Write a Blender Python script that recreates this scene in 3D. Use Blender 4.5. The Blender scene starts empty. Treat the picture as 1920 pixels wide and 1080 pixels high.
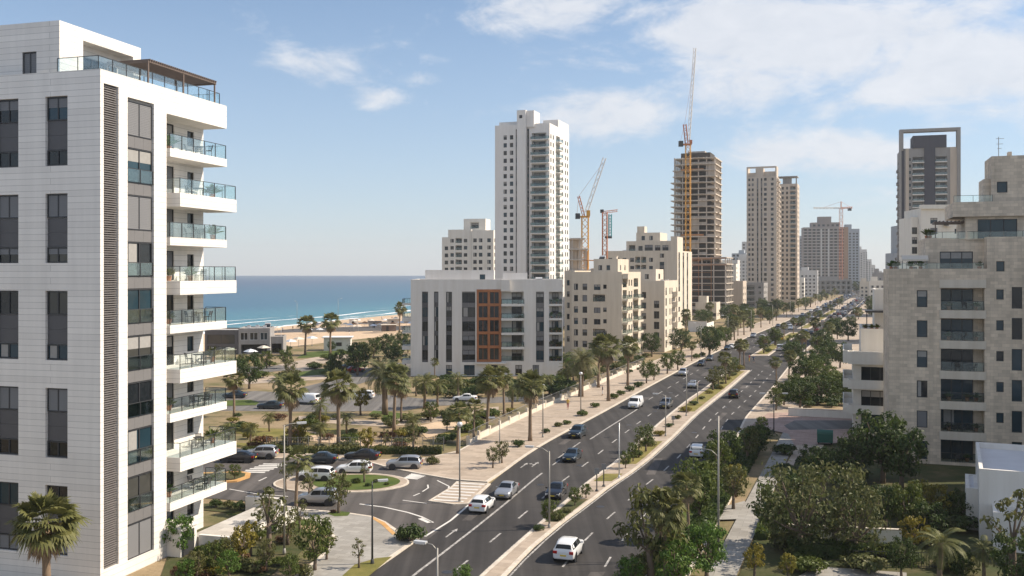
import bpy, math, random
from mathutils import Vector, Matrix
R = math.radians
random.seed(7)
scene = bpy.context.scene
COL = scene.collection
F, HC, Y0 = 1800.0, 21.0, 509.0          # focal length in photo pixels, eye height, eye-level row

def g(px, py, z=0.0):                    # point of the ground seen at a photo pixel
    D = (HC - z) * F / (py - Y0)
    return ((px - 960) * D / F, D)
def gx(px, D): return (px - 960) * D / F
def gz(py, D): return HC - (py - Y0) * D / F

# ------------------------------------------------------------------ mesh helpers
class MB:
    def __init__(s): s.v, s.f, s.m = [], [], []
    def face(s, pts, mi=0):
        n = len(s.v); s.v.extend(pts); s.f.append(tuple(range(n, n + len(pts)))); s.m.append(mi)
    def box(s, x0, y0, z0, x1, y1, z1, mi=0, rot=0, org=(0, 0)):
        c, sn = math.cos(rot), math.sin(rot)
        P = [(x0, y0), (x1, y0), (x1, y1), (x0, y1)]
        if rot or org != (0, 0): P = [(org[0] + c*x - sn*y, org[1] + sn*x + c*y) for x, y in P]
        s.prism(P, z0, z1, mi)
    def prism(s, P, z0, z1, mi=0, mtop=None, bottom=True):
        n = len(s.v); k = len(P)
        a = sum(P[i][0]*P[(i+1) % k][1] - P[(i+1) % k][0]*P[i][1] for i in range(k))
        if a < 0: P = P[::-1]
        s.v += [(x, y, z0) for x, y in P] + [(x, y, z1) for x, y in P]
        for i in range(k):
            j = (i + 1) % k
            s.f.append((n+i, n+j, n+k+j, n+k+i)); s.m.append(mi)
        s.f.append(tuple(n+k+i for i in range(k))); s.m.append(mi if mtop is None else mtop)
        if bottom: s.f.append(tuple(n+i for i in reversed(range(k)))); s.m.append(mi)
    def tube(s, path, rad, n=6, mi=0, caps=True):
        path = [Vector(p) for p in path]
        if not hasattr(rad, '__len__'): rad = [rad]*len(path)
        base = len(s.v); up = None
        for i, p in enumerate(path):
            d = (path[min(i+1, len(path)-1)] - path[max(i-1, 0)]).normalized()
            a = Vector((1, 0, 0)) if abs(d.x) < .8 else Vector((0, 1, 0))
            u = d.cross(a).normalized() if up is None else (up - d*up.dot(d)).normalized()
            up = u; w = d.cross(u)
            for k in range(n):
                t = 2*math.pi*k/n
                q = p + (u*math.cos(t) + w*math.sin(t))*rad[i]
                s.v.append((q.x, q.y, q.z))
        for i in range(len(path)-1):
            for k in range(n):
                a = base+i*n+k; b = base+i*n+(k+1) % n
                s.f.append((a, b, b+n, a+n)); s.m.append(mi)
        if caps:
            s.f.append(tuple(base+k for k in reversed(range(n)))); s.m.append(mi)
            e = base+(len(path)-1)*n
            s.f.append(tuple(e+k for k in range(n))); s.m.append(mi)
    def lathe(s, prof, n=10, mi=0, org=(0, 0, 0)):
        base = len(s.v)
        for r, z in prof:
            for k in range(n):
                t = 2*math.pi*k/n
                s.v.append((org[0]+r*math.cos(t), org[1]+r*math.sin(t), org[2]+z))
        for i in range(len(prof)-1):
            for k in range(n):
                a = base+i*n+k; b = base+i*n+(k+1) % n
                s.f.append((a, b, b+n, a+n)); s.m.append(mi)
        e = base+(len(prof)-1)*n
        s.f.append(tuple(e+k for k in range(n))); s.m.append(mi)
    def add(s, o, M=None, mi_map=None):
        n = len(s.v)
        s.v += [tuple(M @ Vector(p)) for p in o.v] if M is not None else o.v
        s.f += [tuple(i+n for i in f) for f in o.f]
        s.m += [mi_map[i] for i in o.m] if mi_map else o.m
    def mesh(s, name, mats, smooth=False):
        me = bpy.data.meshes.new(name)
        me.from_pydata(s.v, [], s.f)
        for m in mats: me.materials.append(M_[m] if isinstance(m, str) else m)
        if len(mats) > 1: me.polygons.foreach_set('material_index', s.m)
        if smooth: me.polygons.foreach_set('use_smooth', [True]*len(s.f))
        me.update(); return me
    def build(s, name, mats, parent=None, loc=(0, 0, 0), rot=0, smooth=False):
        if isinstance(mats, (str, bpy.types.Material)): mats = [mats]
        return link(name, s.mesh(name, mats, smooth), parent, loc, rot)

def link(name, data, parent=None, loc=(0, 0, 0), rot=0, scale=None):
    o = bpy.data.objects.new(name, data); COL.objects.link(o)
    if parent: o.parent = parent
    o.location = loc
    if rot: o.rotation_euler = (0, 0, rot) if not hasattr(rot, '__len__') else rot
    if scale: o.scale = (scale,)*3 if not hasattr(scale, '__len__') else scale
    return o
def tag(o, label=None, cat=None, group=None, kind=None):
    if label: o['label'] = label
    if cat: o['category'] = cat
    if group: o['group'] = group
    if kind: o['kind'] = kind
    return o
def empty(name, loc, rot=0, label=None, cat=None, group=None):
    return tag(link(name, None, None, loc, rot), label, cat, group)
KIDS = {}
def kids(o):
    if o.name not in KIDS: KIDS[o.name] = list(o.children)
    return KIDS[o.name]
def dup(o, loc=None, rot=None, scale=None, label=None, cat=None, group=None):
    r = o.copy(); COL.objects.link(r)
    for k in ('label', 'category', 'group'):
        if k in r: del r[k]
    if loc is not None: r.location = loc
    if rot is not None: r.rotation_euler = (0, 0, rot)
    if scale is not None: r.scale = (scale,)*3 if not hasattr(scale, '__len__') else scale
    tag(r, label, cat, group)
    for ch in kids(o):
        c = ch.copy(); COL.objects.link(c); c.parent = r
        for d in kids(ch):
            e = d.copy(); COL.objects.link(e); e.parent = c
    return r
ORD = ['', 'first', 'second', 'third', 'fourth', 'fifth', 'sixth', 'seventh', 'eighth', 'ninth', 'tenth', 'eleventh', 'twelfth', 'thirteenth',
       'fourteenth', 'fifteenth', 'sixteenth', 'seventeenth', 'eighteenth', 'nineteenth', 'twentieth']
def ordinal(n):
    if n <= 20: return ORD[n]
    t = {20: 'twenty', 30: 'thirty', 40: 'forty', 50: 'fifty', 60: 'sixty', 70: 'seventy'}[n//10*10]
    return t + '-' + ORD[n % 10] if n % 10 else t[:-1] + 'ieth'

# ------------------------------------------------------------------ materials
M_ = {}
class NT:
    def __init__(s, name):
        s.mat = bpy.data.materials.new(name); s.mat.use_nodes = True
        s.t = s.mat.node_tree; s.b = s.t.nodes['Principled BSDF']; M_[name] = s.mat
    def n(s, typ, **kw):
        x = s.t.nodes.new(typ)
        for k, v in kw.items():
            if k in x.inputs.keys(): x.inputs[k].default_value = v
            else: setattr(x, k, v)
        return x
    def l(s, a, b): s.t.links.new(a, b)
    def noise(s, vec, scale, detail=4, rough=.55):
        x = s.n('ShaderNodeTexNoise'); x.inputs['Scale'].default_value = scale
        x.inputs['Detail'].default_value = detail; x.inputs['Roughness'].default_value = rough
        if vec is not None: s.l(vec, x.inputs['Vector'])
        return x.outputs['Fac']
    def ramp(s, fac, stops):
        x = s.n('ShaderNodeValToRGB'); e = x.color_ramp.elements
        while len(e) < len(stops): e.new(.5)
        for i, (p, c) in enumerate(stops):
            e[i].position = p; e[i].color = (*c, 1) if len(c) == 3 else c
        s.l(fac, x.inputs['Fac']); return x.outputs['Color']
    def mix(s, fac, a, b, mode='MIX'):
        x = s.n('ShaderNodeMix', data_type='RGBA', blend_type=mode)
        for inp, v in ((x.inputs[0], fac), (x.inputs[6], a), (x.inputs[7], b)):
            if hasattr(v, 'is_output'): s.l(v, inp)
            elif hasattr(v, '__len__'): inp.default_value = (*v, 1) if len(v) == 3 else v
            else: inp.default_value = v
        return x.outputs[2]
    def math(s, op, a, b=0, c=0):
        x = s.n('ShaderNodeMath', operation=op)
        for i, v in enumerate((a, b, c)):
            if hasattr(v, 'is_output'): s.l(v, x.inputs[i])
            else: x.inputs[i].default_value = v
        return x.outputs[0]
    def pos(s): return s.n('ShaderNodeNewGeometry').outputs['Position']
    def obj(s): return s.n('ShaderNodeTexCoord').outputs['Object']
    def rnd(s): return s.n('ShaderNodeObjectInfo').outputs['Random']
    def col(s, c):
        if hasattr(c, 'is_output'): s.l(c, s.b.inputs['Base Color'])
        else: s.b.inputs['Base Color'].default_value = (*c, 1)
        return s
    def set(s, **kw):
        for k, v in kw.items():
            k = {'rough': 'Roughness', 'metal': 'Metallic', 'spec': 'Specular IOR Level', 'coat': 'Coat Weight'}[k]
            s.b.inputs[k].default_value = v
        return s
    def bump(s, h, strength=.3, dist=.02):
        x = s.n('ShaderNodeBump'); x.inputs['Strength'].default_value = strength; x.inputs['Distance'].default_value = dist
        s.l(h, x.inputs['Height']); s.l(x.outputs[0], s.b.inputs['Normal']); return s

def sc(c, k): return tuple(min(1, x*k) for x in c)
def plain(name, c, rough=.6, metal=0, var=.12, scale=.6, spec=.4, coat=0):
    m = NT(name); p = m.pos()
    m.col(m.mix(m.noise(p, scale, 5), sc(c, 1-var), sc(c, 1+var))).set(rough=rough, metal=metal, spec=spec, coat=coat); return m.mat
def stone(name, c, bw=1.2, bh=.4, joint=.72, var=.1, mortar=.012, streak=.1, off=.5):
    m = NT(name); o = m.obj()
    sx = m.n('ShaderNodeSeparateXYZ'); m.l(o, sx.inputs[0])
    cb = m.n('ShaderNodeCombineXYZ')
    m.l(m.math('ADD', sx.outputs[0], sx.outputs[1]), cb.inputs[0]); m.l(sx.outputs[2], cb.inputs[1])
    br = m.n('ShaderNodeTexBrick', offset=off)
    br.inputs['Color1'].default_value = (*sc(c, 1-var), 1); br.inputs['Color2'].default_value = (*sc(c, 1+var), 1)
    br.inputs['Mortar'].default_value = (*sc(c, joint), 1)
    for k, v in (('Scale', 1), ('Mortar Size', mortar), ('Brick Width', bw), ('Row Height', bh), ('Mortar Smooth', .2)): br.inputs[k].default_value = v
    m.l(cb.outputs[0], br.inputs['Vector'])
    st = m.n('ShaderNodeMapping'); st.inputs['Scale'].default_value = (1.3, 1.3, .08); m.l(o, st.inputs['Vector'])
    v = m.ramp(m.noise(st.outputs[0], 1.0, 5, .6), [(.3, (1-streak,)*3), (.65, (1, 1, 1))])
    c1 = m.mix(1.0, br.outputs['Color'], v, 'MULTIPLY')
    v2 = m.ramp(m.noise(o, .22, 4, .6), [(.3, (1-streak*.7,)*3), (.7, (1.0, 1.0, 1.0))])
    m.col(m.mix(1.0, c1, v2, 'MULTIPLY')).set(rough=.75, spec=.3)
    return m.mat
def plaster(name, c, var=.06, streak=.12, floor=3.0):
    m = NT(name); o = m.obj()
    st = m.n('ShaderNodeMapping'); st.inputs['Scale'].default_value = (1.1, 1.1, .07); m.l(o, st.inputs['Vector'])
    v = m.ramp(m.noise(st.outputs[0], 1.0, 6, .65), [(.32, sc((1, .985, .96), 1-streak)), (.62, (1, 1, 1))])
    m.col(m.mix(1.0, m.mix(m.noise(o, .35, 5), sc(c, 1-var), sc(c, 1+var)), v, 'MULTIPLY')).set(rough=.85, spec=.25); return m.mat
def glass(name, c, rough=.06, var=.5):
    m = NT(name); p = m.pos()
    m.col(m.mix(m.noise(p, .33, 2), sc(c, 1-var), sc(c, 1+var))).set(rough=rough, spec=.42); m.bump(m.noise(p, .45, 2), .35, .12); return m.mat
def seeglass(name, tint, k=.22):
    m = NT(name); t = m.t
    tr = m.n('ShaderNodeBsdfTransparent'); tr.inputs[0].default_value = (*tint, 1)
    gl = m.n('ShaderNodeBsdfGlossy'); gl.inputs['Roughness'].default_value = .04; gl.inputs[0].default_value = (.9, .95, .95, 1)
    fr = m.n('ShaderNodeFresnel'); fr.inputs[0].default_value = 1.5
    mx = m.n('ShaderNodeMixShader'); m.l(m.math('MULTIPLY_ADD', fr.outputs[0], .4, .03), mx.inputs[0])
    m.l(tr.outputs[0], mx.inputs[1]); m.l(gl.outputs[0], mx.inputs[2]); m.l(mx.outputs[0], t.nodes['Material Output'].inputs[0]); return m.mat
def leaf(name, a, b, trans=.25, hue=.25):
    m = NT(name); o = m.obj(); r = m.rnd()
    f = m.ramp(m.noise(o, 1.6, 3, .6), [(.35, (0, 0, 0)), (.65, (1, 1, 1))])
    c = m.mix(f, a, b)
    c = m.mix(m.math('MULTIPLY', r, hue), c, (a[0]*1.9, a[1]*1.25, a[2]*.8))
    m.col(c).set(rough=.55, spec=.3)
    tl = m.n('ShaderNodeBsdfTranslucent'); m.l(c, tl.inputs[0])
    mx = m.n('ShaderNodeMixShader'); mx.inputs[0].default_value = trans
    m.l(m.b.outputs[0], mx.inputs[1]); m.l(tl.outputs[0], mx.inputs[2]); m.l(mx.outputs[0], m.t.nodes['Material Output'].inputs[0]); return m.mat

stone('white_stone', (.80, .76, .71), 60, .42, .66, .05, .018, .10)
stone('white_stone_front', (.72, .70, .70), 2.4, .55, .74, .05, .02, .1)
stone('beige_stone', (.72, .605, .475), .75, .35, .78, .14, .012, .24)
plaster('white_plaster', (.71, .68, .64), .04, .1)
plaster('tower_white', (.72, .70, .68), .04, .08)
plaster('warm_white', (.74, .71, .65), .05, .1)
plaster('beige_plaster', (.60, .53, .435), .05, .13)
plaster('cream_plaster', (.63, .565, .475), .05, .14)
plaster('grey_plaster', (.30, .29, .285), .06, .14)
plaster('tan_plaster', (.55, .475, .40), .06, .14)
plaster('hazy_blue_plaster', (.36, .40, .45), .05, .08)  # bluish distance haze put into the wall colour
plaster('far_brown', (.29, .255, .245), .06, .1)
plaster('hazy_white_plaster', (.58, .57, .56), .05, .08)  # pale wall colour with distance haze mixed in
plaster('dark_slate', (.06, .063, .085), .1, .1)
plaster('concrete', (.54, .475, .41), .1, .25)
plaster('raw_concrete', (.62, .545, .465), .14, .3)
plain('void_shade', (.055, .048, .042), .9, var=.3)  # near-black stands in for shade inside open floors and openings
plain('spandrel_grey', (.16, .155, .155), .55, var=.08, scale=1.5)
plain('spandrel_dark', (.085, .083, .088), .5, var=.1, scale=1.5)
plain('louvre_brown', (.165, .152, .148), .6, var=.3, scale=2)
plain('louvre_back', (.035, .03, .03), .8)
plain('frame_dark', (.035, .036, .04), .45)
plain('frame_grey', (.22, .22, .22), .5)
plain('shutter_grey', (.17, .17, .175), .55, var=.06)
plain('shutter_white', (.6, .59, .57), .6, var=.05)
plain('curtain', (.30, .29, .275), .8, var=.2, scale=4)
plain('wood_orange', (.36, .135, .05), .5, var=.25, scale=1.2)
plain('roof_grey', (.42, .40, .38), .9, var=.15)
plain('roof_white', (.62, .61, .62), .9, var=.12)
plain('metal_white', (.62, .62, .62), .4, .3)
plain('metal_grey', (.30, .30, .30), .45, .5)
plain('metal_dark', (.05, .052, .055), .5, .3)
plain('pole_grey', (.30, .285, .26), .5, .3)
plain('crane_yellow', (.62, .31, .05), .5, var=.15)
plain('crane_red', (.50, .17, .07), .5, var=.15)
plain('crane_white', (.62, .60, .58), .5)
plain('crane_teal', (.06, .30, .33), .5)
plain('scaffold_net', (.36, .23, .155), .8, var=.15)
plain('scaffold_orange', (.40, .19, .08), .7, var=.3)
plain('red_net', (.38, .10, .08), .8)
plain('pergola_wood', (.16, .12, .10), .7, var=.2)
plain('canvas', (.60, .54, .46), .9)
plain('furniture_dark', (.05, .05, .05), .6)
plain('terracotta', (.35, .15, .08), .8)
plain('tyre', (.02, .02, .02), .85)
plain('rim', (.45, .45, .46), .3, .8)
plain('trunk_palm', (.20, .145, .10), .95, var=.35, scale=5)
plain('trunk_wood', (.16, .12, .09), .95, var=.3, scale=5)
plain('dead_frond', (.30, .215, .135), .9, var=.25, scale=2)
plain('bin_green', (.02, .10, .075), .5)
plain('skin', (.45, .28, .2), .7)
glass('glass_dark', (.012, .015, .018)); glass('glass_blue', (.018, .042, .058)); glass('glass_warm', (.05, .05, .045))
glass('glass_car', (.012, .015, .018), .05, .2)
seeglass('rail_glass', (.94, .985, .985)); seeglass('rail_glass_dark', (.80, .87, .87))
for n, c, me in (('paint_white', (.72, .73, .74), 0), ('paint_silver', (.42, .43, .45), .6), ('paint_black', (.012, .012, .016), .2), ('paint_navy', (.02, .035, .05), .35),
              ('paint_grey', (.10, .105, .115), .5), ('paint_red', (.25, .02, .02), .2), ('paint_yellow', (.6, .38, .03), 0), ('paint_blue', (.05, .11, .22), .3), ('paint_beige', (.45, .40, .33), .3)):
    plain(n, c, .32, me, .02, .5, .5, .6)
plain('plate_yellow', (.65, .48, .05), .5); plain('lamp_red', (.35, .015, .012), .25); plain('lamp_clear', (.7, .7, .7), .15)
leaf('leaf_green', (.052, .085, .016), (.135, .165, .036), .32)
leaf('leaf_dark', (.028, .055, .014), (.088, .125, .030), .32)
leaf('leaf_olive', (.066, .082, .024), (.165, .165, .058), .3)
leaf('leaf_dusty', (.052, .078, .022), (.18, .175, .075), .32)
leaf('leaf_yellow', (.14, .135, .02), (.26, .22, .035), .3)
leaf('leaf_bright', (.05, .11, .018), (.12, .20, .035), .3)
leaf('frond_green', (.075, .095, .030), (.20, .20, .075), .32, .35)
leaf('frond_grey', (.085, .10, .045), (.20, .20, .10), .3, .3)
leaf('leaf_red', (.10, .05, .025), (.17, .10, .05), .2)

def ground_mat(name, stops, scale=.12, fine=3.0, rough=.95, fv=.2):
    m = NT(name); p = m.pos()
    c = m.ramp(m.noise(p, scale, 8, .65), stops)
    f = m.ramp(m.noise(p, fine, 4, .7), [(.3, (1-fv,)*3), (.7, (1+fv*.4,)*3)])
    m.col(m.mix(1.0, c, f, 'MULTIPLY')).set(rough=rough, spec=.2); m.bump(m.noise(p, fine, 5), .5, .05); return m.mat
ground_mat('soil', [(.36, (.125, .12, .05)), (.52, (.27, .205, .12)), (.70, (.37, .28, .185))], .10)
ground_mat('sand', [(.3, (.50, .37, .25)), (.7, (.62, .47, .33))], .05, 1.0)
ground_mat('garden_soil', [(.38, (.045, .06, .02)), (.56, (.085, .08, .035)), (.75, (.16, .125, .075))], .3)
ground_mat('lawn_green', [(.3, (.05, .085, .018)), (.7, (.11, .135, .03))], .5, 8)
ground_mat('lawn_dry', [(.3, (.12, .12, .03)), (.55, (.22, .19, .06)), (.75, (.25, .18, .09))], .35, 8)
ground_mat('kerb_stone', [(.3, (.52, .46, .39)), (.7, (.66, .59, .50))], .6, 3)
ground_mat('kerb_orange', [(.3, (.50, .27, .10)), (.7, (.58, .36, .16))], .6, 3)
def asphalt(name, a, b, patch):
    m = NT(name); p = m.pos()
    c = m.ramp(m.noise(p, .07, 8, .7), [(.33, a), (.66, b)])
    st = m.n('ShaderNodeMapping'); st.inputs['Rotation'].default_value = (0, 0, R(19)); st.inputs['Scale'].default_value = (.9, .02, 1); m.l(p, st.inputs['Vector'])
    s = m.ramp(m.noise(st.outputs[0], 1.0, 3), [(.35, (.70,)*3), (.65, (1.16,)*3)])
    f = m.ramp(m.noise(p, 9, 3, .8), [(.25, (.86,)*3), (.75, (1.1,)*3)])
    c = m.mix(1.0, m.mix(1.0, c, s, 'MULTIPLY'), f, 'MULTIPLY')
    w = m.n('ShaderNodeTexVoronoi', feature='DISTANCE_TO_EDGE'); w.inputs['Scale'].default_value = .10; m.l(p, w.inputs['Vector'])
    crack = m.ramp(w.outputs['Distance'], [(.0, (.72,)*3), (.006, (1, 1, 1))])
    m.col(m.mix(patch, c, m.mix(1.0, c, crack, 'MULTIPLY'))).set(rough=.85, spec=.25); m.bump(m.noise(p, 25, 3), .4, .01); return m.mat
asphalt('asphalt', (.040, .037, .036), (.066, .061, .058), .8)
asphalt('asphalt_old', (.082, .074, .070), (.115, .104, .097), .9)
asphalt('asphalt_grey', (.14, .132, .125), (.19, .178, .165), .9)
def paving(name, c, bw, var=.12, joint=.75, rot=19):
    m = NT(name); p = m.pos()
    mp = m.n('ShaderNodeMapping'); mp.inputs['Rotation'].default_value = (0, 0, R(rot)); m.l(p, mp.inputs['Vector'])
    br = m.n('ShaderNodeTexBrick', offset=.5)
    br.inputs['Color1'].default_value = (*sc(c, 1-var), 1); br.inputs['Color2'].default_value = (*sc(c, 1+var), 1); br.inputs['Mortar'].default_value = (*sc(c, joint), 1)
    for k, v in (('Scale', 1), ('Mortar Size', .02), ('Brick Width', bw), ('Row Height', bw*.5)): br.inputs[k].default_value = v
    m.l(mp.outputs[0], br.inputs['Vector'])
    d = m.ramp(m.noise(p, .25, 7, .7), [(.3, (.74, .72, .69)), (.62, (1, 1, 1))])
    m.col(m.mix(1.0, br.outputs['Color'], d, 'MULTIPLY')).set(rough=.85, spec=.25); return m.mat
paving('paving', (.43, .355, .285), 1.6); paving('paving_grey', (.34, .325, .30), 1.2); paving('paving_pink', (.40, .29, .25), 1.0)
paving('paving_pale', (.55, .52, .48), 1.8)
m = NT('road_paint'); p = m.pos()
m.col(m.mix(m.ramp(m.noise(p, 3.0, 6, .8), [(.42, (0, 0, 0)), (.6, (1, 1, 1))]), (.16, .15, .145), (.52, .50, .47))).set(rough=.8)
m = NT('stripe_paint'); p = m.pos(); m.col(m.mix(m.noise(p, 3.0, 5), (.50, .48, .45), (.74, .72, .68))).set(rough=.8)
# sea
m = NT('sea_water'); p = m.pos(); s3 = m.n('ShaderNodeSeparateXYZ'); m.l(p, s3.inputs[0])
dist = m.math('SUBTRACT', s3.outputs[1], m.math('MULTIPLY', s3.outputs[0], 3.0))   # grows away from the shore
w1 = m.n('ShaderNodeMapping'); w1.inputs['Rotation'].default_value = (0, 0, R(-72)); w1.inputs['Scale'].default_value = (.012, .0022, 1); m.l(p, w1.inputs['Vector'])
bands = m.noise(w1.outputs[0], 1.0, 5, .6)
dd = m.math('MULTIPLY_ADD', bands, 380, dist)
depth = m.n('ShaderNodeMapRange'); m.l(dd, depth.inputs[0]); depth.inputs[1].default_value = 850; depth.inputs[2].default_value = 3600
m.col(m.ramp(depth.outputs[0], [(.0, (.17, .31, .30)), (.05, (.035, .165, .21)), (.18, (.012, .09, .155)), (1, (.004, .035, .095))])).set(rough=.3, spec=.2)
w2 = m.n('ShaderNodeMapping'); w2.inputs['Rotation'].default_value = (0, 0, R(-72)); w2.inputs['Scale'].default_value = (.22, .05, 1); m.l(p, w2.inputs['Vector'])
m.bump(m.noise(w2.outputs[0], 1.0, 6, .65), .9, .9)
plain('foam', (.78, .79, .8), .8, var=.1)

# ------------------------------------------------------------------ the avenue: edges as X over depth
def table(pts):
    T = sorted((g(*p)[1], g(*p)[0]) for p in pts)
    def f(D):
        if D <= T[0][0]: return T[0][1] + (D-T[0][0])*.29
        for (a, xa), (b, xb) in zip(T, T[1:]):
            if D <= b: return xa + (xb-xa)*(D-a)/(b-a)
        return T[-1][1] + (D-T[-1][0])*.40
    return f
def smooth(f, w=14):
    return lambda D: sum(f(D+k*w/4) for k in range(-4, 5))/9
LK = smooth(table([(687,1080),(770,1023),(840,976),(916,910),(957,875),(982,855),(1048,817),(1124,778),(1188,741.6),(1235,716),(1300,681),(1355,655),(1402,632.5),(1460,609),(1500,591)]), 10)
_ml = table([(904,1078),(1004,989),(1055,945),(1102,904),(1158,864),(1232,797),(1257,776),(1290,747),(1320,727.5)])
_mr = table([(960,1070),(998,1030),(1055,982),(1118,935),(1137,919),(1184,888),(1220,860),(1262,822),(1302,782),(1335,752.5),(1365,727.5)])
def blend(D, a, b): return max(0, min(1, (D-a)/(b-a)))
def ML(D): t = blend(D, 140, 175); return _ml(D)*(1-t) + (LK(D)+10.4)*t if t < 1 else LK(D)+10.4
def MR(D): t = blend(D, 140, 175); return _mr(D)*(1-t) + (LK(D)+15.0)*t if t < 1 else LK(D)+15.0
def RK(D): return MR(D) + 9.4 - 2.0*blend(D, 66, 135)
def rng(a, b, s):
    n = max(1, int(round((b-a)/s))); return [a+(b-a)*i/n for i in range(n+1)]
def deps(a, b):
    out = [a]
    while out[-1] < b: out.append(min(b, out[-1] + max(3, out[-1]*.04)))
    return out
def strip(name, fl, fr, a, b, z, mat, kerb=None, kind='structure', kw=.3):
    mb = MB(); ds = deps(a, b)
    for d0, d1 in zip(ds, ds[1:]):
        if kerb is None: mb.face([(fl(d0), d0, z), (fr(d0), d0, z), (fr(d1), d1, z), (fl(d1), d1, z)])
    if kerb is not None:
        L = [(fl(d), d) for d in ds]; Rr = [(fr(d), d) for d in ds]
        raised(mb, L + Rr[::-1], z, kw)
    return tag(mb.build(name, [mat] if kerb is None else [mat, kerb]), kind=kind)
def inset(P, w):
    k = len(P); out = []
    a = sum(P[i][0]*P[(i+1) % k][1] - P[(i+1) % k][0]*P[i][1] for i in range(k))
    sg = 1 if a > 0 else -1
    for i in range(k):
        p0, p1, p2 = Vector(P[i-1]), Vector(P[i]), Vector(P[(i+1) % k])
        e1 = (p1-p0).normalized(); e2 = (p2-p1).normalized()
        n1 = Vector((-e1.y, e1.x))*sg; n2 = Vector((-e2.y, e2.x))*sg
        b = (n1+n2); b = b.normalized() if b.length > 1e-4 else n1
        out.append(tuple(p1 + b*w/max(.5, b.dot(n1))))
    return out
def raised(mb, P, z, kw=.3):
    a = sum(P[i][0]*P[(i+1) % len(P)][1] - P[(i+1) % len(P)][0]*P[i][1] for i in range(len(P)))
    if a < 0: P = P[::-1]
    I = inset(P, kw); k = len(P)
    for i in range(k):
        j = (i+1) % k
        mb.face([(*P[i], -.05), (*P[j], -.05), (*P[j], z), (*P[i], z)], 1)
        mb.face([(*P[i], z), (*P[j], z), (*I[j], z), (*I[i], z)], 1)
    mb.face([(*p, z-.004) for p in I], 0)
def slab(name, P, z, mat, kerb=None, kw=.3):
    mb = MB()
    if kerb: raised(mb, P, z, kw)
    else:
        a = sum(P[i][0]*P[(i+1) % len(P)][1] - P[(i+1) % len(P)][0]*P[i][1] for i in range(len(P)))
        mb.face([(*p, z) for p in (P if a > 0 else P[::-1])])
    return tag(mb.build(name, [mat, kerb] if kerb else [mat]), kind='structure')
def G(*pts): return [g(*p) for p in pts]

# ------------------------------------------------------------------ land, beach, sea
def inland(D): return -62.6 + (D-268)*.49 if D > 268 else -62.6 + (D-268)*.32
def shore(D): return -99.7 + (D-394)*.32
ds = [20, 60, 100, 150, 200, 240, 268, 300, 330, 360, 400, 470, 560, 700, 900, 1300, 2000, 3200, 5200]
def inl(D): return min(inland(D), shore(D)+80) if D > 330 else inland(D)
mb = MB()
for a, b in zip(ds, ds[1:]): mb.face([(inl(a), a, -.03), (4300, a, -.03), (4300, b, -.03), (inl(b), b, -.03)])
tag(mb.build('ground', 'soil'), kind='structure')
mb = MB()
for a, b in zip(ds, ds[1:]):
    A = [(shore(a)-26, a, -3.2), (shore(a), a, -2.0), (inl(a)*.5+shore(a)*.5, a, -.7), (inl(a), a, -.03)]
    B = [(shore(b)-26, b, -3.2), (shore(b), b, -2.0), (inl(b)*.5+shore(b)*.5, b, -.7), (inl(b), b, -.03)]
    for i in range(3): mb.face([A[i], A[i+1], B[i+1], B[i]])
tag(mb.build('beach', 'sand'), kind='structure')
mb = MB(); mb.face([(-4300, 20, -2), (4300, 20, -2), (4300, 5200, -2), (-4300, 5200, -2)])
tag(mb.build('sea', 'sea_water'), kind='structure')
mb = MB(); rd = random.Random(3)
for row, (off, wmax, z) in enumerate(((1.0, 4.5, -1.93), (-11, 3.2, -1.95), (-27, 2.2, -1.95), (-48, 1.5, -1.95))):
    D = 150.0
    w0 = 1.0
    while D < 1500:
        st = max(4, D*.012); w1_ = max(.0, wmax*(.55+.75*math.sin(D*.021+row*2)+rd.uniform(-.35, .35)))
        x0, x1 = shore(D)+off+3*math.sin(D*.05+row), shore(D+st)+off+3*math.sin((D+st)*.05+row)
        if max(w0, w1_) > .05: mb.face([(x0-w0, D, z), (x0+w0*.3+.05, D, z), (x1+w1_*.3+.05, D+st, z), (x1-w1_, D+st, z)])
        w0 = w1_; D += st
tag(mb.build('wave_foam', 'foam'), 'white foam of small waves breaking along the sandy shore', 'foam', kind='stuff')

# roads
strip('avenue_road', lambda D: LK(D)-.05, lambda D: RK(D)+.05, 28, 1500, 0, 'asphalt')
near = [(250, 928), (404,935),(515,945),(575,955.6),(653,962),(697,968.5),(723,979),(749,997),(775,1011),(800,1013)]
far = [(925,907),(916,908),(847,900),(788,891),(728,879),(697,870),(632,862),(515,861),(453,853),(250,846)]
slab('side_street', G(*near, (872,957), (905,930), *far), .004, 'asphalt_old')
# upper street and car park behind the park
slab('park_road', G((250,775),(422,770),(600,772),(760,770),(800,762),(1000,752),(1000,742),(800,748),(700,738),(645,728),(560,738),(480,733),(250,745)), .004, 'asphalt_grey')
slab('beach_road', G((600,742),(700,712),(745,700),(800,684),(800,676),(730,682),(690,690),(640,708),(560,728)), .008, 'asphalt_grey')
slab('promenade_road', G((250,718),(455,702),(540,694),(620,700),(640,694),(540,684),(250,700)), .004, 'asphalt_grey')
# medians
m1 = lambda D: ML(D)+.02
strip('median_pavement', m1, lambda D: MR(D)-.02, 40, 203, .14, 'paving', 'kerb_stone')
strip('median_pavement', m1, lambda D: MR(D)-.02, 238, 330, .14, 'paving', 'kerb_stone')
strip('median_pavement', m1, lambda D: MR(D)-.02, 350, 760, .14, 'paving', 'kerb_stone')
def mid(t): return lambda D: ML(D)+(MR(D)-ML(D))*t
for a, b, m in ((104, 118, 'lawn_dry'), (95.5, 99, 'lawn_dry'), (143, 201, 'lawn_dry'), (242, 326, 'lawn_dry'), (354, 520, 'lawn_dry'), (80, 88, 'garden_soil')):
    strip('median_lawn', mid(.2), mid(.8), a, b, .15, m)
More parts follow.
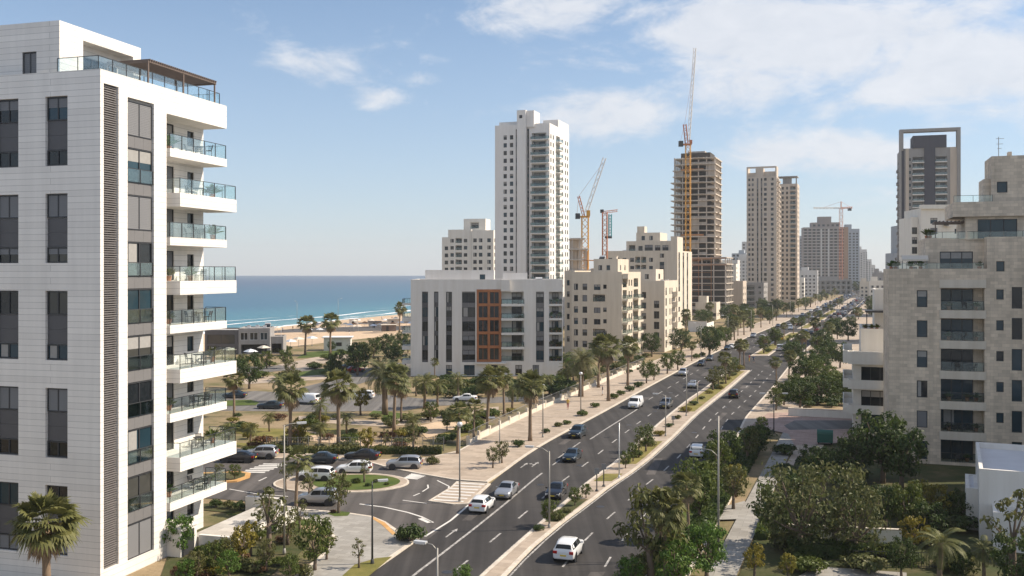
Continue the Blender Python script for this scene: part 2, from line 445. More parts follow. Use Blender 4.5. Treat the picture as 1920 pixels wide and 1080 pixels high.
# pavements
S = lambda D: LK(D)-8.6-1.6*blend(D, 110, 140)
P = G((787,890),(850,901),(914,905.5)) + [(LK(D), D) for D in deps(97.5, 700)[1:]] + [(S(D), D) for D in reversed(deps(112, 700))] + G((800,860),(700,864),(640,855),(515,850),(440,842),(250,835),(250,845),(453,852),(515,860.5),(632,861.5),(697,869.5),(728,878.5))
slab('sea_side_pavement', P, .13, 'paving', 'kerb_stone')
P = G((515,947),(575,957),(653,963.5),(697,970),(723,980.5),(749,998.5),(773,1013)) + [(LK(D), D) for D in (75.2, 71, 67, 62, 56, 50)] + [(LK(50)-4.5, 50), (LK(60)-4.6, 60)] + G((560,1078),(600,1045),(625,1012),(600,985),(560,973),(515,962))
slab('plaza_pavement', P, .13, 'paving_grey', 'kerb_stone')
slab('plaza_bed', G((640,1085),(665,1062),(705,1050),(735,1047),(690,1085)), .14, 'lawn_dry')
slab('plaza_bed', G((612,965),(628,971),(652,970),(657,963.8),(630,960.5)), .14, 'lawn_green')
slab('kerb_ramp', G((700,972),(722,983),(742,1003),(736,1006),(715,986),(697,975)), .14, 'kerb_orange')
slab('garden_beds', G((300,1085),(330,1000),(400,985),(500,975),(560,985),(590,1010),(560,1040),(520,1070),(500,1085)), .02, 'garden_soil')
slab('hotel_lawn', G((420,962),(500,968),(590,978),(575,985),(470,975)), .03, 'lawn_green')
slab('street_bed', G((300,948),(404,944),(515,952),(560,966),(420,961)), .03, 'garden_soil')
# splitter islands
slab('traffic_island', G((803,941),(850,947.5),(880,946),(920,908.5),(856,904.5),(845,915)), .12, 'paving', 'kerb_stone', .25)
mb = MB()
for i in range(7):
    t = i/6.4
    a = (Vector(g(812,940))*(1-t)+Vector(g(858,907))*t); b = (Vector(g(868,944))*(1-t)+Vector(g(910,909.5))*t)
    d = Vector(g(858,907))-Vector(g(812,940)); d = d.normalized()*.42
    mb.face([(*(a+d*.0), .126), (*(b), .126), (*(b+d), .126), (*(a+d), .126)])
for i in range(6):
    t = i/6
    a = Vector(g(757,897))*(1-t)+Vector(g(776,886))*t; b = Vector(g(783,899))*(1-t)+Vector(g(800,892))*t
    mb.face([(*a, .012), (*b, .012), (b.x, b.y+.5, .012), (a.x, a.y+.5, .012)])
for i in range(6):
    t = i/6
    a = Vector(g(450,886))*(1-t)+Vector(g(500,868))*t
    mb.face([(a.x, a.y, .012), (a.x+2.6, a.y-.2, .012), (a.x+2.6, a.y+.35, .012), (a.x, a.y+.5, .012)])
def seg(mb, a, b, w, z=.012):
    a, b = Vector(a), Vector(b); n = (b-a).normalized(); n = Vector((-n.y, n.x))*w/2
    mb.face([(*(a-n), z), (*(b-n), z), (*(b+n), z), (*(a+n), z)][::1])
def pline(mb, pts, w, dash=None, z=.012):
    pts = [g(*p) for p in pts]
    for i, (a, b) in enumerate(zip(pts, pts[1:])):
        if dash is None or i % 2 == 0: seg(mb, a, b, w, z)
pline(mb, [(674,945),(720,951),(765,961),(790,969),(812,980)], .22); pline(mb, [(788,972),(806,980),(818,986)], .5, 1)
pline(mb, [(755,938),(800,944)], .15); pline(mb, [(775,930),(787,925)], .15); pline(mb, [(792,922),(803,915),(802,909)], .15)
pline(mb, [(820,901),(842,912),(840,922),(822,934)], .16); pline(mb, [(485,902),(500,895),(507,893)], .16, 1); pline(mb, [(430,917),(480,926),(540,931)], .15)
pline(mb, [(880,946),(845,976),(797,1006)], .2)
tag(mb.build('street_markings', 'stripe_paint'), kind='structure')
# lane markings on the avenue
mb = MB()
def lane(fr, a, b, dash=0, gap=0, w=.16, lo=LK, hi=ML):
    D = a
    X = lambda d: lo(d)+(hi(d)-lo(d))*fr
    while D < b:
        e = min(b, D+(dash or 5)); seg(mb, (X(D), D), (X(e), e), w*(1+.0008*D)); D = e+gap
lane(.40, 57, 100, w=.2); lane(.40, 104, 107); lane(.42, 120, 147, w=.2); lane(.36, 108, 118, 4, 2)
lane(.72, 60, 200, 2.6, 4.6); lane(.70, 250, 700, 3, 5); lane(.36, 150, 205, 3, 4.5); lane(.36, 240, 700, 3, 5)
for fr in (.36, .68): lane(fr, 55, 205, 2.4, 4.2, .15, MR, RK)
for fr in (.36, .68): lane(fr, 240, 600, 3, 5, .15, MR, RK)
lane(.02, 50, 205, 0, 0, .14, MR, RK); lane(.985, 60, 205, 0, 0, .12, LK, ML)
def arrow(px, py, turn=0):
    x, y = g(px, py); t = .30
    def q(u, v, k_=.62): u, v = u*k_, v*k_; return (x+u*math.cos(t*.9)+v*math.sin(t), y-u*math.sin(t)+v*math.cos(t), .012)
    mb.face([q(-.12, -2), q(.12, -2), q(.12, 1), q(-.12, 1)]); mb.face([q(-.4, 1), q(.4, 1), q(0, 2.4)])
    if turn: mb.face([q(-.12, -.6), q(-.12, -.1), q(-.75, .55), q(-.75, .2)]); mb.face([q(-.75, -.15), q(-.75, .9), q(-1.3, .4)])
arrow(846, 1000); arrow(1003, 871, 1); arrow(982, 873, 0)
tag(mb.build('lane_markings', 'road_paint'), kind='structure')
# repaired patches and round covers in the carriageways
mb, m2 = MB(), MB(); rr_ = random.Random(21)
for i in range(26):
    D = 62+i*6.2+rr_.uniform(-2, 2); lo, hi = (LK, ML) if i % 2 else (MR, RK); fr = rr_.uniform(.12, .8); x = lo(D)+(hi(D)-lo(D))*fr
    L_, w_ = rr_.uniform(2, 9), rr_.uniform(.6, 1.5); sl_ = (LK(D+4)-LK(D-4))/8
    if i % 3 == 0: mb.face([(x, D, .006), (x+w_, D, .006), (x+w_+sl_*L_, D+L_, .006), (x+sl_*L_, D+L_, .006)])
    else:
        m2.face([(x+.38*math.cos(k*.5236), D+.38*math.sin(k*.5236), .008) for k in range(12)])
tag(mb.build('road_patch', 'asphalt_old'), kind='structure'); tag(m2.build('road_covers', 'frame_dark'), kind='structure')
# roundabout
cx, cy = -16.9, 95.2
def ell(rx, ry, n=40, dx=0, dy=0): return [(cx+dx+rx*math.cos(2*math.pi*i/n), cy+dy+ry*math.sin(2*math.pi*i/n)) for i in range(n)]
slab('roundabout_island', ell(6.7, 4.5), .12, 'paving', 'kerb_stone', .2)
slab('roundabout_lawn', ell(4.3, 3.5, dx=1.5), .135, 'lawn_green')
# planted kerb island at the street's far mouth
slab('planter_island', G((330,905),(395,908),(445,904),(468,896),(470,889),(450,886),(400,888),(330,890)), .16, 'garden_soil', 'kerb_orange', .5)
# inland side
PR = lambda D: RK(D)+.02
strip('inland_verge', PR, lambda D: D*.36-11.6, 50, 127, .12, 'lawn_green', 'kerb_stone')
strip('inland_path', lambda D: D*.372-11.2+.02, lambda D: D*.372-9.1, 45, 128, .13, 'paving_grey')
slab('crossing_pavement', G((1340,957),(1395,942),(1425,960),(1415,975),(1330,978)), .134, 'paving_grey')
strip('inland_pavement', PR, lambda D: RK(D)+7.5+9*blend(D, 150, 190), 128, 700, .13, 'paving', 'kerb_stone')
slab('forecourt', G((1405,800),(1440,776),(1610,772),(1610,830),(1490,838),(1478,815)), .134, 'paving_pink')
slab('driveway', G((1470,800),(1490,790),(1600,790),(1600,806),(1480,808)), .14, 'asphalt_grey')
slab('driveway', G((1495,858),(1475,905),(1460,900),(1494,836),(1545,836),(1535,858)), .14, 'paving')
strip('inland_garden', lambda D: D*.372-9.0, lambda D: 95, 40, 126, .03, 'garden_soil')
slab('garden_path', G((1500,1080),(1530,1063),(1700,1075),(1700,1090),(1480,1095)), .05, 'paving_grey')
# lawns and walks between the avenue and the beach
for name, pts, mt, z in (('park_walk', [(560,790),(720,800),(840,790),(935,770),(935,762),(800,782),(700,788),(560,780)], 'paving', .01),
    ('park_walk', [(500,818),(760,845),(800,838),(560,806)], 'sand', .01), ('park_walk', [(780,800),(900,772),(960,768),(880,795),(800,822)], 'sand', .012),
    ('park_walk', [(430,722),(600,712),(690,692),(690,688),(580,700),(430,712)], 'paving', .012), ('beach_walk', [(560,690),(660,672),(660,664),(600,668),(520,684)], 'paving', .01),
    ('seafront_lawn', [(555,672),(615,668),(665,662),(665,655),(575,660)], 'lawn_green', .012), ('seafront_lawn', [(560,706),(640,700),(690,684),(690,676),(600,692),(560,698)], 'lawn_green', .014),
    ('park_lawn', [(440,800),(560,806),(600,815),(520,822),(440,812)], 'lawn_dry', .016), ('park_lawn', [(590,800),(700,812),(690,822),(600,812)], 'lawn_dry', .016),
    ('park_lawn', [(820,815),(900,790),(930,795),(850,825)], 'lawn_dry', .018), ('park_lawn', [(700,770),(790,778),(760,786),(690,778)], 'lawn_green', .018),
    ('park_lawn', [(440,838),(600,846),(780,850),(830,845),(760,838),(600,836),(440,830)], 'lawn_dry', .02), ('street_island', [(400,762),(480,760),(486,755),(470,750),(400,752)], 'lawn_green', .05)):
    slab(name, G(*pts), z, mt)
# ------------------------------------------------------------------ buildings
UNIT = {}
def unit(key, fn):
    if key not in UNIT:
        mb, mats, ch = fn(); UNIT[key] = [mb, mats, [list(c) for c in ch], None]
    return UNIT[key]
def umesh(u, name):
    if u[3] is None:
        u[3] = u[0].mesh(name, u[1])
        for c in u[2]: c.append(c[1].mesh(c[0], c[2]))
    return u[3]
def frame_box(mb, x0, x1, z0, z1, t=.07, y0=-.07, y1=.04, mi=0):
    mb.box(x0, y0, z0, x0+t, y1, z1, mi); mb.box(x1-t, y0, z0, x1, y1, z1, mi)
    mb.box(x0+t, y0, z0, x1-t, y1, z0+t, mi); mb.box(x0+t, y0, z1-t, x1-t, y1, z1, mi)
def win_unit(w, h, style, gl, fr='frame_dark', detail=0, sh='shutter_grey'):
    def fn():
        mb, pn = MB(), MB()
        nm = 2 if w > 1.15 else 1
        if w > 3.2: nm = 3
        if detail == 0:
            mb.face([(0, 0, 0), (w, 0, 0), (w, 0, h), (0, 0, h)], 1)
            if nm > 1: mb.box(w/2-.05, -.05, 0, w/2+.05, .02, h)
            frame_box(mb, 0, w, 0, h, .08, -.04, .03)
        else:
            frame_box(mb, 0, w, 0, h)
            for k in range(1, nm): mb.box(w*k/nm-.04, -.06, .07, w*k/nm+.04, .03, h-.07)
            if style == 't': mb.box(.07, -.06, h*.36-.03, w-.07, .03, h*.36+.03)
            pn.face([(.05, 0, .05), (w-.05, 0, .05), (w-.05, 0, h-.05), (.05, 0, h-.05)], 0)
        t = mb if detail == 0 else pn; k = 2 if detail == 0 else 1
        if style in 'sh':                     # roller shutter, closed or part way down
            z0 = 0.08 if style == 's' else h*.55
            z = z0; st = .12 if detail else .3
            while z < h-.08:
                e = min(z+st, h-.08)
                t.face([(.08, -.035, z), (w-.08, -.035, z), (w-.08, -.02, e), (.08, -.02, e)], k); z = e
        if style == 'c':
            a = w*.1; t.face([(a, -.012, .1), (w*.42, -.012, .1), (w*.42, -.012, h-.1), (a, -.012, h-.1)], k)
        if style == 'd':
            t.face([(.1, -.012, h*.62), (w-.1, -.012, h*.62), (w-.1, -.012, h-.1), (.1, -.012, h-.1)], k)
        m2 = sh if style in 'sh' else 'curtain'
        if detail == 0: return mb, [fr, gl, m2], []
        return mb, [fr], [('pane', pn, [gl, m2])]
    return unit(('win', round(w, 2), round(h, 2), style, gl, fr, detail, sh), fn)
def panel_unit(w, h, mat, cols=2):
    def fn():
        mb = MB(); n = max(1, round(h/.9))
        for i in range(n):
            for k in range(cols): mb.box(w*k/cols+.006, -.03, h*i/n+.006, w*(k+1)/cols-.006, .05, h*(i+1)/n-.006)
        return mb, [mat], []
    return unit(('panel', round(w, 2), round(h, 2), mat, cols), fn)
def rail_unit(w, d, h, kind, ends=(1, 1), post=1.2, glm='rail_glass'):
    """front rail along x at y=-d, returns along both ends; stands on z=0"""
    def fn():
        mb = MB()
        runs = [((0, -d), (w, -d))]
        if ends[0] and d > .2: runs.append(((0, -d), (0, 0)))
        if ends[1] and d > .2: runs.append(((w, -d), (w, 0)))
        for a, b in runs:
            L = math.hypot(b[0]-a[0], b[1]-a[1]); r = math.atan2(b[1]-a[1], b[0]-a[0])
            if kind == 'glass':
                mb.box(0, -.012, .06, L, .012, h-.05, 1, r, a); mb.box(0, -.03, h-.05, L, .03, h, 0, r, a)
            elif kind == 'solid': mb.box(0, -.08, 0, L, .08, h, 0, r, a)
            else:
                mb.box(0, -.03, h-.05, L, .03, h, 0, r, a); mb.box(0, -.02, .05, L, .02, .1, 0, r, a)
            if kind != 'solid':
                n = max(1, round(L/(post if kind == 'glass' else .25)))
                for i in range(n+1): x = min(max(L*i/n, .025), L-.025); mb.box(x-.022, -.025, 0, x+.022, .025, h-.05, 0, r, a)
        return mb, ['metal_dark' if kind != 'solid' else glm, glm], []
    return unit(('rail', round(w, 2), round(d, 2), h, kind, ends, post, glm), fn)
def balc_unit(w, d, th, wall, rail, rh, ends, glm, post=1.2):
    def fn():
        mb = MB(); mb.box(0, -d, -th, w, -.003, 0)
        r = rail_unit(w-.1, d-.06, rh, rail, ends, post, glm)
        sh = MB(); sh.add(r[0], Matrix.Translation((.05, 0, .0)))
        return mb, [wall], [('railing', sh, r[1])]
    return unit(('balc', round(w, 2), round(d, 2), th, wall, rail, rh, ends, glm, post), fn)

class Bldg:
    def __init__(s, name, label, cat, O, ang, wall, roof='roof_grey', group=None, detail=0, seed=1, glasses=('glass_dark', 'glass_blue', 'glass_dark', 'glass_warm'), fr='frame_dark', styles='gggcdhs', sh='shutter_grey'):
        s.root = empty(name, (O[0], O[1], 0), ang, label, cat, group)
        s.wall, s.roofm, s.detail, s.gl, s.fr, s.st, s.sh = wall, roof, detail, glasses, fr, styles, sh
        s.mb = MB(); s.rf = MB(); s.rd = random.Random(seed); s.parts = {}; s.ang = ang; s.O = O
    def side(s, x0, y0, w, d, k):
        ox, oy, r, L = {'F': (x0, y0, 0, w), 'R': (x0+w, y0, math.pi/2, d), 'L': (x0, y0+d, -math.pi/2, d), 'K': (x0+w, y0+d, math.pi, w)}[k]
        c, sn = math.cos(r), math.sin(r)
        return (lambda u, v, q=0: (ox+c*u-sn*q, oy+sn*u+c*q, v)), r, L
    def put(s, name, u, T, a, v, q, r):
        x, y, z = T(a, v, q)
        s.parts.setdefault(name, []).append((u, Matrix.Translation((x, y, z)) @ Matrix.Rotation(r, 4, 'Z')))
    def win(s, T, r, u, v, w, h, q, style=None, gl=None, fr=None, detail=None, sh=None):
        style = style or s.rd.choice(s.st); gl = gl or s.rd.choice(s.gl)
        s.put('window', win_unit(w, h, style, gl, fr or s.fr, s.detail if detail is None else detail, sh or s.sh), T, u, v, q, r)
    def wall_side(s, T, r, L, z0, z1, ops):
        us = sorted({0, L, *(o[0] for o in ops), *(o[0]+o[2] for o in ops)}); vs = sorted({z0, z1, *(o[1] for o in ops), *(o[1]+o[3] for o in ops)})
        us = [u for u in us if -1e-6 <= u <= L+1e-6]; vs = [v for v in vs if z0-1e-6 <= v <= z1+1e-6]
        for v0, v1 in zip(vs, vs[1:]):
            if v1-v0 < 1e-4: continue
            run = None; cv = (v0+v1)/2
            row = [o for o in ops if o[1] < cv < o[1]+o[3]]
            for u0, u1 in zip(us, us[1:]):
                if u1-u0 < 1e-4: continue
                cu = (u0+u1)/2
                if any(o[0] < cu < o[0]+o[2] for o in row):
                    if run is not None: s.mb.face([T(run, v0), T(u0, v0), T(u0, v1), T(run, v1)]); run = None
                elif run is None: run = u0
            if run is not None: s.mb.face([T(run, v0), T(L, v0), T(L, v1), T(run, v1)])
        for o in ops:
            u, v, w, h, kind = o[:5]; op = o[5] if len(o) > 5 else {}
            q = op.get('dep', {'win': .16, 'strip': .22, 'log': 1.5, 'open': 2.5, 'blank': .12}[kind])
            A = [(u, v), (u+w, v), (u+w, v+h), (u, v+h)]
            for i in range(4):
                a, b = A[i], A[(i+1) % 4]
                s.mb.face([T(*a), T(*b), T(*b, q+.05), T(*a, q+.05)][::-1])
            back = op.get('back', kind in ('log', 'open', 'strip', 'blank'))
            if back:
                tgt = s.rf if kind == 'open' else s.mb
                s.mb.face([T(u, v, q+.05), T(u+w, v, q+.05), T(u+w, v+h, q+.05), T(u, v+h, q+.05)], 1 if kind == 'open' else 0)  # back of an open bay painted dark for the shade within
            if kind == 'win': s.win(T, r, u, v, w, h, q, op.get('st'), op.get('gl'), op.get('fr'))
            elif kind == 'strip':
                z, fh, wh, pm = op['z'], op['fh'], op['wh'], op.get('panel', 'spandrel_grey')
                lo = v
                while z < v+h-.3:
                    if z-lo > .1: s.put('spandrel_panel', panel_unit(w-.02, z-lo-.02, pm), T, u+.01, lo+.01, q, r)
                    hh = min(wh, v+h-z)
                    s.win(T, r, u+.02, z, w-.04, hh, q+.02, op.get('st')); lo = z+hh; z += fh
                if v+h-lo > .15: s.put('spandrel_panel', panel_unit(w-.02, v+h-lo-.02, pm), T, u+.01, lo+.01, q, r)
            elif kind == 'log':
                ww = op.get('ww', .8)*w; s.win(T, r, u+(w-ww)*op.get('at', .5), v+.05, ww, min(h-.25, 2.3), q-.02, op.get('st', s.rd.choice('gcd')), None, None)
                rh = op.get('rh', 1.0)
                s.put('railing', rail_unit(w-.06, 0, rh, op.get('rail', 'glass'), (0, 0), 1.2, op.get('glm', 'rail_glass_dark')), T, u+.03, v, .12, r)
    def block(s, x0, y0, w, d, z0, z1, F=(), R=(), L=(), K=(), par=.9, t=.28, top=True, bottom=False):
        for k, ops in (('F', F), ('R', R), ('L', L), ('K', K)):
            T, r, ln = s.side(x0, y0, w, d, k); s.wall_side(T, r, ln, z0, z1, list(ops))
        if top:
            zr = z1-par
            s.rf.face([(x0+t, y0+t, zr), (x0+w-t, y0+t, zr), (x0+w-t, y0+d-t, zr), (x0+t, y0+d-t, zr)])
            P = [(x0, y0), (x0+w, y0), (x0+w, y0+d), (x0, y0+d)]; I = [(x0+t, y0+t), (x0+w-t, y0+t), (x0+w-t, y0+d-t), (x0+t, y0+d-t)]
            for i in range(4):
                j = (i+1) % 4
                s.mb.face([(*P[i], z1), (*P[j], z1), (*I[j], z1), (*I[i], z1)])
                s.mb.face([(*I[i], z1), (*I[j], z1), (*I[j], zr), (*I[i], zr)])
        if bottom: s.mb.face([(x0, y0, z0), (x0, y0+d, z0), (x0+w, y0+d, z0), (x0+w, y0, z0)])
        return s
    def balcony(s, blk, k, u, v, w, d, th=.25, rail='glass', rh=1.0, ends=(1, 1), wall=None, glm='rail_glass', post=1.2, q=0):
        T, r, L = s.side(*blk, k)
        s.put('balcony', balc_unit(w, d, th, wall or s.wall, rail, rh, ends, glm if rail != 'solid' else (wall or s.wall), post), T, u, v, q, r)
    def part(s, name, mb, mats, smooth=False): return mb.build(name, mats, s.root, smooth=smooth)
    def finish(s):
        s.mb.build('wall', [s.wall, 'void_shade'], s.root)
        if s.rf.v: s.rf.build('roof', [s.roofm], s.root)
        for name, lst in s.parts.items():
            for u, M in lst[:96]:
                o = link(name, umesh(u, name), s.root, M.to_translation(), M.to_euler().z)
                for c in u[2]: link(c[0], c[3], o)
            rest = lst[96:]
            if rest:
                mb = MB(); names = []
                for u, M in rest:
                    for b, mats in [(u[0], u[1])]+[(c[1], c[2]) for c in u[2]]:
                        mp = []
                        for m_ in mats:
                            if m_ not in names: names.append(m_)
                            mp.append(names.index(m_))
                        mb.add(b, M, mp)
                tag(mb.build(name, names, s.root), kind='stuff')
        return s
def grid(us, w, z0, fh, n, h, kind='win', **op):
    return [(u, z0+i*fh, w, h, kind, op) for i in range(n) for u in us]
def clutter(b, pts, z):                                   # water heaters, condensers and vents on a flat roof
    rd = random.Random(len(pts)+int(z))
    for x, y in pts:
        k = rd.random(); mb = MB()
        if k < .4:
            mb.tube([(x-.7, y, z+1.1), (x+.7, y, z+1.1)], .28, 10); mb.box(x-.6, y-.25, z, x-.5, y+.25, z+.9); mb.box(x+.5, y-.25, z, x+.6, y+.25, z+.9)
            mb.face([(x-.7, y-.3, z+1.0), (x+.7, y-.3, z+1.0), (x+.7, y-1.5, z+.25), (x-.7, y-1.5, z+.25)], 1)
            b.part('water_heater', mb, ['metal_white', 'glass_dark'])
        elif k < .75:
            mb.box(x-.45, y-.2, z+.1, x+.45, y+.2, z+.85); mb.lathe([(.28, 0), (.28, .04), (.05, .05)], 12, 1, (x, y, z+.85)); mb.box(x-.4, y-.18, z, x-.3, y+.18, z+.1); mb.box(x+.3, y-.18, z, x+.4, y+.18, z+.1)
            b.part('condenser', mb, ['metal_white', 'metal_dark'])
        else:
            mb.box(x-.5, y-.5, z, x+.5, y+.5, z+1.2); mb.box(x-.6, y-.6, z+1.2, x+.6, y+.6, z+1.32)
            b.part('vent_shaft', mb, [b.wall])

def potted(x, y, z, label, scale=1.0, seed=0, parent=None):
    r = empty('potted_plant', (x, y, z), 0, label, 'potted plant')
    mb = MB(); mb.lathe([(.16, 0), (.22, .35), (.24, .4), (.2, .4)], 10); mb.build('pot', 'terracotta', r)
    rd = random.Random(seed); mb = MB()
    for i in range(60):
        a, t = rd.uniform(0, 6.3), rd.uniform(.2, 1.2); l = rd.uniform(.4, .9)*scale
        p = Vector((0, 0, .4)); d = Vector((math.cos(a)*math.sin(t), math.sin(a)*math.sin(t), math.cos(t))); n = d.cross(Vector((0, 0, 1))).normalized()*.05*scale*1.5
        m_ = p+d*l*.6; e = p+d*l-Vector((0, 0, .15*l))
        mb.face([tuple(p), tuple(m_+n), tuple(e), tuple(m_-n)])
    mb.build('leaves', rd.choice(['leaf_green', 'leaf_olive', 'leaf_bright']), r); return r
_tab = _cha = None
def furniture(x, y, z, rot, where, n=2):
    global _tab, _cha
    if _tab is None:
        _tab = empty('patio_table', (x, y, z), rot)
        mb = MB(); mb.lathe([(.42, .70), (.45, .72), (.45, .75), (.0, .75)], 14); mb.build('tabletop', 'furniture_dark', _tab)
        for k in range(4):
            mb = MB(); a = k*math.pi/2+.78; mb.tube([(.32*math.cos(a), .32*math.sin(a), 0), (.28*math.cos(a), .28*math.sin(a), .71)], .025, 5); mb.build('leg', 'furniture_dark', _tab)
        _cha = empty('patio_chair', (x, y, z), rot)
        mb = MB(); mb.box(-.24, -.24, .42, .24, .24, .46); mb.build('seat', 'furniture_dark', _cha)
        mb = MB()
        for k in range(4): mb.box(-.22, .2+.03*k, .55+.09*k, .22, .23+.03*k, .61+.09*k)
        mb.build('backrest', 'furniture_dark', _cha)
        for sx in (-.21, .21):
            for sy in (-.21, .21):
                mb = MB(); mb.tube([(sx, sy, 0), (sx, sy, .42)] if sy < 0 else [(sx, sy, 0), (sx, sy, .42), (sx, .34, .9)], .02, 5); mb.build('leg', 'furniture_dark', _cha)
        _tab['label'] = 'x'; _tab['category'] = 'table'; _cha['label'] = 'x'; _cha['category'] = 'chair'
        t, c = _tab, [_cha]
        first = True
    else: t, c, first = dup(_tab, (x, y, z), rot, label='x', cat='table'), [], False
    tag(t, 'dark round table '+where, 'table', 'balcony tables')
    angs = sorted((0.3, 3.3, 1.9)[:n], key=lambda a: (x+math.cos(a+rot)*.75)/(y+math.sin(a+rot)*.75))
    for k, a in enumerate(angs):
        px, py = x+math.cos(a+rot)*.75, y+math.sin(a+rot)*.75
        ch = c[0] if first and k == 0 else dup(_cha)
        ch.location = (px, py, z); ch.rotation_euler = (0, 0, a+rot-math.pi/2)
        tag(ch, (['left', 'right'] if n == 2 else ['left', 'middle', 'right'])[k]+' dark slatted chair '+where, 'chair', 'balcony chairs')

# ---------- the white stone block close by, with its stack of balconies
W = 34.0; va = math.atan2(-.274, .9617); Lx = Vector((.9617, -.274)); Ly = Vector((.274, .9617))
C0 = Vector((-27.4, 63.9)); O = C0-Lx*W
b = Bldg('apartment_building', 'tall white stone apartment block close by, dark window strips and stacked glass balconies', 'building', O, va, 'white_stone', 'roof_white', detail=1, seed=4, styles='ghsgd')
FH = 3.29
def uF(s): return W-s
fo = []
for (s0, s1) in ((2.62, 4.42), (6.65, 8.5), (10.7, 12.5), (14.8, 16.6)):
    for k in range(5):
        zt = 32.85-6.58*k; zb = max(1.2, zt-4.7)
        fo.append((uF(s1), zb, s1-s0, zt-zb, 'win_pair'))
fo2 = [(o[0], o[1], o[2], o[3], 'blank', {'dep': .32}) for o in fo]
ro = [(.32, 1.0, 1.5, 32.6, 'blank', {'dep': .3}), (2.75, .9, 2.9, 32.2, 'blank', {'dep': .3})]
b.block(0, 0, W, 7.1, -.2, 34.5, F=fo2, R=ro, top=False)
T, r, _ = b.side(0, 0, W, 7.1, 'F')
for i, o in enumerate(fo):
    u, v, w, h = o[:4]; top = v+h
    b.win(T, r, u+.04, top-1.62, w-.08, 1.58, .22, 'hsgsg'[i % 5])
    b.put('spandrel_panel', panel_unit(w-.06, 1.95, 'spandrel_dark', 1), T, u+.03, top-3.6, .24, r)
    if h > 4: b.win(T, r, u+.04, v+.03, w-.08, 1.04, .22, 'gcshg'[(i*3) % 5])
T, r, _ = b.side(0, 0, W, 7.1, 'R')
mb = MB(); z = 1.05; k = 0; rd = random.Random(5)
while z < 33.5:
    p = T(.36, z, .03); q = .0
    mb.box(p[0]-.2, p[1], z, p[0]-.12+rd.uniform(0, .05), p[1]+1.42, z+.075); z += .155
for u in (.36, 1.07, 1.76):
    p = T(u, 1, .1); mb.box(p[0]-.24, p[1]-.02, 1.02, p[0]-.2, p[1]+.02, 33.5)
b.part('louvre_screen', mb, ['louvre_brown'])
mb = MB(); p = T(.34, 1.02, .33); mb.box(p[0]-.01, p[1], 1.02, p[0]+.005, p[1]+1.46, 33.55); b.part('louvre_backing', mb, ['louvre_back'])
for n in range(10):
    zt = 32.95-FH*n
    b.win(T, r, 2.8, zt-2.45, 2.8, 2.43, .2, 'sdscgdgcgs'[n], ['glass_dark', 'glass_blue', 'glass_warm'][n % 3], sh='shutter_grey')
    if n < 9: b.put('spandrel_panel', panel_unit(2.84, .82, 'spandrel_grey', 3), T, 2.78, zt-3.28, .2, r)
    if n in (1, 3, 4, 5, 6, 7, 8): b.put('railing', rail_unit(2.8, 0, 1.0, 'glass', (0, 0), 1.4, 'rail_glass_dark'), T, 2.8, zt-2.43, .06, r)
# recessed part behind the balconies
ro = []
for n in range(10):
    zf = 30.15-FH*(n-1)-FH*1+0.0
for n in range(10):
    zf = 30.15-FH*n
    if zf < 0.3: zf = .5
    ro.append((.35, zf+.02, 1.25, 2.35, 'win', {'st': 'sghsgghggg'[n]})); ro.append((2.0, zf+.02, 1.9, 2.3, 'win', {'st': 'dsssgdsggg'[n]})); ro.append((5.6, zf+.9, .9, 1.2, 'win', {'st': 'g'}))
b.block(0, 7.1, W-2.1, 7.8, -.2, 33.4, R=ro, par=.3)
mb = MB()
mb.box(W-2.1, 7.1, 32.65, W, 15.0, 34.5); mb.box(0, 14.6, 33.4, W-2.1, 15.0, 34.5); mb.box(0, 0.003, 33.0, .3, 14.6, 34.5)
mb.box(.4, .4, 33.05, W-.5, 7.0, 33.2)
b.part('parapet', mb, ['white_stone'])
def lbal(n):
    zf = 30.15-FH*n; lng = n % 2 == 1
    x1 = W+(.6 if lng else .02); y0 = 7.9 if lng else 7.5; y1 = 15.5 if lng else 15.0; th = 1.02 if lng else .62
    x0 = W-2.1
    mb = MB(); mb.box(x0+.005, y0, zf-th, x1, y1, zf); 
    mb.box(x0+.005, 7.12, zf-.35, x0+.9, y0, zf-.02)
    bal = mb.build('balcony', ['white_stone'], b.root)
    rl = MB(); e = .06
    for (p, q) in (((x1-e, y0+e), (x1-e, y1-e)), ((x1-e, y1-e), (x0+.2, y1-e)), ((x1-e, y0+e), (x0+1.2, y0+e))):
        Ln = math.hypot(q[0]-p[0], q[1]-p[1]); a = math.atan2(q[1]-p[1], q[0]-p[0])
        rl.box(0, -.012, zf+.04, Ln, .012, zf+1.08, 1, a, p); rl.box(0, -.02, zf+1.08, Ln, .02, zf+1.12, 0, a, p)
        m_ = max(1, round(Ln/1.45))
        for i in range(m_+1): t = Ln*i/m_; rl.box(t-.022, -.022, zf, t+.022, .022, zf+1.08, 0, a, p)
    rl.build('railing', ['metal_dark', 'rail_glass'], bal)
    sf = MB()
    for i in range(7): sf.box(x0+.25+i*.14, 7.25, zf, x0+.28+i*.14, 7.28, zf+1.0)
    sf.box(x0+.2, 7.24, zf+1.0, x0+1.25, 7.29, zf+1.05); sf.build('side_gate', ['metal_dark'], bal)
    return zf
whr = ['on the topmost balcony of the white block', 'on the second balcony from the top of the white block', 'on the third balcony from the top of the white block',
       'on the fourth balcony down the white block', 'on the fifth balcony down the white block', 'on the sixth balcony down the white block',
       'on the fourth balcony above ground of the white block', 'on the third balcony above ground of the white block', 'on the lowest balcony of the white block']
def lw(x, y): return O+Lx*x+Ly*y
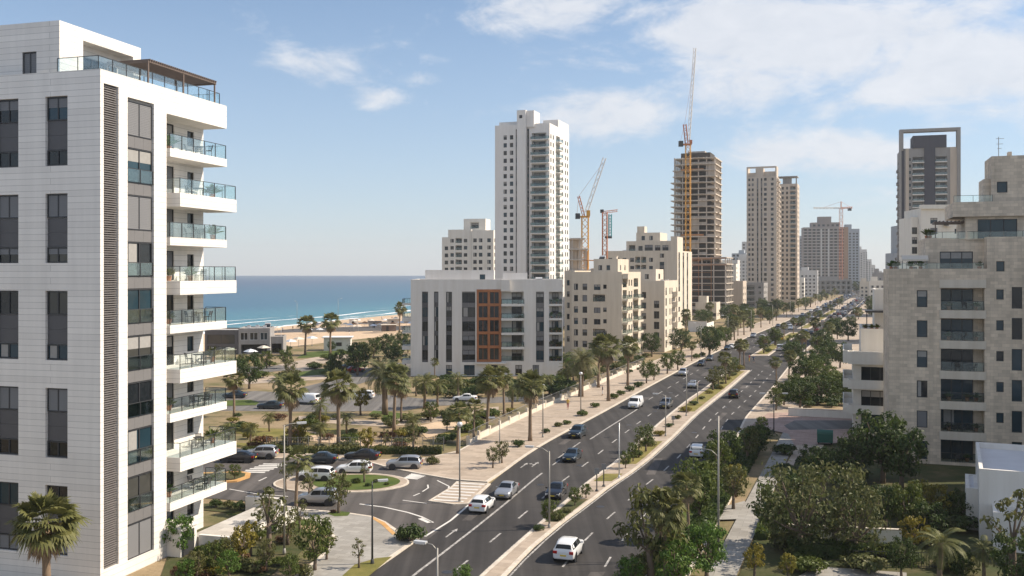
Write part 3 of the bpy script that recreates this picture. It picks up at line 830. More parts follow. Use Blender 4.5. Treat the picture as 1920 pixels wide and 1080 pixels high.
for n in range(9):
    zf = lbal(n)
    p = lw(W-.85, 12.4); furniture(p.x, p.y, zf, n*.7, whr[n], 3)
    if n in (0, 3, 4, 8, 6):
        p = lw(W-1.3, 9.2); potted(p.x, p.y, zf, 'leafy plant in a clay pot '+whr[n], 1.5 if n == 0 else 1.0, n)
    if n in (1, 2, 5, 7): p = lw(W-.7, 14.1); potted(p.x, p.y, zf, 'bushy corner plant '+whr[n], 1.3, n+40)
    if n in (3,): p = lw(W-.6, 10.9); potted(p.x, p.y, zf, 'small spiky plant by the glass rail '+whr[n], 1.2, n+20)
b.finish()
# roof terrace storey and pergola
b2 = b; pb = Bldg('penthouse', 'white stone penthouse storey set back on the roof of the tall white block', 'penthouse', O, va, 'white_stone', 'roof_white', detail=1, seed=2)
pb.block(4, .6, W-3.8-4, 8.6, 33.21, 38.15, F=[(uF(7.0)-4+.1, 34.4, 1.2, 1.75, 'win', {'st': 's'})], R=[(2.3, 34.1, 5.4, 3.2, 'log', {'dep': 1.0, 'ww': .75})], par=.5)
pb.finish()
mb = MB(); mb.box(W-3.4, .6, 33.0, W-3.4, .6, 33.0) if 0 else None
rl = MB()
zt = 34.5
for (p, q) in (((W-3.7, .3), (W-.4, .3)), ((W-.4, .3), (W-.4, 14.6)), ((W-.4, 14.6), (W-8, 14.6))):
    Ln = math.hypot(q[0]-p[0], q[1]-p[1]); a = math.atan2(q[1]-p[1], q[0]-p[0]); hh = .95
    rl.box(0, -.012, zt, Ln, .012, zt+hh, 1, a, p); rl.box(0, -.02, zt+hh, Ln, .02, zt+hh+.04, 0, a, p)
    m_ = max(1, round(Ln/1.5))
    for i in range(m_+1): t = Ln*i/m_; rl.box(t-.02, -.02, zt, t+.02, .02, zt+hh, 0, a, p)
rl.build('railing', ['metal_dark', 'rail_glass'], b.root)
pg = empty('pergola', (*lw(W-3.6, 5.0), 33.5), va, 'brown slatted pergola on the roof terrace of the tall white block', 'pergola')
mb = MB()
for i in range(34): mb.box(0, .1+i*.25, 2.62, 3.7, .19+i*.25, 2.74)
mb.box(0, 0, 2.45, 3.6, .08, 2.62); mb.box(0, 8.45, 2.45, 3.6, 8.53, 2.62); mb.box(0, 0.08, 2.5, .08, 8.45, 2.62); mb.box(3.52, .08, 2.5, 3.6, 8.45, 2.62); mb.build('slat_roof', 'pergola_wood', pg)
for x in (0.02, 3.48):
    for y in (.02, 4.2, 8.35): mb = MB(); mb.box(x, y, .1, x+.1, y+.1, 2.45); mb.build('post', 'pergola_wood', pg)
p = lw(W-2.2, 3.2); potted(p.x, p.y, 33.7, 'green shrub in a pot on the roof terrace of the white block', 1.3, 31)
# forecourt podium of the white block
pd = empty('podium', (*lw(W+.3, 9.5), 0), va, 'low white podium terrace with a parapet at the foot of the white block', 'terrace')
mb = MB(); mb.box(0, 0, 0, 3.7, 9.5, .9); mb.build('terrace_deck', 'paving_pale', pd)
mb = MB(); mb.box(-1, 9.5, 0, 2.4, 9.9, 1.7); mb.box(3.7, -.2, 0, 3.9, 9.5, 1.15); mb.box(1.0, -.3, 0, 3.7, 0, 1.15); mb.build('parapet', 'white_plaster', pd)
mb = MB(); mb.box(-1.2, -2.4, 0, .9, -.4, 2.0); mb.box(-1.3, -2.5, 2.0, 1.0, -.3, 2.12); mb.build('gatehouse', 'white_plaster', pd)
mb = MB(); mb.box(.91, -2.2, .05, .97, -.8, 1.8); mb.build('door', 'metal_dark', pd)

# ---------- white low block with the orange timber bay
def dz(px): return (px-770)*.10722
b = Bldg('apartment_building', 'white six storey block with an orange timber bay and tall dark window strips', 'building', (gx(770, 193), 193), 0, 'white_plaster', 'roof_white', detail=1, seed=8)
cxu = lambda c: (c/4.0-30)*.10722
st = []
for c0, c1, wh, pm in ((205, 250, 2.0, 'spandrel_dark'), (295, 328, 2.1, 'spandrel_dark'), (385, 430, 2.2, 'spandrel_dark'), (505, 605, 2.0, 'spandrel_grey'), (1060, 1120, 1.9, 'spandrel_grey')):
    st.append((cxu(c0), 2.75, cxu(c1)-cxu(c0), 14.2, 'strip', {'z': 3.2, 'fh': 2.87, 'wh': wh, 'panel': pm}))
for i in range(5):
    z = 3.0+2.87*i
    st.append((cxu(800), z, cxu(968)-cxu(800), 2.45, 'log', {'dep': 1.4, 'at': .85, 'ww': .45})); st.append((cxu(1158), z, cxu(1255)-cxu(1158), 2.45, 'log', {'dep': 1.2, 'ww': .5}))
for c0, c1 in ((385, 430), (520, 600), (700, 785), (905, 955), (1035, 1082)): st.append((cxu(c0), .1, cxu(c1)-cxu(c0), 2.1, 'win'))
# the timber bay: a wide opening filled with framed windows
st.append((cxu(615), 2.8, cxu(795)-cxu(615), 14.2, 'blank', {'dep': .25}))
blkA = (0, 0, 30.6, 16)
b.block(*blkA, -.2, 19.4, F=st, L=grid([2, 6, 10], 1.4, 3.4, 2.87, 5, 1.5), par=1.0)
b.block(2.7, 2.5, 14, 10, 18.4, 21.3, F=[(11.1, 19.2, 1.1, 1.2, 'win')], par=.4)
b.block(18.5, 3, 5, 6, 18.4, 20.7, par=.4)
T, r, _ = b.side(*blkA, 'F')
mb = MB(); u0, u1 = cxu(615), cxu(795)
for i in range(6): mb.box(u0, -.06, 2.8+2.82*i, u1, .28, 3.3+2.82*i)
for u in (u0, u0+(u1-u0)*.47, u1-.28): mb.box(u, -.07, 2.81, u+.42, .27, 16.98)
b.part('timber_cladding', mb, ['wood_orange'])
for i in range(5):
    for u in (u0+.3, u0+(u1-u0)*.47+.3): b.win(T, r, u, 3.18+2.82*i, (u1-u0)*.47-.35, 2.42, .18, 'g', fr='wood_orange')
for i in range(5):
    z = 3.0+2.87*i
    if i in (1, 2, 3, 4): b.balcony(blkA, 'F', cxu(800), z, cxu(968)-cxu(800)+.1, 1.0, .45, 'glass', .9, wall='white_plaster')
    b.balcony(blkA, 'L', 9.2, z, 4.5, 2.0, .8 if i in (0, 1, 3) else .35, 'glass', .95); b.balcony(blkA, 'L', 1.5, z, 3.5, 1.2, .7, 'glass', .95)
mb = MB(); mb.box(cxu(800), -.75, 17.05, cxu(862), -.003, 19.35); b.part('box_canopy', mb, ['white_plaster'])
mb = MB(); mb.box(cxu(610), -.9, 2.45, cxu(835), -.003, 2.68); b.part('entrance_canopy', mb, ['white_plaster'])
clutter(b, [(4, 5), (8, 8), (20, 13), (26, 8), (28, 12)], 18.4)
b.finish()
for i in range(5):
    z = 3.0+2.87*i
    for k, c in enumerate((1175, 1215, 1240)): potted(gx(770, 193)+cxu(c), 193.5, z, f'potted plant on the {ORD[i+1]} end balcony of the orange bay block, {["outer", "middle", "inner"][k]} one', 1.0+.3*((i+k) % 2), i*3+k)

# ---------- beige block with the lit balcony end
def corner(px, D, u, w): c = Vector((gx(px, D), D)); return c-Vector((math.cos(u), math.sin(u)))*w
ab = math.atan2(-.37, .93)
w = 12.4
O = corner(1166, 225, ab, w)
b = Bldg('apartment_building', 'beige seven storey block with scattered small windows behind the pavement palms', 'building', O, ab, 'beige_plaster', detail=1, seed=12)
fh = 2.72
k = w/(420-60)
cu = lambda c: max(.3, (c-60)*k)
fo = []
for i in range(6):
    z = 3.0+fh*i
    fo += [(cu(78), z, 1.0, 1.5, 'win'), (cu(140), z, 1.15, 1.5, 'win'), (cu(288), z+.3, .85, 1.0, 'win')] + ([(cu(215), z, 3.0, 1.7, 'log', {'dep': .8})] if i in (4, 1) else [(cu(222), z, 1.6, 1.3, 'win')])
fo = [o for o in fo if not (o[2] < .9 and abs(o[1]-(3.3+fh*4)) < .1)]
blk = (0, 0, w, 18)
ro = []
for i in range(7): ro += [(.8, .9+fh*i, 3.6, 2.1, 'log', {'dep': 1.0, 'ww': .7}), (6.2, 1.2+fh*i, 1.0, 1.5, 'win'), (8.6, 1.2+fh*i, 1.0, 1.5, 'win'), (11, .9+fh*i, 4.4, 2.1, 'log', {'dep': 1.0, 'ww': .7})]
b.block(*blk, -.2, 20.9, F=fo, R=ro, par=.6)
b.block(-2.6, 2.5, 2.6, 15, -.2, 21.2, F=grid([.6], .7, 4, fh, 6, 1.3), par=.6)
b.block(4.6, 3, 6, 10, 20.3, 24.0, F=grid([1.2, 3.2], .9, 21.3, 3, 1, 1.2), R=grid([2, 6], 1, 21.3, 3, 1, 1.2), par=.5)
for i in range(6):
    b.balcony(blk, 'R', .5, .9+fh*i+fh*0, 4.4, 1.3, .5, 'glass', .9); b.balcony(blk, 'R', 10.6, .9+fh*i, 5.2, 1.3, .5, 'glass', .9)
b.balcony(blk, 'R', .3, 20.2, 5.4, 1.4, .9, 'solid', .3)
clutter(b, [(3, 8), (2, 13), (8, 15)], 20.3); clutter(b, [(6, 6), (8, 10)], 23.5)
b.finish()

# ---------- smaller beige block beyond it
w = 15
O = corner(1246, 250, ab, w)
b = Bldg('apartment_building', 'small cream block between the beige block and the taller stepped block', 'building', O, ab, 'cream_plaster', detail=0, seed=14)
blk = (0, 0, w, 17)
fo = grid([6.8, 9.0], 1.1, 3.0, 2.75, 5, 1.6)+grid([12.2], 1.4, 3.2, 2.75, 4, 1.9)
b.block(*blk, -.2, 18.6, F=fo, R=grid([1.2], 1.4, 1.0, 2.75, 6, 2.0)+grid([6, 8.5, 14.5], 1.1, 1.2, 2.75, 6, 1.7), par=.6)
b.block(4, 3, 8, 9, 18.0, 21.6, F=grid([1.5, 5], 1.1, 19, 3, 1, 1.3), R=grid([3], 2, 19, 3, 1, 1.4), par=.5)
for i in range(6): b.balcony(blk, 'R', 9.8, 1.0+2.75*i, 3.8, 1.3, .6, 'solid', .8)
clutter(b, [(2, 6), (13, 6), (13, 12)], 18.0)
b.finish()

# ---------- stepped large block
w = 27
O = corner(1270, 347, ab, w)
b = Bldg('apartment_building', 'long stepped stone coloured block with white pilasters at its lit end', 'building', O, ab, 'cream_plaster', detail=0, seed=16)
blk = (0, 0, w, 27); fh = 3.0
fo = grid([1.2, 4.0, 6.6, 9.5], 1.5, 3.5, fh, 8, 1.5)+grid([16.6], 1.4, 3.5, fh, 8, 1.5)+grid([11.4, 13.6], 1.9, 3.2, fh, 8, 2.2, 'log', dep=1.3, ww=.6)+[(20.5, 1.5, 1.7, 23, 'strip', {'z': 2.2, 'fh': fh, 'wh': 2.0, 'panel': 'spandrel_grey'})]+grid([20.6], 1.5, 26, 3, 1, 1.5)
ro = [(2.0, 1.0, 2.6, 27, 'strip', {'z': 1.4, 'fh': fh, 'wh': 2.1, 'panel': 'spandrel_dark'}), (9.5, 1.0, 2.6, 27, 'strip', {'z': 1.4, 'fh': fh, 'wh': 2.1, 'panel': 'spandrel_dark'}), (17, 1.0, 2.6, 27, 'strip', {'z': 1.4, 'fh': fh, 'wh': 2.1, 'panel': 'spandrel_dark'})]
b.block(*blk, -.2, 28.6, F=fo, R=ro, par=.8)
b.block(7.5, 2, 17, 20, 27.8, 32.2, F=[(1, 28.4, 2.4, 2.4, 'log', {'dep': 1}), (4.6, 28.6, 1.6, 1.8, 'win'), (7, 28.6, 3, 2.2, 'win'), (10.8, 28.6, 2, 2, 'win'), (13.6, 28.6, 2.2, 2, 'win')], R=grid([3, 9, 14], 2, 28.6, 3, 1, 2), par=.7)
b.block(10.5, 5, 9, 12, 31.4, 35.4, F=grid([2, 5], 1.3, 32.6, 3, 1, 1.6), par=.5); b.block(10.6, 6, 2.8, 4, 34.9, 37.8, par=.4)
b.block(24.6, .02, 2.38, 10, 28.6, 33.6, par=.6)
clutter(b, [(3, 5), (4, 12), (3, 18)], 27.8); clutter(b, [(22, 8), (9, 14)], 31.5)
b.finish()

# ---------- tall white tower
at = math.atan2(-.33, .944)
D0 = 350
O = Vector((gx(928, D0+7), D0+7)); w = 21.2
b = Bldg('apartment_tower', 'tall white residential tower near the shore with a projecting lift shaft', 'tower', O, at, 'tower_white', detail=0, seed=20, styles='gggcdg')
fh = 2.86; blk = (0, 0, w, 26)
n = 24
fo = grid([3.4, 5.9], 1.3, 4.0, fh, 24, 1.6)+[(8.2, 3.5, .7, 70, 'strip', {'z': 4, 'fh': fh, 'wh': 1.7, 'panel': 'spandrel_grey'}), (12.6, 3.5, .8, 70, 'strip', {'z': 4, 'fh': fh, 'wh': 1.5, 'panel': 'spandrel_dark'})]
fo += grid([14.4], 5.6, 3.6, fh, 24, 2.35, 'log', dep=1.6, ww=.75, at=.3)
ro = []
for i in range(24): ro += [(1.2, 3.9+fh*i, 1.3, 1.6, 'win'), (4.2, 3.9+fh*i, 1.3, 1.6, 'win'), (8.5, 3.6+fh*i, 5, 2.3, 'log', {'dep': 1.2, 'ww': .6}), (16, 3.9+fh*i, 1.3, 1.6, 'win'), (20.5, 3.9+fh*i, 1.3, 1.6, 'win'), (23.3, 3.9+fh*i, 1.3, 1.6, 'win')]
b.block(*blk, -.2, 75.2, F=fo, R=ro, L=grid([4, 9, 14, 20], 1.4, 4, fh, 24, 1.6), par=1.2)
b.block(9.1, -1.4, 3.4, 7, -.2, 80.2, F=[(.9, 77.2, 1.2, 1.2, 'win')], par=.6); b.block(12.52, -.6, 2.9, 7, 74.0, 80.0, par=.6)
b.block(15, 12, 6, 14, 74.0, 78.2, par=.6); b.block(.6, 3, 8, 10, 74.0, 76.8, par=.6)
for i in range(24):
    b.balcony(blk, 'F', 14.2, 3.6+fh*i, 6.9, 1.0, .3, 'glass', 1.0, glm='rail_glass_dark'); b.balcony(blk, 'R', 8.3, 3.6+fh*i, 5.4, 1.3, .3, 'glass', 1.0)
b.finish()

# ---------- mid rise behind, towards the sea
O = Vector((gx(825, 404), 404))
b = Bldg('apartment_building', 'pale mid rise block in front of the sea beside the tall white tower', 'building', O, at*.6, 'warm_white', detail=0, seed=22, styles='gggc')
fh = 3.0
b.block(0, 3, 8, 14, -.2, 35.5, F=grid([1.2, 4.8], 1.6, 15, fh, 6, 1.6)+grid([3.2], 1.0, 15, fh, 6, 1.2), L=grid([3, 8], 2, 15, fh, 6, 2), par=.7)
b.block(3.2, 1.2, 10, 14, -.2, 38.6, F=grid([1.0, 6.8], 1.5, 15.2, fh, 7, 1.5)+grid([3.2], 2.8, 15, fh, 7, 2.0, 'log', dep=1.1), par=.7)
b.block(13.6, 0, 9.5, 16, -.2, 38.2, F=grid([.8, 3.2, 6.8], 1.5, 15.2, fh, 7, 1.6), R=grid([1.5, 5, 9, 12.5], 1.6, 15.2, fh, 7, 1.6), par=.7)
b.block(9, 5, 9.5, 9, 38, 43.3, F=[(3, 39.2, 3.6, 2.6, 'log', {'dep': .8})], par=.5)
clutter(b, [(2, 9), (5, 12), (21, 8)], 36.5)
b.finish()
# ---------- concrete tower under construction
def lattice(mb, a, b, s, n, mi=0, t=.09, tri=False):
    a, b = Vector(a), Vector(b); d = (b-a); L = d.length; d.normalize()
    ref = Vector((0, 0, 1)) if abs(d.z) < .9 else Vector((1, 0, 0))
    u = d.cross(ref).normalized(); v = d.cross(u)
    cs = [(-1, -1), (1, -1), (1, 1), (-1, 1)] if not tri else [(-1, -.6), (1, -.6), (0, .8)]
    P = lambda c, x: a+d*x+(u*c[0]+v*c[1])*s/2
    for c in cs: mb.tube([P(c, 0), P(c, L)], t, 4, mi)
    for i in range(n):
        for j in range(len(cs)):
            c0, c1 = cs[j], cs[(j+1) % len(cs)]
            if i % 2: c0, c1 = c1, c0
            mb.tube([P(c0, L*i/n), P(c1, L*(i+1)/n)], t*.6, 3, mi, False)
aw = math.atan2(-.36, .933)
w = 20.5
O = corner(1341, 467, aw, w)
root = empty('construction_tower', (O.x, O.y, 0), aw, 'bare concrete tower under construction with open floors behind the yellow crane mast', 'tower')
mb = MB(); mb.box(3, 4, 0, w-3, 17, 79.6); mb.build('core', 'void_shade', root)  # core coloured dark so the open floors read as shaded voids
mb = MB(); mb.box(6, 6, 78.5, w-6, 15, 80.6); mb.build('roof_slab', 'raw_concrete', root)
mb = MB(); rd = random.Random(9)
for x in [0.3+i*(w-.9)/5 for i in range(6)]: mb.box(x, .2, 0, x+.5, .8, 77); mb.box(x, 19.2, 0, x+.5, 19.8, 77)
for y in [4+i*3.8 for i in range(5)]: mb.box(w-.8, y, 0, w-.25, y+.6, 77); mb.box(.2, y, 0, .7, y+.6, 77)
mb.build('column_frame', 'concrete', root)
for i in range(26):
    z = 2.95*i
    for k in range(5):
        if rd.random() < .34: x = .85+k*(w-.9)/5; mb = MB(); mb.box(x, .9, z+.01, x+(w-.9)/5-.55, 1.05, z+rd.choice([1.0, 1.0, 2.4])); mb.build('infill_wall', 'concrete', root)
    for k in range(4):
        if rd.random() < .4: y = 4.6+k*3.8; mb = MB(); mb.box(w-1.1, y, z+.01, w-.95, y+3.1, z+rd.choice([1.0, 2.4])); mb.build('infill_wall', 'concrete', root)
for i in range(1, 27):
    z = 2.95*i; e = 1.0 if 6 < i < 23 else .0
    if i > 24: e = -1.0
    mb = MB(); mb.box(-.3-e, -.4, z-.5, w+.3, 20.2, z)
    if i % 2 and i < 25: mb.box(w+.3, 5, z-.3, w+1.3, 10, z-.003); mb.box(2, -1.4, z-.3, 8, -.4, z-.003)
    else: mb.box(10, -1.2, z-.3, 15, -.4, z-.003)
    mb.build('floor_slab', 'raw_concrete' if i % 3 else 'concrete', root)
mb = MB()
for z in (70.5, 38.5, 26.0): mb.box(4, -.62, z, 15, -.5, z+.8)
mb.build('safety_barrier', 'scaffold_orange', root)
# its wider podium with scaffolding
O2 = corner(1362, 458, aw, 17.5)
pod = empty('construction_podium', (O2.x, O2.y, 0), aw, 'unfinished podium wrapped in orange scaffolding at the foot of the bare concrete tower', 'building')
mb = MB(); mb.box(1, 2, 0, 16.5, 22, 25); mb.build('core', 'void_shade', pod)
for i in range(1, 10): mb = MB(); mb.box(0, 0, 3.1*i-.45, 17.5, 23, 3.1*i); mb.build('floor_slab', 'concrete' if i % 2 else 'raw_concrete', pod)
mb = MB()
for x in (0.2, 5.6, 11.2, 16.8): mb.box(x, .1, 0, x+.5, .6, 27.4)
for y in (6, 12, 18): mb.box(17, y, 0, 17.4, y+.6, 27.4)
for i in range(2):
    for k in range(3):
        if 1: mb.box(.75+k*5.6, .8, 3.1*i+.01, 5.55+k*5.6, 1.0, 3.1*i+1.0)
mb.build('column_frame', 'raw_concrete', pod)
mb = MB()
for x in (-1.2, 4.5, 10.5): mb.tube([(x, -1.2, 0), (x, -1.2, 28)], .11, 4)
for i in range(9): mb.tube([(-1.2, -1.2, 3.1*i+2), (10.5, -1.2, 3.1*i+2)], .06, 4)
mb.build('scaffold', 'scaffold_orange', pod)
for z in (27.0, 23.9): mb = MB(); mb.box(-.2, -.16, z, 17.6, -.06, z+.7); mb.build('safety_barrier', 'scaffold_net', pod)

def tower_crane(name, label, x, y, z0, zt, mat, jib, sw=1.7):
    c = empty(name, (x, y, 0), 0, label, 'crane')
    mb = MB(); lattice(mb, (0, 0, z0), (0, 0, zt), sw, int((zt-z0)/sw/1.1), 0, .16); mb.build('mast', mat, c)
    return c
# luffing crane on the concrete tower
X, D = gx(1290, 455), 455
c = tower_crane('tower_crane', 'tall luffing crane with yellow mast and near vertical jib at the concrete tower', X, D, 0, gz(270, D), 'crane_yellow', 0, 2.2)
zt = gz(270, D)
mb = MB(); lattice(mb, (.3, 0, zt+1), (gx(1303, D)-X, 0, gz(90, D)), 1.5, 34, 0, .13, True); mb.build('jib', 'crane_white', c)
mb = MB(); lattice(mb, (-.6, 0, zt), (-1.6, 0, gz(233, D)), 1.3, 8, 0, .13); mb.tube([(-1.6, 0, gz(233, D)), (gx(1301, D)-X, 0, gz(120, D))], .05, 3); mb.tube([(-1.6, 0, gz(233, D)), (-3.6, 0, zt+1)], .06, 3); mb.build('gantry_frame', 'crane_red', c)
mb = MB(); mb.box(-4.4, -1, zt-1.2, -2.4, 1, zt+1.4); mb.build('counterweight', 'metal_dark', c)
mb = MB(); mb.box(-2.4, -.9, zt-.6, 1.6, .9, zt+.1); mb.box(.6, -1.4, zt, 1.8, -.2, zt+1.8); mb.build('cab', 'crane_red', c)
# luffing crane behind the beige block
X, D = gx(1097, 300), 300
zt = gz(405, D)
c = tower_crane('tower_crane', 'orange and white luffing crane leaning its jib beside the tall white tower', X, D, 0, zt, 'crane_yellow', 0, 2.0)
mb = MB(); lattice(mb, (.4, 0, zt+1), (gx(1134, D)-X, 0, gz(296, D)), 1.3, 14, 0, .12, True); mb.build('jib', 'crane_white', c)
mb = MB(); lattice(mb, (-.4, 0, zt), (gx(1085, D)-X, 0, gz(368, D)), 1.0, 6, 0, .1, True); mb.tube([(gx(1085, D)-X, 0, gz(368, D)), (gx(1130, D)-X, 0, gz(306, D))], .04, 3); mb.tube([(gx(1085, D)-X, 0, gz(368, D)), (-2.6, 0, zt)], .05, 3); mb.build('gantry_frame', 'crane_red', c)
mb = MB(); mb.box(-3.0, -.9, zt-.9, -1.6, .9, zt+.8); mb.build('counterweight', 'metal_dark', c)
mb = MB(); mb.box(-1.6, -.8, zt-.5, 1.4, .8, zt); mb.box(.4, -1.3, zt, 1.5, -.1, zt+1.7); mb.build('cab', 'crane_yellow', c)
# small hammerhead crane
X, D = gx(1134, 320), 320
zt = gz(398, D)
c = tower_crane('tower_crane', 'slim pink and white crane mast with a hanging teal hoist frame', X, D, 0, zt, 'crane_red', 0, 1.5)
mb = MB(); lattice(mb, (-.8, 0, zt), (gx(1158, D)-X, 0, zt+.6), .9, 8, 0, .08, True); mb.build('jib', 'crane_red', c)
mb = MB(); lattice(mb, (gx(1144, D)-X, 0, gz(445, D)), (gx(1144, D)-X, 0, gz(402, D)), .9, 8, 0, .13); mb.build('hoist_frame', 'crane_teal', c)
mb = MB(); mb.box(-1.5, -.6, zt-.2, -.4, .6, zt+.9); mb.box(0, -.6, gz(447, D), 2.3, .6, gz(443, D)); mb.build('cab', 'metal_dark', c)
# distant hammerhead crane
X, D = gx(1577, 900), 900
zt = gz(390, D)
c = tower_crane('tower_crane', 'distant hammerhead crane with a level jib over the hazy building site', X, D, 0, zt, 'crane_red', 0, 2.6)
mb = MB(); lattice(mb, (0, 0, zt), (gx(1525, D)-X, 0, zt), 1.6, 16, 0, .2, True); mb.build('jib', 'crane_white', c)
mb = MB(); lattice(mb, (0, 0, zt), (gx(1598, D)-X, 0, zt+.5), 1.6, 6, 0, .25, True); mb.tube([(0, 0, zt), (0, 0, gz(378, D))], .5, 4); mb.tube([(0, 0, gz(378, D)), (gx(1545, D)-X, 0, zt+.6)], .12, 3); mb.tube([(0, 0, gz(378, D)), (gx(1595, D)-X, 0, zt+.6)], .12, 3); mb.build('counter_jib', 'crane_red', c)
mb = MB(); mb.box(gx(1593, D)-X-1.5, -1, zt-2.6, gx(1593, D)-X+1.5, 1, zt-.3); mb.build('counterweight', 'metal_dark', c)
# bare frame site behind the beige block
Dq = 292
sf = empty('building_frame', (gx(1070, Dq), Dq, 0), 0, 'bare grey concrete frame of a new building behind the orange crane mast', 'building site')
for i, z in enumerate((12, 15.2, 18.4, 21.6, 24.8, 28, 31.2)):
    mb = MB(); mb.box(0, 0, z-.4, 9.5 if i < 4 else 4.5 + (i % 2), 11, z); mb.build('floor_slab', 'raw_concrete', sf)
mb = MB()
for x, h in ((.3, 31), (2.6, 31), (4.6, 28), (7, 22), (9, 21.5)):
    for y in (.3, 5, 10): mb.box(x, y, 0, x+.4, y+.4, h)
mb.build('column_frame', 'concrete', sf)
mb = MB(); mb.box(.8, 5.5, 0, 4, 9, 31.2); mb.build('core', 'raw_concrete', sf)
mb = MB(); mb.tube([(5, -.6, 10), (5, -.6, 27)], .12, 4); mb.tube([(11, -.6, 8), (11, -.6, 24)], .12, 4); mb.tube([(4, -.6, 24.5), (12, -.6, 24)], .15, 4); mb.tube([(4, -.6, 20.5), (12.5, -.6, 20.3)], .12, 4); mb.build('scaffold', 'scaffold_orange', sf)

# ---------- pair of beige towers
w = 17.5; O = corner(1456, 573, aw, w)
b = Bldg('apartment_tower', 'slender stone coloured tower with two pale ribs, in front of its twin slab', 'tower', O, aw, 'tan_plaster', detail=0, seed=30, styles='gggcds')
fh = 3.0; blk = (0, 0, w, 17)
b.block(*blk, -.2, 78, F=grid([1.0, 3.0], 1.2, 3.4, fh, 25, 1.6)+grid([10.2, 14.2], 1.6, 3.4, fh, 25, 1.7)+[(6.0, 3, .9, 74, 'strip', {'z': 3.4, 'fh': fh, 'wh': 1.8, 'panel': 'spandrel_grey'}), (8.3, 3, .9, 74, 'strip', {'z': 3.4, 'fh': fh, 'wh': 1.8, 'panel': 'spandrel_grey'})],
    R=grid([1.5, 6.5, 11.5], 3.2, 3.2, fh, 25, 2.2, 'log', dep=1.1, ww=.6), par=.8)
for i in range(25): b.balcony(blk, 'R', 1.2, 3.1+fh*i, 4, 1.2, .35, 'solid', .9); b.balcony(blk, 'R', 9.5, 3.1+fh*i, 4, 1.2, .35, 'solid', .9); b.balcony(blk, 'L', 3, 3.1+fh*i, 6, 1.0, .35, 'solid', .9)
mb = MB()
mb.box(0, 0, 78.003, .8, 10, 84); mb.box(w-.8, 0, 78.003, w, 10, 84); mb.box(.8, 0, 83, w-.8, .8, 84); mb.box(5.3, .003, 78.003, 9.8, 8, 83.0); mb.box(.8, 1.5, 78.003, 5.3, 8, 80.5); mb.box(9.8, 1.5, 78.003, w-.8, 8, 81)
b.part('roof_frame', mb, ['tan_plaster'])
b.finish()
w = 11; O = corner(1495, 600, aw, 14)
b = Bldg('apartment_tower', 'narrower stone coloured tower with stacked windows right behind the ribbed tower', 'tower', O, aw, 'tan_plaster', detail=0, seed=31, styles='gggg')
blk = (0, 0, 14, 16)
b.block(*blk, -.2, 76, F=grid([4.6, 7.2], 1.2, 3.4, fh, 24, 1.7)+grid([9.6], 3.4, 3.2, fh, 24, 2.2, 'log', dep=1.1), R=grid([2, 6, 11], 1.6, 3.4, fh, 24, 1.6), par=.8)
mb = MB(); mb.box(0, 0, 80.2, 14, 10, 80.8); mb.box(.2, .2, 76.003, .9, .9, 80.2); mb.box(13, .2, 76.003, 13.7, .9, 80.2); mb.box(5, 2, 76.003, 10, 8, 80.2); b.part('roof_frame', mb, ['grey_plaster'])
b.finish()

# ---------- low buildings along the sea side of the avenue
O = corner(1432, 545, aw, 12)
b = Bldg('apartment_building', 'low dark framed concrete block by the avenue below the ribbed tower', 'building', O, aw, 'grey_plaster', detail=0, seed=33)
b.block(0, 0, 12, 20, -.2, 14.5, F=grid([.5], 6.5, 1, 3.2, 4, 2.4, 'log', dep=1.5)+grid([9], 1.4, 1.8, 3.2, 4, 1.4), R=grid([2, 8, 14], 2, 1.8, 3.2, 4, 1.4), par=.6); b.finish()
O = corner(1393, 500, aw, 8)
b = Bldg('apartment_building', 'plain sandy coloured low block beside the scaffolded podium', 'building', O, aw, 'tan_plaster', detail=0, seed=34)
b.block(0, 0, 8, 14, -.2, 16, F=grid([1.2], 1.4, 2, 3.2, 4, 1.4), R=grid([2, 8], 2, 2, 3.2, 4, 1.4), par=.6); b.finish()
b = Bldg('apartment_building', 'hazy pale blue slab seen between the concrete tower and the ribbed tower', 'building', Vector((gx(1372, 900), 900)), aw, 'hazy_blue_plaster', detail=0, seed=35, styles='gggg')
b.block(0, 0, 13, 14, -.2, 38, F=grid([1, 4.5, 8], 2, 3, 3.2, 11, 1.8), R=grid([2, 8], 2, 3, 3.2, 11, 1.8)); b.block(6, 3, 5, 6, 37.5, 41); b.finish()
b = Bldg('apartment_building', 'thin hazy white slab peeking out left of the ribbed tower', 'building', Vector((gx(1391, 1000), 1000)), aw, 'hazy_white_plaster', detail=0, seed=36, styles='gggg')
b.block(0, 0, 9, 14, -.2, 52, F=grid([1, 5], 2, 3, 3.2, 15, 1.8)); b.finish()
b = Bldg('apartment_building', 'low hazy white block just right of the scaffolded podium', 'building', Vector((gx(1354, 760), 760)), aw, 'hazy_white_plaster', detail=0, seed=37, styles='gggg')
b.block(0, 0, 12, 14, -.2, 30, F=grid([1, 5, 9], 2, 3, 3.2, 8, 1.8)); b.finish()
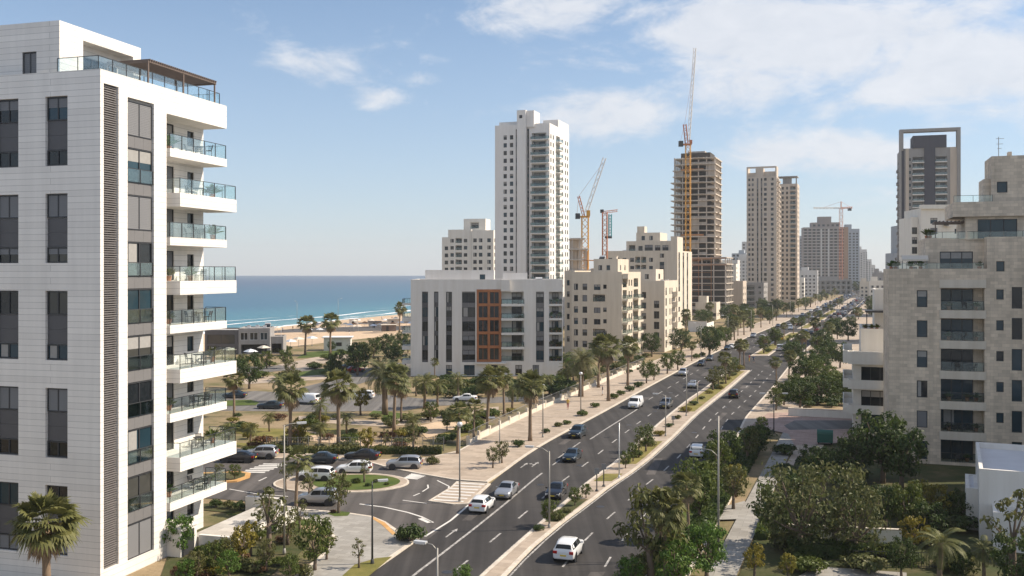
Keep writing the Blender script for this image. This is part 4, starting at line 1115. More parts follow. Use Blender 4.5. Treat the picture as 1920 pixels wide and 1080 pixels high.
# ---------- hazy cluster at the end of the avenue
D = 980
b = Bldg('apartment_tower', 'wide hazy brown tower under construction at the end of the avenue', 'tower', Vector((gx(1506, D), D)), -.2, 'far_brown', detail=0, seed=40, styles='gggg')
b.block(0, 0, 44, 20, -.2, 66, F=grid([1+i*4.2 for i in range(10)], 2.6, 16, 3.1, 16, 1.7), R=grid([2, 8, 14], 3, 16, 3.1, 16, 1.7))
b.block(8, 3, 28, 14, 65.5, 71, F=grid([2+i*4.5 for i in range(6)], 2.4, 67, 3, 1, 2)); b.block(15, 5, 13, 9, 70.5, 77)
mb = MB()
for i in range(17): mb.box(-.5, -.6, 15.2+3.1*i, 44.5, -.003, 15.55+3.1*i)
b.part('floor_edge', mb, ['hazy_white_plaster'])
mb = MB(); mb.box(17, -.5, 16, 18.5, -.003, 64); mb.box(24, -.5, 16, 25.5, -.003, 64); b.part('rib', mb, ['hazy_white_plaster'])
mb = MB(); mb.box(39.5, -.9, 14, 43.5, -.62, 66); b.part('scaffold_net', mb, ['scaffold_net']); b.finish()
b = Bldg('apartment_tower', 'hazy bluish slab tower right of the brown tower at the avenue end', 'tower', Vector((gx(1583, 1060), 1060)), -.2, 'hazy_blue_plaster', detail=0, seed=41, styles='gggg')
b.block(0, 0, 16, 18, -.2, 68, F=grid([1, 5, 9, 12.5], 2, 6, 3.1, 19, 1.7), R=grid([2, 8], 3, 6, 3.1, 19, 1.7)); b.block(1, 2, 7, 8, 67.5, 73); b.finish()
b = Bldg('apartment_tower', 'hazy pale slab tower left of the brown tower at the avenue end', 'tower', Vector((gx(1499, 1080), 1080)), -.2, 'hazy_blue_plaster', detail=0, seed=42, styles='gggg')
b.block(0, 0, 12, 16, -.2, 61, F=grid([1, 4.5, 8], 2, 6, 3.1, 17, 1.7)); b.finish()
b = Bldg('apartment_building', 'long low concrete site building across the end of the avenue', 'building', Vector((gx(1499, 880), 880)), -.2, 'grey_plaster', detail=0, seed=43)
b.block(0, 0, 46, 14, -.2, 13.5, F=grid([1+i*4.5 for i in range(10)], 3.2, .8, 4.2, 3, 3, 'log', dep=2, ww=.5)); b.block(18, 2, 16, 9, 13, 16.2); b.finish()
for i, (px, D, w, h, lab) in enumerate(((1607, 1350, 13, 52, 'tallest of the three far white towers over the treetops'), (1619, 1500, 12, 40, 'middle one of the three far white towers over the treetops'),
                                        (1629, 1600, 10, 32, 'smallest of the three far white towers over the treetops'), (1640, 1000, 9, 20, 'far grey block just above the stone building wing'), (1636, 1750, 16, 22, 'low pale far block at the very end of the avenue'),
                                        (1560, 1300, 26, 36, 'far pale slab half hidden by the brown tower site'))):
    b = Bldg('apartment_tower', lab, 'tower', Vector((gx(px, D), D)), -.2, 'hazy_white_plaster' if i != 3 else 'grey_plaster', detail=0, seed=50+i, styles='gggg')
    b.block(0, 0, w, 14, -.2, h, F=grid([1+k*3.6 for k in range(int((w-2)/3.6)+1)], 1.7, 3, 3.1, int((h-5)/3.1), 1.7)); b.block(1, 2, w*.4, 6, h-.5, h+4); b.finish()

# ---------- dark tower with the portal frame
D = 450
O = Vector((gx(1690, D), D)); ang = -.3
b = Bldg('apartment_tower', 'dark slate tower with a grey portal frame around its top', 'tower', O, ang, 'grey_plaster', detail=0, seed=60, styles='gggg')
W4 = 26.3; fh = 3.0; blk = (0, 0, W4, 22)
fo = []
for i in range(24): z = 3+fh*i; fo += [(5.2, z, 5.3, 2.4, 'log', {'dep': 1.2}), (15.8, z, 5.3, 2.4, 'log', {'dep': 1.2}), (3.6, z+.6, .9, 1.4, 'win')]
b.block(*blk, -.2, 78.5, F=fo, L=grid([2, 6.5, 11, 16], 2, 3.4, fh, 24, 1.5))
for i in range(24):
    b.balcony(blk, 'F', 5.1, 3+fh*i, 5.5, 1.1, .4, 'glass', .95, wall='tower_white'); b.balcony(blk, 'F', 15.7, 3+fh*i, 5.5, 1.1, .4, 'glass', .95, wall='tower_white')
for i in range(23): b.balcony(blk, 'L', 5+4*(i % 2), 3+fh*i, 6, 1.0, .4, 'solid', .9)
mb = MB(); mb.box(10.6, -.9, 0, 15.65, -.003, 78.51); mb.box(5.4, -.5, 78.51, 20.9, 12, 84.3); mb.box(.02, -.2, 0, 1.4, -.003, 78.5) ; b.part('slate_shaft', mb, ['dark_slate'])
mb = MB(); mb.box(2.0, -.25, 0, 3.5, -.003, 78.5); mb.box(22.6, -.25, 0, 25.6, -.003, 78.5); b.part('stone_pilaster', mb, ['tan_plaster'])
mb = MB(); mb.box(-.9, -1.2, 77.5, .9, 3, 86.0); mb.box(25.6, -1.2, 0, 27.2, 3, 86.0); mb.box(-.9, -1.2, 86.0, 27.2, 3, 87.4); mb.box(-.9, -1.2, 0, -.02, 3, 77.5); b.part('portal_frame', mb, ['grey_plaster']); b.root.scale = (.93, 1, 1)
b.finish()
b = Bldg('apartment_tower', 'stepped grey slab in shade tucked behind the dark slate tower', 'tower', Vector((gx(1676, 520), 520)), -.1, 'hazy_blue_plaster', detail=0, seed=61, styles='gggg')
b.block(0, 0, 3, 16, -.2, 31, F=grid([.6], 1.6, 3, 3, 9, 1.5)); b.block(3, 0, 8, 16, -.2, 46, F=grid([.6, 3], 1.4, 3, 3, 14, 1.5)); b.finish()
# ---------- white block between slate tower and stone building
b = Bldg('apartment_building', 'pale apartment block in front of the dark slate tower, air conditioners on its wall', 'building', Vector((gx(1727, 280), 280)), -.1, 'warm_white', detail=0, seed=62)
b.block(0, 0, 14, 16, -.2, 39.5, F=grid([2.6], 2.0, 3, 2.9, 12, 1.7)+grid([9.4], 1.4, 3, 2.9, 12, 1.4), L=grid([3, 8, 12], 1.6, 3, 2.9, 12, 1.6))
b.block(-2, 2.5, 2, 12, -.2, 37.0, F=grid([.2], 1.5, 3, 2.9, 11, 2.0))
mb = MB(); mb.box(-.5, -.8, 39.2, 14.6, 0-.003, 40.4); b.part('cornice', mb, ['warm_white'])
clutter(b, [(6.5, -.5), (7.6, -.5)], 34.0); b.finish()

# ---------- stepped stone building on the inland side
ar = math.atan2(-.3256, .9455); O = Vector((41.6, 106))
b = Bldg('apartment_building', 'large stepped travertine building with deep shaded balconies, terraces and roof gardens', 'building', O, ar, 'beige_stone', 'roof_grey', detail=1, seed=70, styles='gggdc', glasses=('glass_dark', 'glass_blue', 'glass_blue'))
def uR(px): t = (px-960)/1800; return (106*t-41.6)/(.9455+.3256*t)
WR = 26.0; fo = []
for i in range(6):
    z = 2.5+3.29*i
    fo += [(uR(1719), z-1.85, uR(1739)-uR(1719), 1.85, 'win', {'st': 'gscdgd'[i]}) if i else (uR(1719), .5, uR(1739)-uR(1719), 2, 'win'), (uR(1764), z-2.15, uR(1846)-uR(1764), 2.45, 'log', {'dep': 1.7, 'ww': .76, 'at': .1, 'rail': 'glass', 'st': 'gcgggg'[i]})]
    fo += [(uR(1868), z-.95, .72, 1.08, 'win', {'st': 'g'}), (uR(1897), z-1.9, 1.0, 2.3, 'win', {'st': 'g'}), (14.5, z-1.85, 1.5, 1.85, 'win'), (18, z-2.15, 5, 2.45, 'log', {'dep': 1.7})]
u1, u0 = uR(1845), 0
lo = []
for i in range(6): lo += [(3, .7+3.29*i, 1.0, 2, 'win'), (8, .7+3.29*i, 1.0, 2, 'win'), (13, .7+3.29*i, 1.0, 2, 'win')]
f1 = [o for o in fo if o[0] < u1]; f2 = [(o[0]-u1-.3, *o[1:]) for o in fo if o[0] > u1]
b.block(0, 0, u1+.3, 15, -.2, 21.3, F=f1, L=lo, par=.15)
b.block(u1+.3, 0, WR-u1-.3, 15, -.2, 24.7, F=f2+[(uR(1868)-u1-.3, 21.0, .8, 1.1, 'win'), (uR(1897)-u1-.3, 19.9+.2, 1.05, 2.2, 'win')][:1], par=.15)
xb = uR(1738)
b.block(xb, 2.4, u1+.3-xb-.003, 10, 21.1, 24.7, F=[(uR(1766)-xb, 21.2, uR(1824)-uR(1766)+.3, 2.0, 'win', {'st': 'd'})], par=.15)
x2 = uR(1815)
b.block(x2, 2.2, WR-x2, 9, 24.5, 28.0, F=[(uR(1838)-x2, 24.6, 3.9, 2.1, 'win', {'st': 'g'})], par=.15)
b.block(uR(1790), 1.6, WR-uR(1790), 9, 27.0, 28.6, par=.15, bottom=True)
x3 = uR(1866)
b.block(x3, 2.6, WR-x3, 5.5, 28.4, 33.6, F=[(uR(1876)-x3, 29.6, 1.05, 1.2, 'win', {'st': 'g', 'gl': 'glass_blue'})], par=.3)
b.block(x3-.7, 3.4, .7, 4, 28.4, 31.2, par=.2)
for i in range(6):
    mb = MB(); mb.box(uR(1761), -.14, 2.5+3.29*i+.28, uR(1849), -.003, 2.5+3.29*i+1.16); b.part('balcony_front', mb, ['cream_plaster'])
mb = MB(); mb.box(uR(1905), 5, 33.3, uR(1912), 6, 34.3); b.part('chimney', mb, ['beige_stone'])
mb = MB()
mb.tube([(uR(1886), 5, 33.2), (uR(1886), 5, 36)], .04, 5)
for z, l in ((35.8, .55), (35.2, .45), (34.7, .3)): mb.tube([(uR(1886)-l*.5, 5, z), (uR(1886)+l, 5, z)], .025, 4)
mb.build('aerial', 'metal_grey', b.root)
def railrun(p, q, z, h=.95):
    rl = MB(); Ln = math.hypot(q[0]-p[0], q[1]-p[1]); a = math.atan2(q[1]-p[1], q[0]-p[0])
    rl.box(0, -.012, z, Ln, .012, z+h, 1, a, p); rl.box(0, -.02, z+h, Ln, .02, z+h+.04, 0, a, p)
    m_ = max(1, round(Ln/1.6))
    for i in range(m_+1): t = Ln*i/m_; rl.box(t-.02, -.02, z, t+.02, .02, z+h, 0, a, p)
    return rl
railrun((.3, .25), (u1, .25), 21.15, .75).build('railing', ['metal_dark', 'rail_glass'], b.root)
railrun((xb+.2, 2.65), (WR, .3), 24.6, .75).build('railing', ['metal_dark', 'rail_glass'], b.root)
railrun((uR(1792), 1.9), (x3, 1.9), 28.5, .8).build('railing', ['metal_dark', 'rail_glass'], b.root)
rw = lambda x, y: (O.x+math.cos(ar)*x-math.sin(ar)*y, O.y+math.sin(ar)*x+math.cos(ar)*y)
pg = empty('awning', (*rw(uR(1691), .8), 21.15), ar, 'pale canvas awning on the lowest roof terrace of the travertine building', 'awning')
mb = MB(); mb.box(0, 0, 1.5, 2.7, 2.6, 1.62); mb.face([(0, -.9, 1.15), (2.7, -.9, 1.15), (2.7, 0, 1.62), (0, 0, 1.62)]); mb.box(0, -.92, 1.0, 2.7, -.88, 1.18); mb.build('canopy', 'canvas', pg)
for x in (.05, 2.55): mb = MB(); mb.box(x, 0, 0, x+.1, .1, 1.5); mb.build('post', 'metal_grey', pg)
pg = empty('pergola', (*rw(uR(1757), 3.2), 24.6), ar, 'dark timber pergola roof on the middle terrace of the travertine building', 'pergola')
mb = MB(); mb.box(0, 0, 1.75, 3.3, 3, 1.95)
for i in range(8): mb.box(.1+i*.4, -.3, 1.95, .2+i*.4, 3.2, 2.05)
mb.build('slat_roof', 'pergola_wood', pg)
for x in (.05, 3.1): mb = MB(); mb.box(x, .05, 0, x+.12, .17, 1.75); mb.build('post', 'pergola_wood', pg)
for i, (px, y, z, s) in enumerate(((1672, .7, 21.15, 1.1), (1680, .8, 21.15, 1.2), (1709, .7, 21.15, 1.1), (1727, .7, 21.15, 1.2), (1838, .7, 21.15, .9), (1742, 3, 24.6, 1.3), (1748, 3, 24.6, 1.2))):
    p = rw(uR(px), y); potted(*p, z, 'potted shrub on the '+('lowest' if z < 22 else 'middle')+' roof terrace of the travertine building, '+ordinal(i+1 if i < 5 else i-4)+' from its outer corner', s, 60+i)
for i in range(6):
    z = .35+3.29*i
    for k, px in enumerate((1780, 1797, 1815, 1832)):
        if (i+k) % 3 == 0: continue
        p = rw(uR(px), .75)
        if k == 1 or (k == 2 and i % 2): furniture(*p, z+.01, i+k, f'{["beside left wall", "left of centre", "in mid floor", "by side wall"][k]} in the {ORD[i+1]} lowest loggia of the travertine building', 2)
        else: potted(*p, z+.01, f'potted plant {["at the near end", "left of centre", "right of centre", "at the far end"][k]} of the {ORD[i+1]} lowest loggia of the travertine building', .9, i*4+k)
b.finish()
# its lower balcony wing
Ow = Vector((gx(1590, 122), 122))
b = Bldg('apartment_building', 'lower plastered wing with wide white balconies beside the travertine building', 'building', Ow, ar, 'warm_white', 'roof_grey', detail=1, seed=72, styles='gdg')
ww = 6.2
b.block(.6, 1.6, ww, 16, -.2, 9.6, F=[(1.0, .5, 3.4, 2.3, 'win'), (1.0, 3.6, 3.4, 2.2, 'win', {'st': 'd'}), (1.0, 6.6, 3.4, 2.2, 'win', {'st': 'g'})], L=grid([2, 8], 1.5, 1, 3.1, 3, 1.6), par=.1)
b.block(1.6, 5, ww-1, 12, 9.5, 13.5, par=.5, L=grid([2, 7], 1.5, 10.4, 3, 1, 1.6)); b.block(3.4, 9, ww-2.8, 9, 13.0, 18.6, par=.3)
for z, h in ((3.3, 1.1), (6.45, 1.15), (9.6, 1.6)):
    b.balcony((.6, 1.6, ww, 16), 'F', -.6, z, ww+.3, 1.6, .35, 'solid', h-.35, wall='warm_white'); b.balcony((.6, 1.6, ww, 16), 'L', 4, z, 12, 1.2, .35, 'solid', h-.35)
mb = MB(); mb.box(2.2, 5.2, 15.6, 6.8, 8.8, 15.85); mb.box(2.3, 5.3, 13.3, 2.42, 5.42, 15.6); mb.box(4.6, 5.3, 13.3, 4.72, 5.42, 15.6); b.part('pergola_roof', mb, ['metal_dark'])
b.finish()
for i, (x, y) in enumerate(((2.2, 5.6), (3.0, 5.6), (3.6, 5.7))):
    p = (Ow.x+math.cos(ar)*x-math.sin(ar)*y, Ow.y+math.sin(ar)*x+math.cos(ar)*y); potted(*p, 13.2, 'small potted plant under the dark pergola roof of the balcony wing, '+ORD[i+1]+' from its corner', .8, 90+i)
# ---------- white cube house, lower corner
O = Vector((gx(1836, 75), 75)); ah = -.43
b = Bldg('house', 'small white cube house with a flat roof at the foot of the travertine building', 'house', O, ah, 'white_plaster', 'roof_white', detail=1, seed=74, styles='g')
b.block(0, 0, 12, 13, -.2, 5.6, F=[(7, 1.0, 2, 1.5, 'win')], L=[(3, 2.8, 1.2, 1.8, 'win'), (8, 2.8, 1.2, 1.8, 'win'), (4, .4, 1.4, 2, 'win')], par=.5)
b.block(.9, -2.6, 4.4, 2.597, -.2, 2.9, par=1.0); b.block(-.9, 3, .897, 6, -.2, 3.4, par=.1)
mb = MB(); mb.tube([(8.5, 4, 5.14), (9.5, 7, 5.14), (11.4, 11, 5.14)], .04, 5); b.part('pipe', mb, ['metal_dark'])
mb = MB(); mb.box(5, 5, 5.1, 6.1, 6, 5.9); b.part('condenser', mb, ['metal_white']); b.finish()
# ---------- beach café and pavilion
O = Vector((gx(384, 243), 243)); b = Bldg('beach_cafe', 'dark glazed two storey beach café with a grey concrete terrace half', 'café', O, 0, 'spandrel_dark', 'roof_grey', detail=0, seed=80, styles='gggg')
b.block(0, 0, 8.4, 10, -.2, 6.2, F=[(.6, 2.6, 7, 2.4, 'win'), (.6, .3, 3, 1.9, 'win')], par=.3)
mb = MB()
b.finish()
O = Vector((gx(447, 243), 243)); b = Bldg('beach_cafe', 'grey concrete café wing with white framed windows facing the park', 'café', O, .12, 'grey_plaster', 'roof_grey', detail=0, seed=81, styles='gggg', fr='metal_white')
b.block(0, 0, 7.8, 9, -.2, 6.6, F=[(.5, 3.6, 1.8, 1.9, 'win'), (2.8, 3.6, 2, 1.9, 'win'), (5.4, 3.6, 1.8, 1.9, 'win'), (.6, .2, 6.5, 2.3, 'open')], par=.3)
b.block(7.8, 1, 3.2, 7, -.2, 4.4, F=[(.3, .2, 2.5, 2.4, 'open')], par=.3)
clutter(b, [(2, 4), (4, 5), (6, 4), (6.5, 6)], 6.3); b.finish()
O = Vector((gx(607, 254), 254)); b = Bldg('pavilion', 'small white flat roofed pavilion on the seafront lawn', 'pavilion', O, .1, 'white_plaster', 'roof_white', detail=0, seed=82, styles='g')
b.block(0, 0, 7, 5, -.2, 3.4, F=[(3.2, 1.2, 1.5, 1.0, 'win')], par=.2); mb = MB(); mb.box(-.5, -.5, 3.4, 7.5, 5.4, 3.6); b.part('roof_slab', mb, ['roof_white']); b.finish()
# ---------- unseen block, added so that its shade falls over the house and garden
b = Bldg('apartment_building', 'added block out of view beside the white cube house, there to shade it', 'building', Vector((60, 92)), -1.22, 'beige_plaster', 'roof_grey', detail=0, seed=90)
b.block(0, 0, 36, 16, -.2, 29, F=grid([2, 6, 11, 16, 21, 26, 31], 1.5, 1.2, 3.2, 6, 1.6), L=grid([3, 8, 12], 1.5, 1.2, 3.2, 6, 1.6)); b.finish()
hw = empty('site_hoarding', (gx(1290, 335), 335, 0), -.36, 'white site wall between the stepped block and the scaffolded podium', 'wall')
mb = MB(); mb.box(0, 0, 0, 6.5, .25, 3.6); mb.box(6.25, .25, 0, 6.5, 16, 3.0); mb.build('wall', 'white_plaster', hw); mb = MB(); mb.box(-.06, -.06, 3.6, 6.56, .31, 3.75); mb.build('coping', 'kerb_stone', hw)
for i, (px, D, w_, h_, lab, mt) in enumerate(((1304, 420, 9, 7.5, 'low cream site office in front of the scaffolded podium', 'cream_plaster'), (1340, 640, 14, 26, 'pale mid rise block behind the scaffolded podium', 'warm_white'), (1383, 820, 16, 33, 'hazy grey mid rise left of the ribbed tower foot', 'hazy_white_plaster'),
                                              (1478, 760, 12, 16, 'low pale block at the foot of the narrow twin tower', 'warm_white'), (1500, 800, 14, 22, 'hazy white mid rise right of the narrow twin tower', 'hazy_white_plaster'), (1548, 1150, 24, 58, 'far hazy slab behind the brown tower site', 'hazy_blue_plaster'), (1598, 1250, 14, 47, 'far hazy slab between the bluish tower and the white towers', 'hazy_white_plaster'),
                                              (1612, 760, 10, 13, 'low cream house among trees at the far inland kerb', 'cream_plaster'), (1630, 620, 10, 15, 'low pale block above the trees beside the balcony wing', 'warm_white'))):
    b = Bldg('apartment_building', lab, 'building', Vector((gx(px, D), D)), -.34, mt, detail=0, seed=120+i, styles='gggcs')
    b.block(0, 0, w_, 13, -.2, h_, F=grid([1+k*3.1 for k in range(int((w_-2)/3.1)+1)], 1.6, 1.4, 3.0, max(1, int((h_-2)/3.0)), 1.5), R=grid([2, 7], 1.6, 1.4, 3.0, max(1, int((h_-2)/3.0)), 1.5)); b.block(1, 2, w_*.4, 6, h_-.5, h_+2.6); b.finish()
# ------------------------------------------------------------------ plants
def leafball(mb, c, r, n, ls, rd, mi=0, flat=.8, droop=.2):
    for _ in range(n):
        d = Vector((rd.gauss(0, 1), rd.gauss(0, 1), rd.gauss(0, 1))).normalized()
        p = Vector(c)+Vector((d.x*r, d.y*r, d.z*r*flat))*(rd.random()**.45)
        nrm = (d+Vector((rd.uniform(-.7, .7), rd.uniform(-.7, .7), rd.uniform(-.3, .9)))).normalized()
        u = nrm.cross(Vector((rd.uniform(-1, 1), rd.uniform(-1, 1), .1))).normalized(); v = nrm.cross(u)
        s = ls*rd.uniform(.65, 1.35)
        mb.face([tuple(p-u*s*.5), tuple(p-v*s*.28+nrm*s*.08), tuple(p+u*s*.55-Vector((0, 0, s*droop))), tuple(p+v*s*.28+nrm*s*.08)], mi)
def tree_proto(seed, h, cr, trunk_h, nclump, nleaf, ls, mat, spread=1.0, flat=.8, tall=1.0):
    rd = random.Random(seed); root = empty('broadleaf_tree', (0, 0, -500))
    tm = MB(); lean = Vector((rd.uniform(-.06, .06), rd.uniform(-.06, .06), 0))
    tr = .055*h**.75*.9
    top = Vector((0, 0, trunk_h))+lean*trunk_h
    tm.tube([(0, 0, -.1), tuple(top*.5+Vector((rd.uniform(-.05, .05), 0, 0))), tuple(top)], [tr*1.25, tr, tr*.85], 7)
    cm = MB(); ch = h-trunk_h*.75; cz = h-ch*.52
    cl = []
    for i in range(nclump):
        a = 2*math.pi*(i*.618+rd.uniform(-.08, .08)); t = (i+.5)/nclump
        zz = (t*2-1)*.88; rr = math.sqrt(max(.05, 1-zz*zz*.9))*rd.uniform(.5, 1.0)*rd.uniform(.75, 1.12)
        c = Vector((math.cos(a)*cr*rr*spread, math.sin(a)*cr*rr*spread, cz+zz*ch*.46*tall*rd.uniform(.85, 1.12)))
        cl.append(c)
    for i, c in enumerate(cl):
        leafball(cm, c, cr*rd.uniform(.26, .44), nleaf, ls, rd, 0, flat)
        if i % 2 == 0:
            m_ = top.lerp(c, .5)+Vector((0, 0, -.1*h*rd.random()*.4))
            tm.tube([tuple(top*.92), tuple(m_), tuple(c)], [tr*.5, tr*.3, tr*.12], 5, 0, False)
    tm.build('trunk', 'trunk_wood', root, smooth=True); cm.build('crown', mat, root); return root
def fan_palm(seed, h, fr=1.5, nf=34, mat='frond_green', skirt=True, tr=.2):
    rd = random.Random(seed); root = empty('fan_palm', (0, 0, -500))
    tm = MB(); b = Vector((rd.uniform(-.25, .25), rd.uniform(-.25, .25), 0)); n = 7
    P = [Vector((b.x*(i/n)**2, b.y*(i/n)**2, -.1+h*i/n)) for i in range(n+1)]
    rr = [tr*(1.35 if i == 0 else 1.05-.35*i/n) for i in range(n+1)]
    tm.tube([tuple(p) for p in P], rr, 8); tm.build('trunk', 'trunk_palm', root, smooth=True)
    top = P[-1]; cm = MB(); dm = MB()
    def frond(mb, az, el, L, R_, nb, dr):
        d = Vector((math.cos(az)*math.cos(el), math.sin(az)*math.cos(el), math.sin(el)))
        side = Vector((-math.sin(az), math.cos(az), 0)); upv = side.cross(d)*-1
        e = top+d*L
        mb.face([tuple(top-side*.02), tuple(e-side*.02), tuple(e+side*.02), tuple(top+side*.02)])
        tw = rd.uniform(-.5, .5); s2 = side*math.cos(tw)+upv*math.sin(tw)
        for k in range(nb):
            t = (k/(nb-1)-.5)*2.5
            bd = (d*math.cos(t)+s2*math.sin(t)).normalized(); bl = R_*(1-.22*abs(t)/1.25)*rd.uniform(.88, 1.1)
            pd = (d*-math.sin(t)+s2*math.cos(t))*R_*.085
            m_ = e+bd*bl*.62; tip = e+bd*bl-Vector((0, 0, dr*bl*rd.uniform(.7, 1.3)))
            mb.face([tuple(e), tuple(m_+pd), tuple(tip), tuple(m_-pd)])
    for i in range(nf):
        t = i/nf; az = i*2.39996+rd.uniform(-.2, .2); el = 1.35-2.0*t**.9+rd.uniform(-.12, .12)
        frond(cm, az, el, fr*rd.uniform(.5, .75), fr*rd.uniform(.62, .8), 13, .18+.25*t)
    cm.build('crown', mat, root)
    if skirt:
        for i in range(int(nf*.6)): frond(dm, i*2.39996+.4, -1.0-rd.uniform(0, .42), fr*rd.uniform(.4, .85), fr*.55, 9, .35)
        dm.build('dead_fronds', 'dead_frond', root)
    return root
def date_palm(seed, h, L=2.6, nf=38, mat='frond_grey', tr=.26):
    rd = random.Random(seed); root = empty('date_palm', (0, 0, -500))
    tm = MB(); tm.tube([(0, 0, -.1), (0.05, 0, h*.3), (.1, 0.05, h*.7), (.12, .05, h)], [tr*1.25, tr, tr*.95, tr*1.15], 9); tm.build('trunk', 'trunk_palm', root, smooth=True)
    cm = MB(); top = Vector((.12, .05, h))
    for i in range(nf):
        t = i/nf; az = i*2.39996+rd.uniform(-.15, .15); el = 1.38-1.75*t+rd.uniform(-.1, .1); l = L*rd.uniform(.85, 1.1)
        hd = Vector((math.cos(az), math.sin(az), 0)); side = Vector((-math.sin(az), math.cos(az), 0)); N = 13
        P = []; p = top.copy(); e = el
        for k in range(N+1):
            P.append(p.copy()); p = p+(hd*math.cos(e)+Vector((0, 0, 1))*math.sin(e))*l/N; e -= .125+.03*t
        for k in range(N):
            d = (P[k+1]-P[k]).normalized(); up = side.cross(d)*-1
            cm.face([tuple(P[k]-side*.025), tuple(P[k+1]-side*.02), tuple(P[k+1]+side*.02), tuple(P[k]+side*.025)])
            if k < 2: continue
            ll = l*.26*math.sin(math.pi*min(.97, (k+1.2)/(N+1.5)))**.6
            for sg in (-1, 1):
                for q in (0, .5):
                    o = P[k].lerp(P[k+1], q); dd = (side*sg*.8+d*.7-up*.0-Vector((0, 0, .28))).normalized()*ll*rd.uniform(.8, 1.1)
                    w = d*l*.018
                    cm.face([tuple(o-w), tuple(o+dd*.6-w*.9), tuple(o+dd), tuple(o+dd*.55+w)])
    cm.build('crown', mat, root); return root
def bush_proto(seed, mat, n=9, nl=60, ls=.2, name='shrub', flat=.75):
    rd = random.Random(seed); root = empty(name, (0, 0, -500)); mb = MB()
    for i in range(n):
        a = i*2.4; r = .55*math.sqrt((i+.3)/n)
        leafball(mb, (math.cos(a)*r, math.sin(a)*r, .35+.3*rd.random()*(1-r)), rd.uniform(.3, .42), nl, ls, rd, 0, flat)
    mb.build('foliage', mat, root)
    tm = MB()
    for i in range(4): a = i*1.6; tm.tube([(0, 0, -.05), (math.cos(a)*.25, math.sin(a)*.25, .4)], [.05, .025], 5)
    tm.build('stem', 'trunk_wood', root); return root
PROTO = {
 'leafy': [tree_proto(s, 5.0, 1.75, 1.6, 26, 52, .30, 'leaf_green') for s in (1, 2, 3)],
 'dark': [tree_proto(s, 5.0, 2.1, 1.4, 30, 58, .32, 'leaf_dark', 1.05, .75) for s in (4, 5, 6)],
 'olive': [tree_proto(s, 4.0, 1.3, 1.3, 20, 40, .24, 'leaf_olive') for s in (7, 8)],
 'thin': [tree_proto(s, 4.0, 1.0, 1.7, 11, 26, .24, 'leaf_olive', 1.0, .7) for s in (9, 10)],
 'yellow': [tree_proto(s, 4.0, 1.3, 1.4, 18, 42, .28, 'leaf_yellow') for s in (11, 12)],
 'bright': [tree_proto(s, 4.0, 1.5, .8, 24, 54, .26, 'leaf_bright') for s in (13,)],
 'dusty': [tree_proto(s, 5.5, 2.4, 1.4, 34, 44, .25, 'leaf_dusty', 1.1, .62, 1.15) for s in (14, 15)],
 'fan': [fan_palm(s, 6.0) for s in (21, 22, 23)],
 'fanlo': [fan_palm(s, 4.6, 1.25, 26, 'frond_green', False, .17) for s in (24, 25)],
 'date': [date_palm(s, 3.8) for s in (31, 32)],
 'feather': [date_palm(s, 3.0, 2.0, 26, 'frond_green', .17) for s in (33, 34)],
 'near_fan': [fan_palm(41, 6.0, 1.7, 54, 'frond_green', True, .27)],
 'shrub': [bush_proto(s, 'leaf_green') for s in (51, 52)], 'dshrub': [bush_proto(s, 'leaf_dark') for s in (53, 54)],
 'oshrub': [bush_proto(s, 'leaf_olive') for s in (55, 56)], 'yshrub': [bush_proto(57, 'leaf_yellow')], 'rshrub': [bush_proto(58, 'leaf_red')], 'gshrub': [bush_proto(59, 'leaf_dusty')],
}
HGT = {'leafy': 5, 'dark': 5, 'olive': 4, 'thin': 4, 'yellow': 4, 'bright': 4, 'dusty': 5.5, 'fan': 6.9, 'fanlo': 5.4, 'date': 5.6, 'feather': 4.4, 'near_fan': 7.2,
       'shrub': 1.05, 'dshrub': 1.05, 'oshrub': 1.05, 'yshrub': 1.05, 'rshrub': 1.05, 'gshrub': 1.05}
WORD = {'leafy': 'round green tree', 'dark': 'dense dark tree', 'olive': 'small olive tree', 'thin': 'thin sparse young tree', 'yellow': 'yellowish leafy tree', 'bright': 'bright green bushy tree',
        'dusty': 'large dusty tree', 'fan': 'skirted fan palm', 'fanlo': 'short fan palm', 'date': 'grey-green date palm', 'feather': 'small feather palm', 'near_fan': 'big sunlit fan palm',
        'shrub': 'round green shrub', 'dshrub': 'dark green shrub', 'oshrub': 'olive shrub', 'yshrub': 'yellow-green shrub', 'rshrub': 'reddish shrub', 'gshrub': 'dry greyish shrub'}
CAT = {k: ('palm tree' if k in ('fan', 'fanlo', 'date', 'feather', 'near_fan') else 'shrub' if k.endswith('shrub') else 'tree') for k in HGT}
ZONE = {
 'park': ('in the sandy park', 'from the orange bay block', (-5, 180)), 'parkedge': ('on the near park edge', 'from the pavement corner', (-9, 108)),
 'sea': ('between upper street and beach', 'from the orange bay block', (-20, 200)), 'seapave': ('on the sea side pavement', 'from the junction', (-4, 98)),
 'median': ('on the median of the avenue', 'from the near end', (-2, 55)), 'inland': ('along the inland pavement', 'from the near end', (12, 60)),
 'garden': ('in the garden by the travertine building', 'from the white cube house', (36, 75)), 'plaza': ('by the near street corner', 'from the near lamp post', (-10, 68)),
 'front': ('in front of the orange bay block', 'from its right corner', (10, 190)), 'island': ('on the roundabout island', 'from its right end', (-10, 95)), 'hotel': ('at the foot of the tall white block', 'from its right corner', (-25, 72)),
 'far': ('among the far avenue traffic', 'from the near end', (60, 230)), 'roof': ('on the roof terrace of the travertine building', 'from the outer corner', (41, 106))}
PLANTS = []
prd = random.Random(99)
def plant(kind, px, py, h=None, zone='park', top=None, z=.08, D=None, x=None, s=1.0):
    """stand a plant at the ground point (px, py); its height in metres, or from the photo row of its top"""
    X, Y = g(px, py, z) if D is None else (x, D)
    if h is None: h = (py-top)*Y/F*1.04
    PLANTS.append([kind, X, Y, z, h, zone, s])
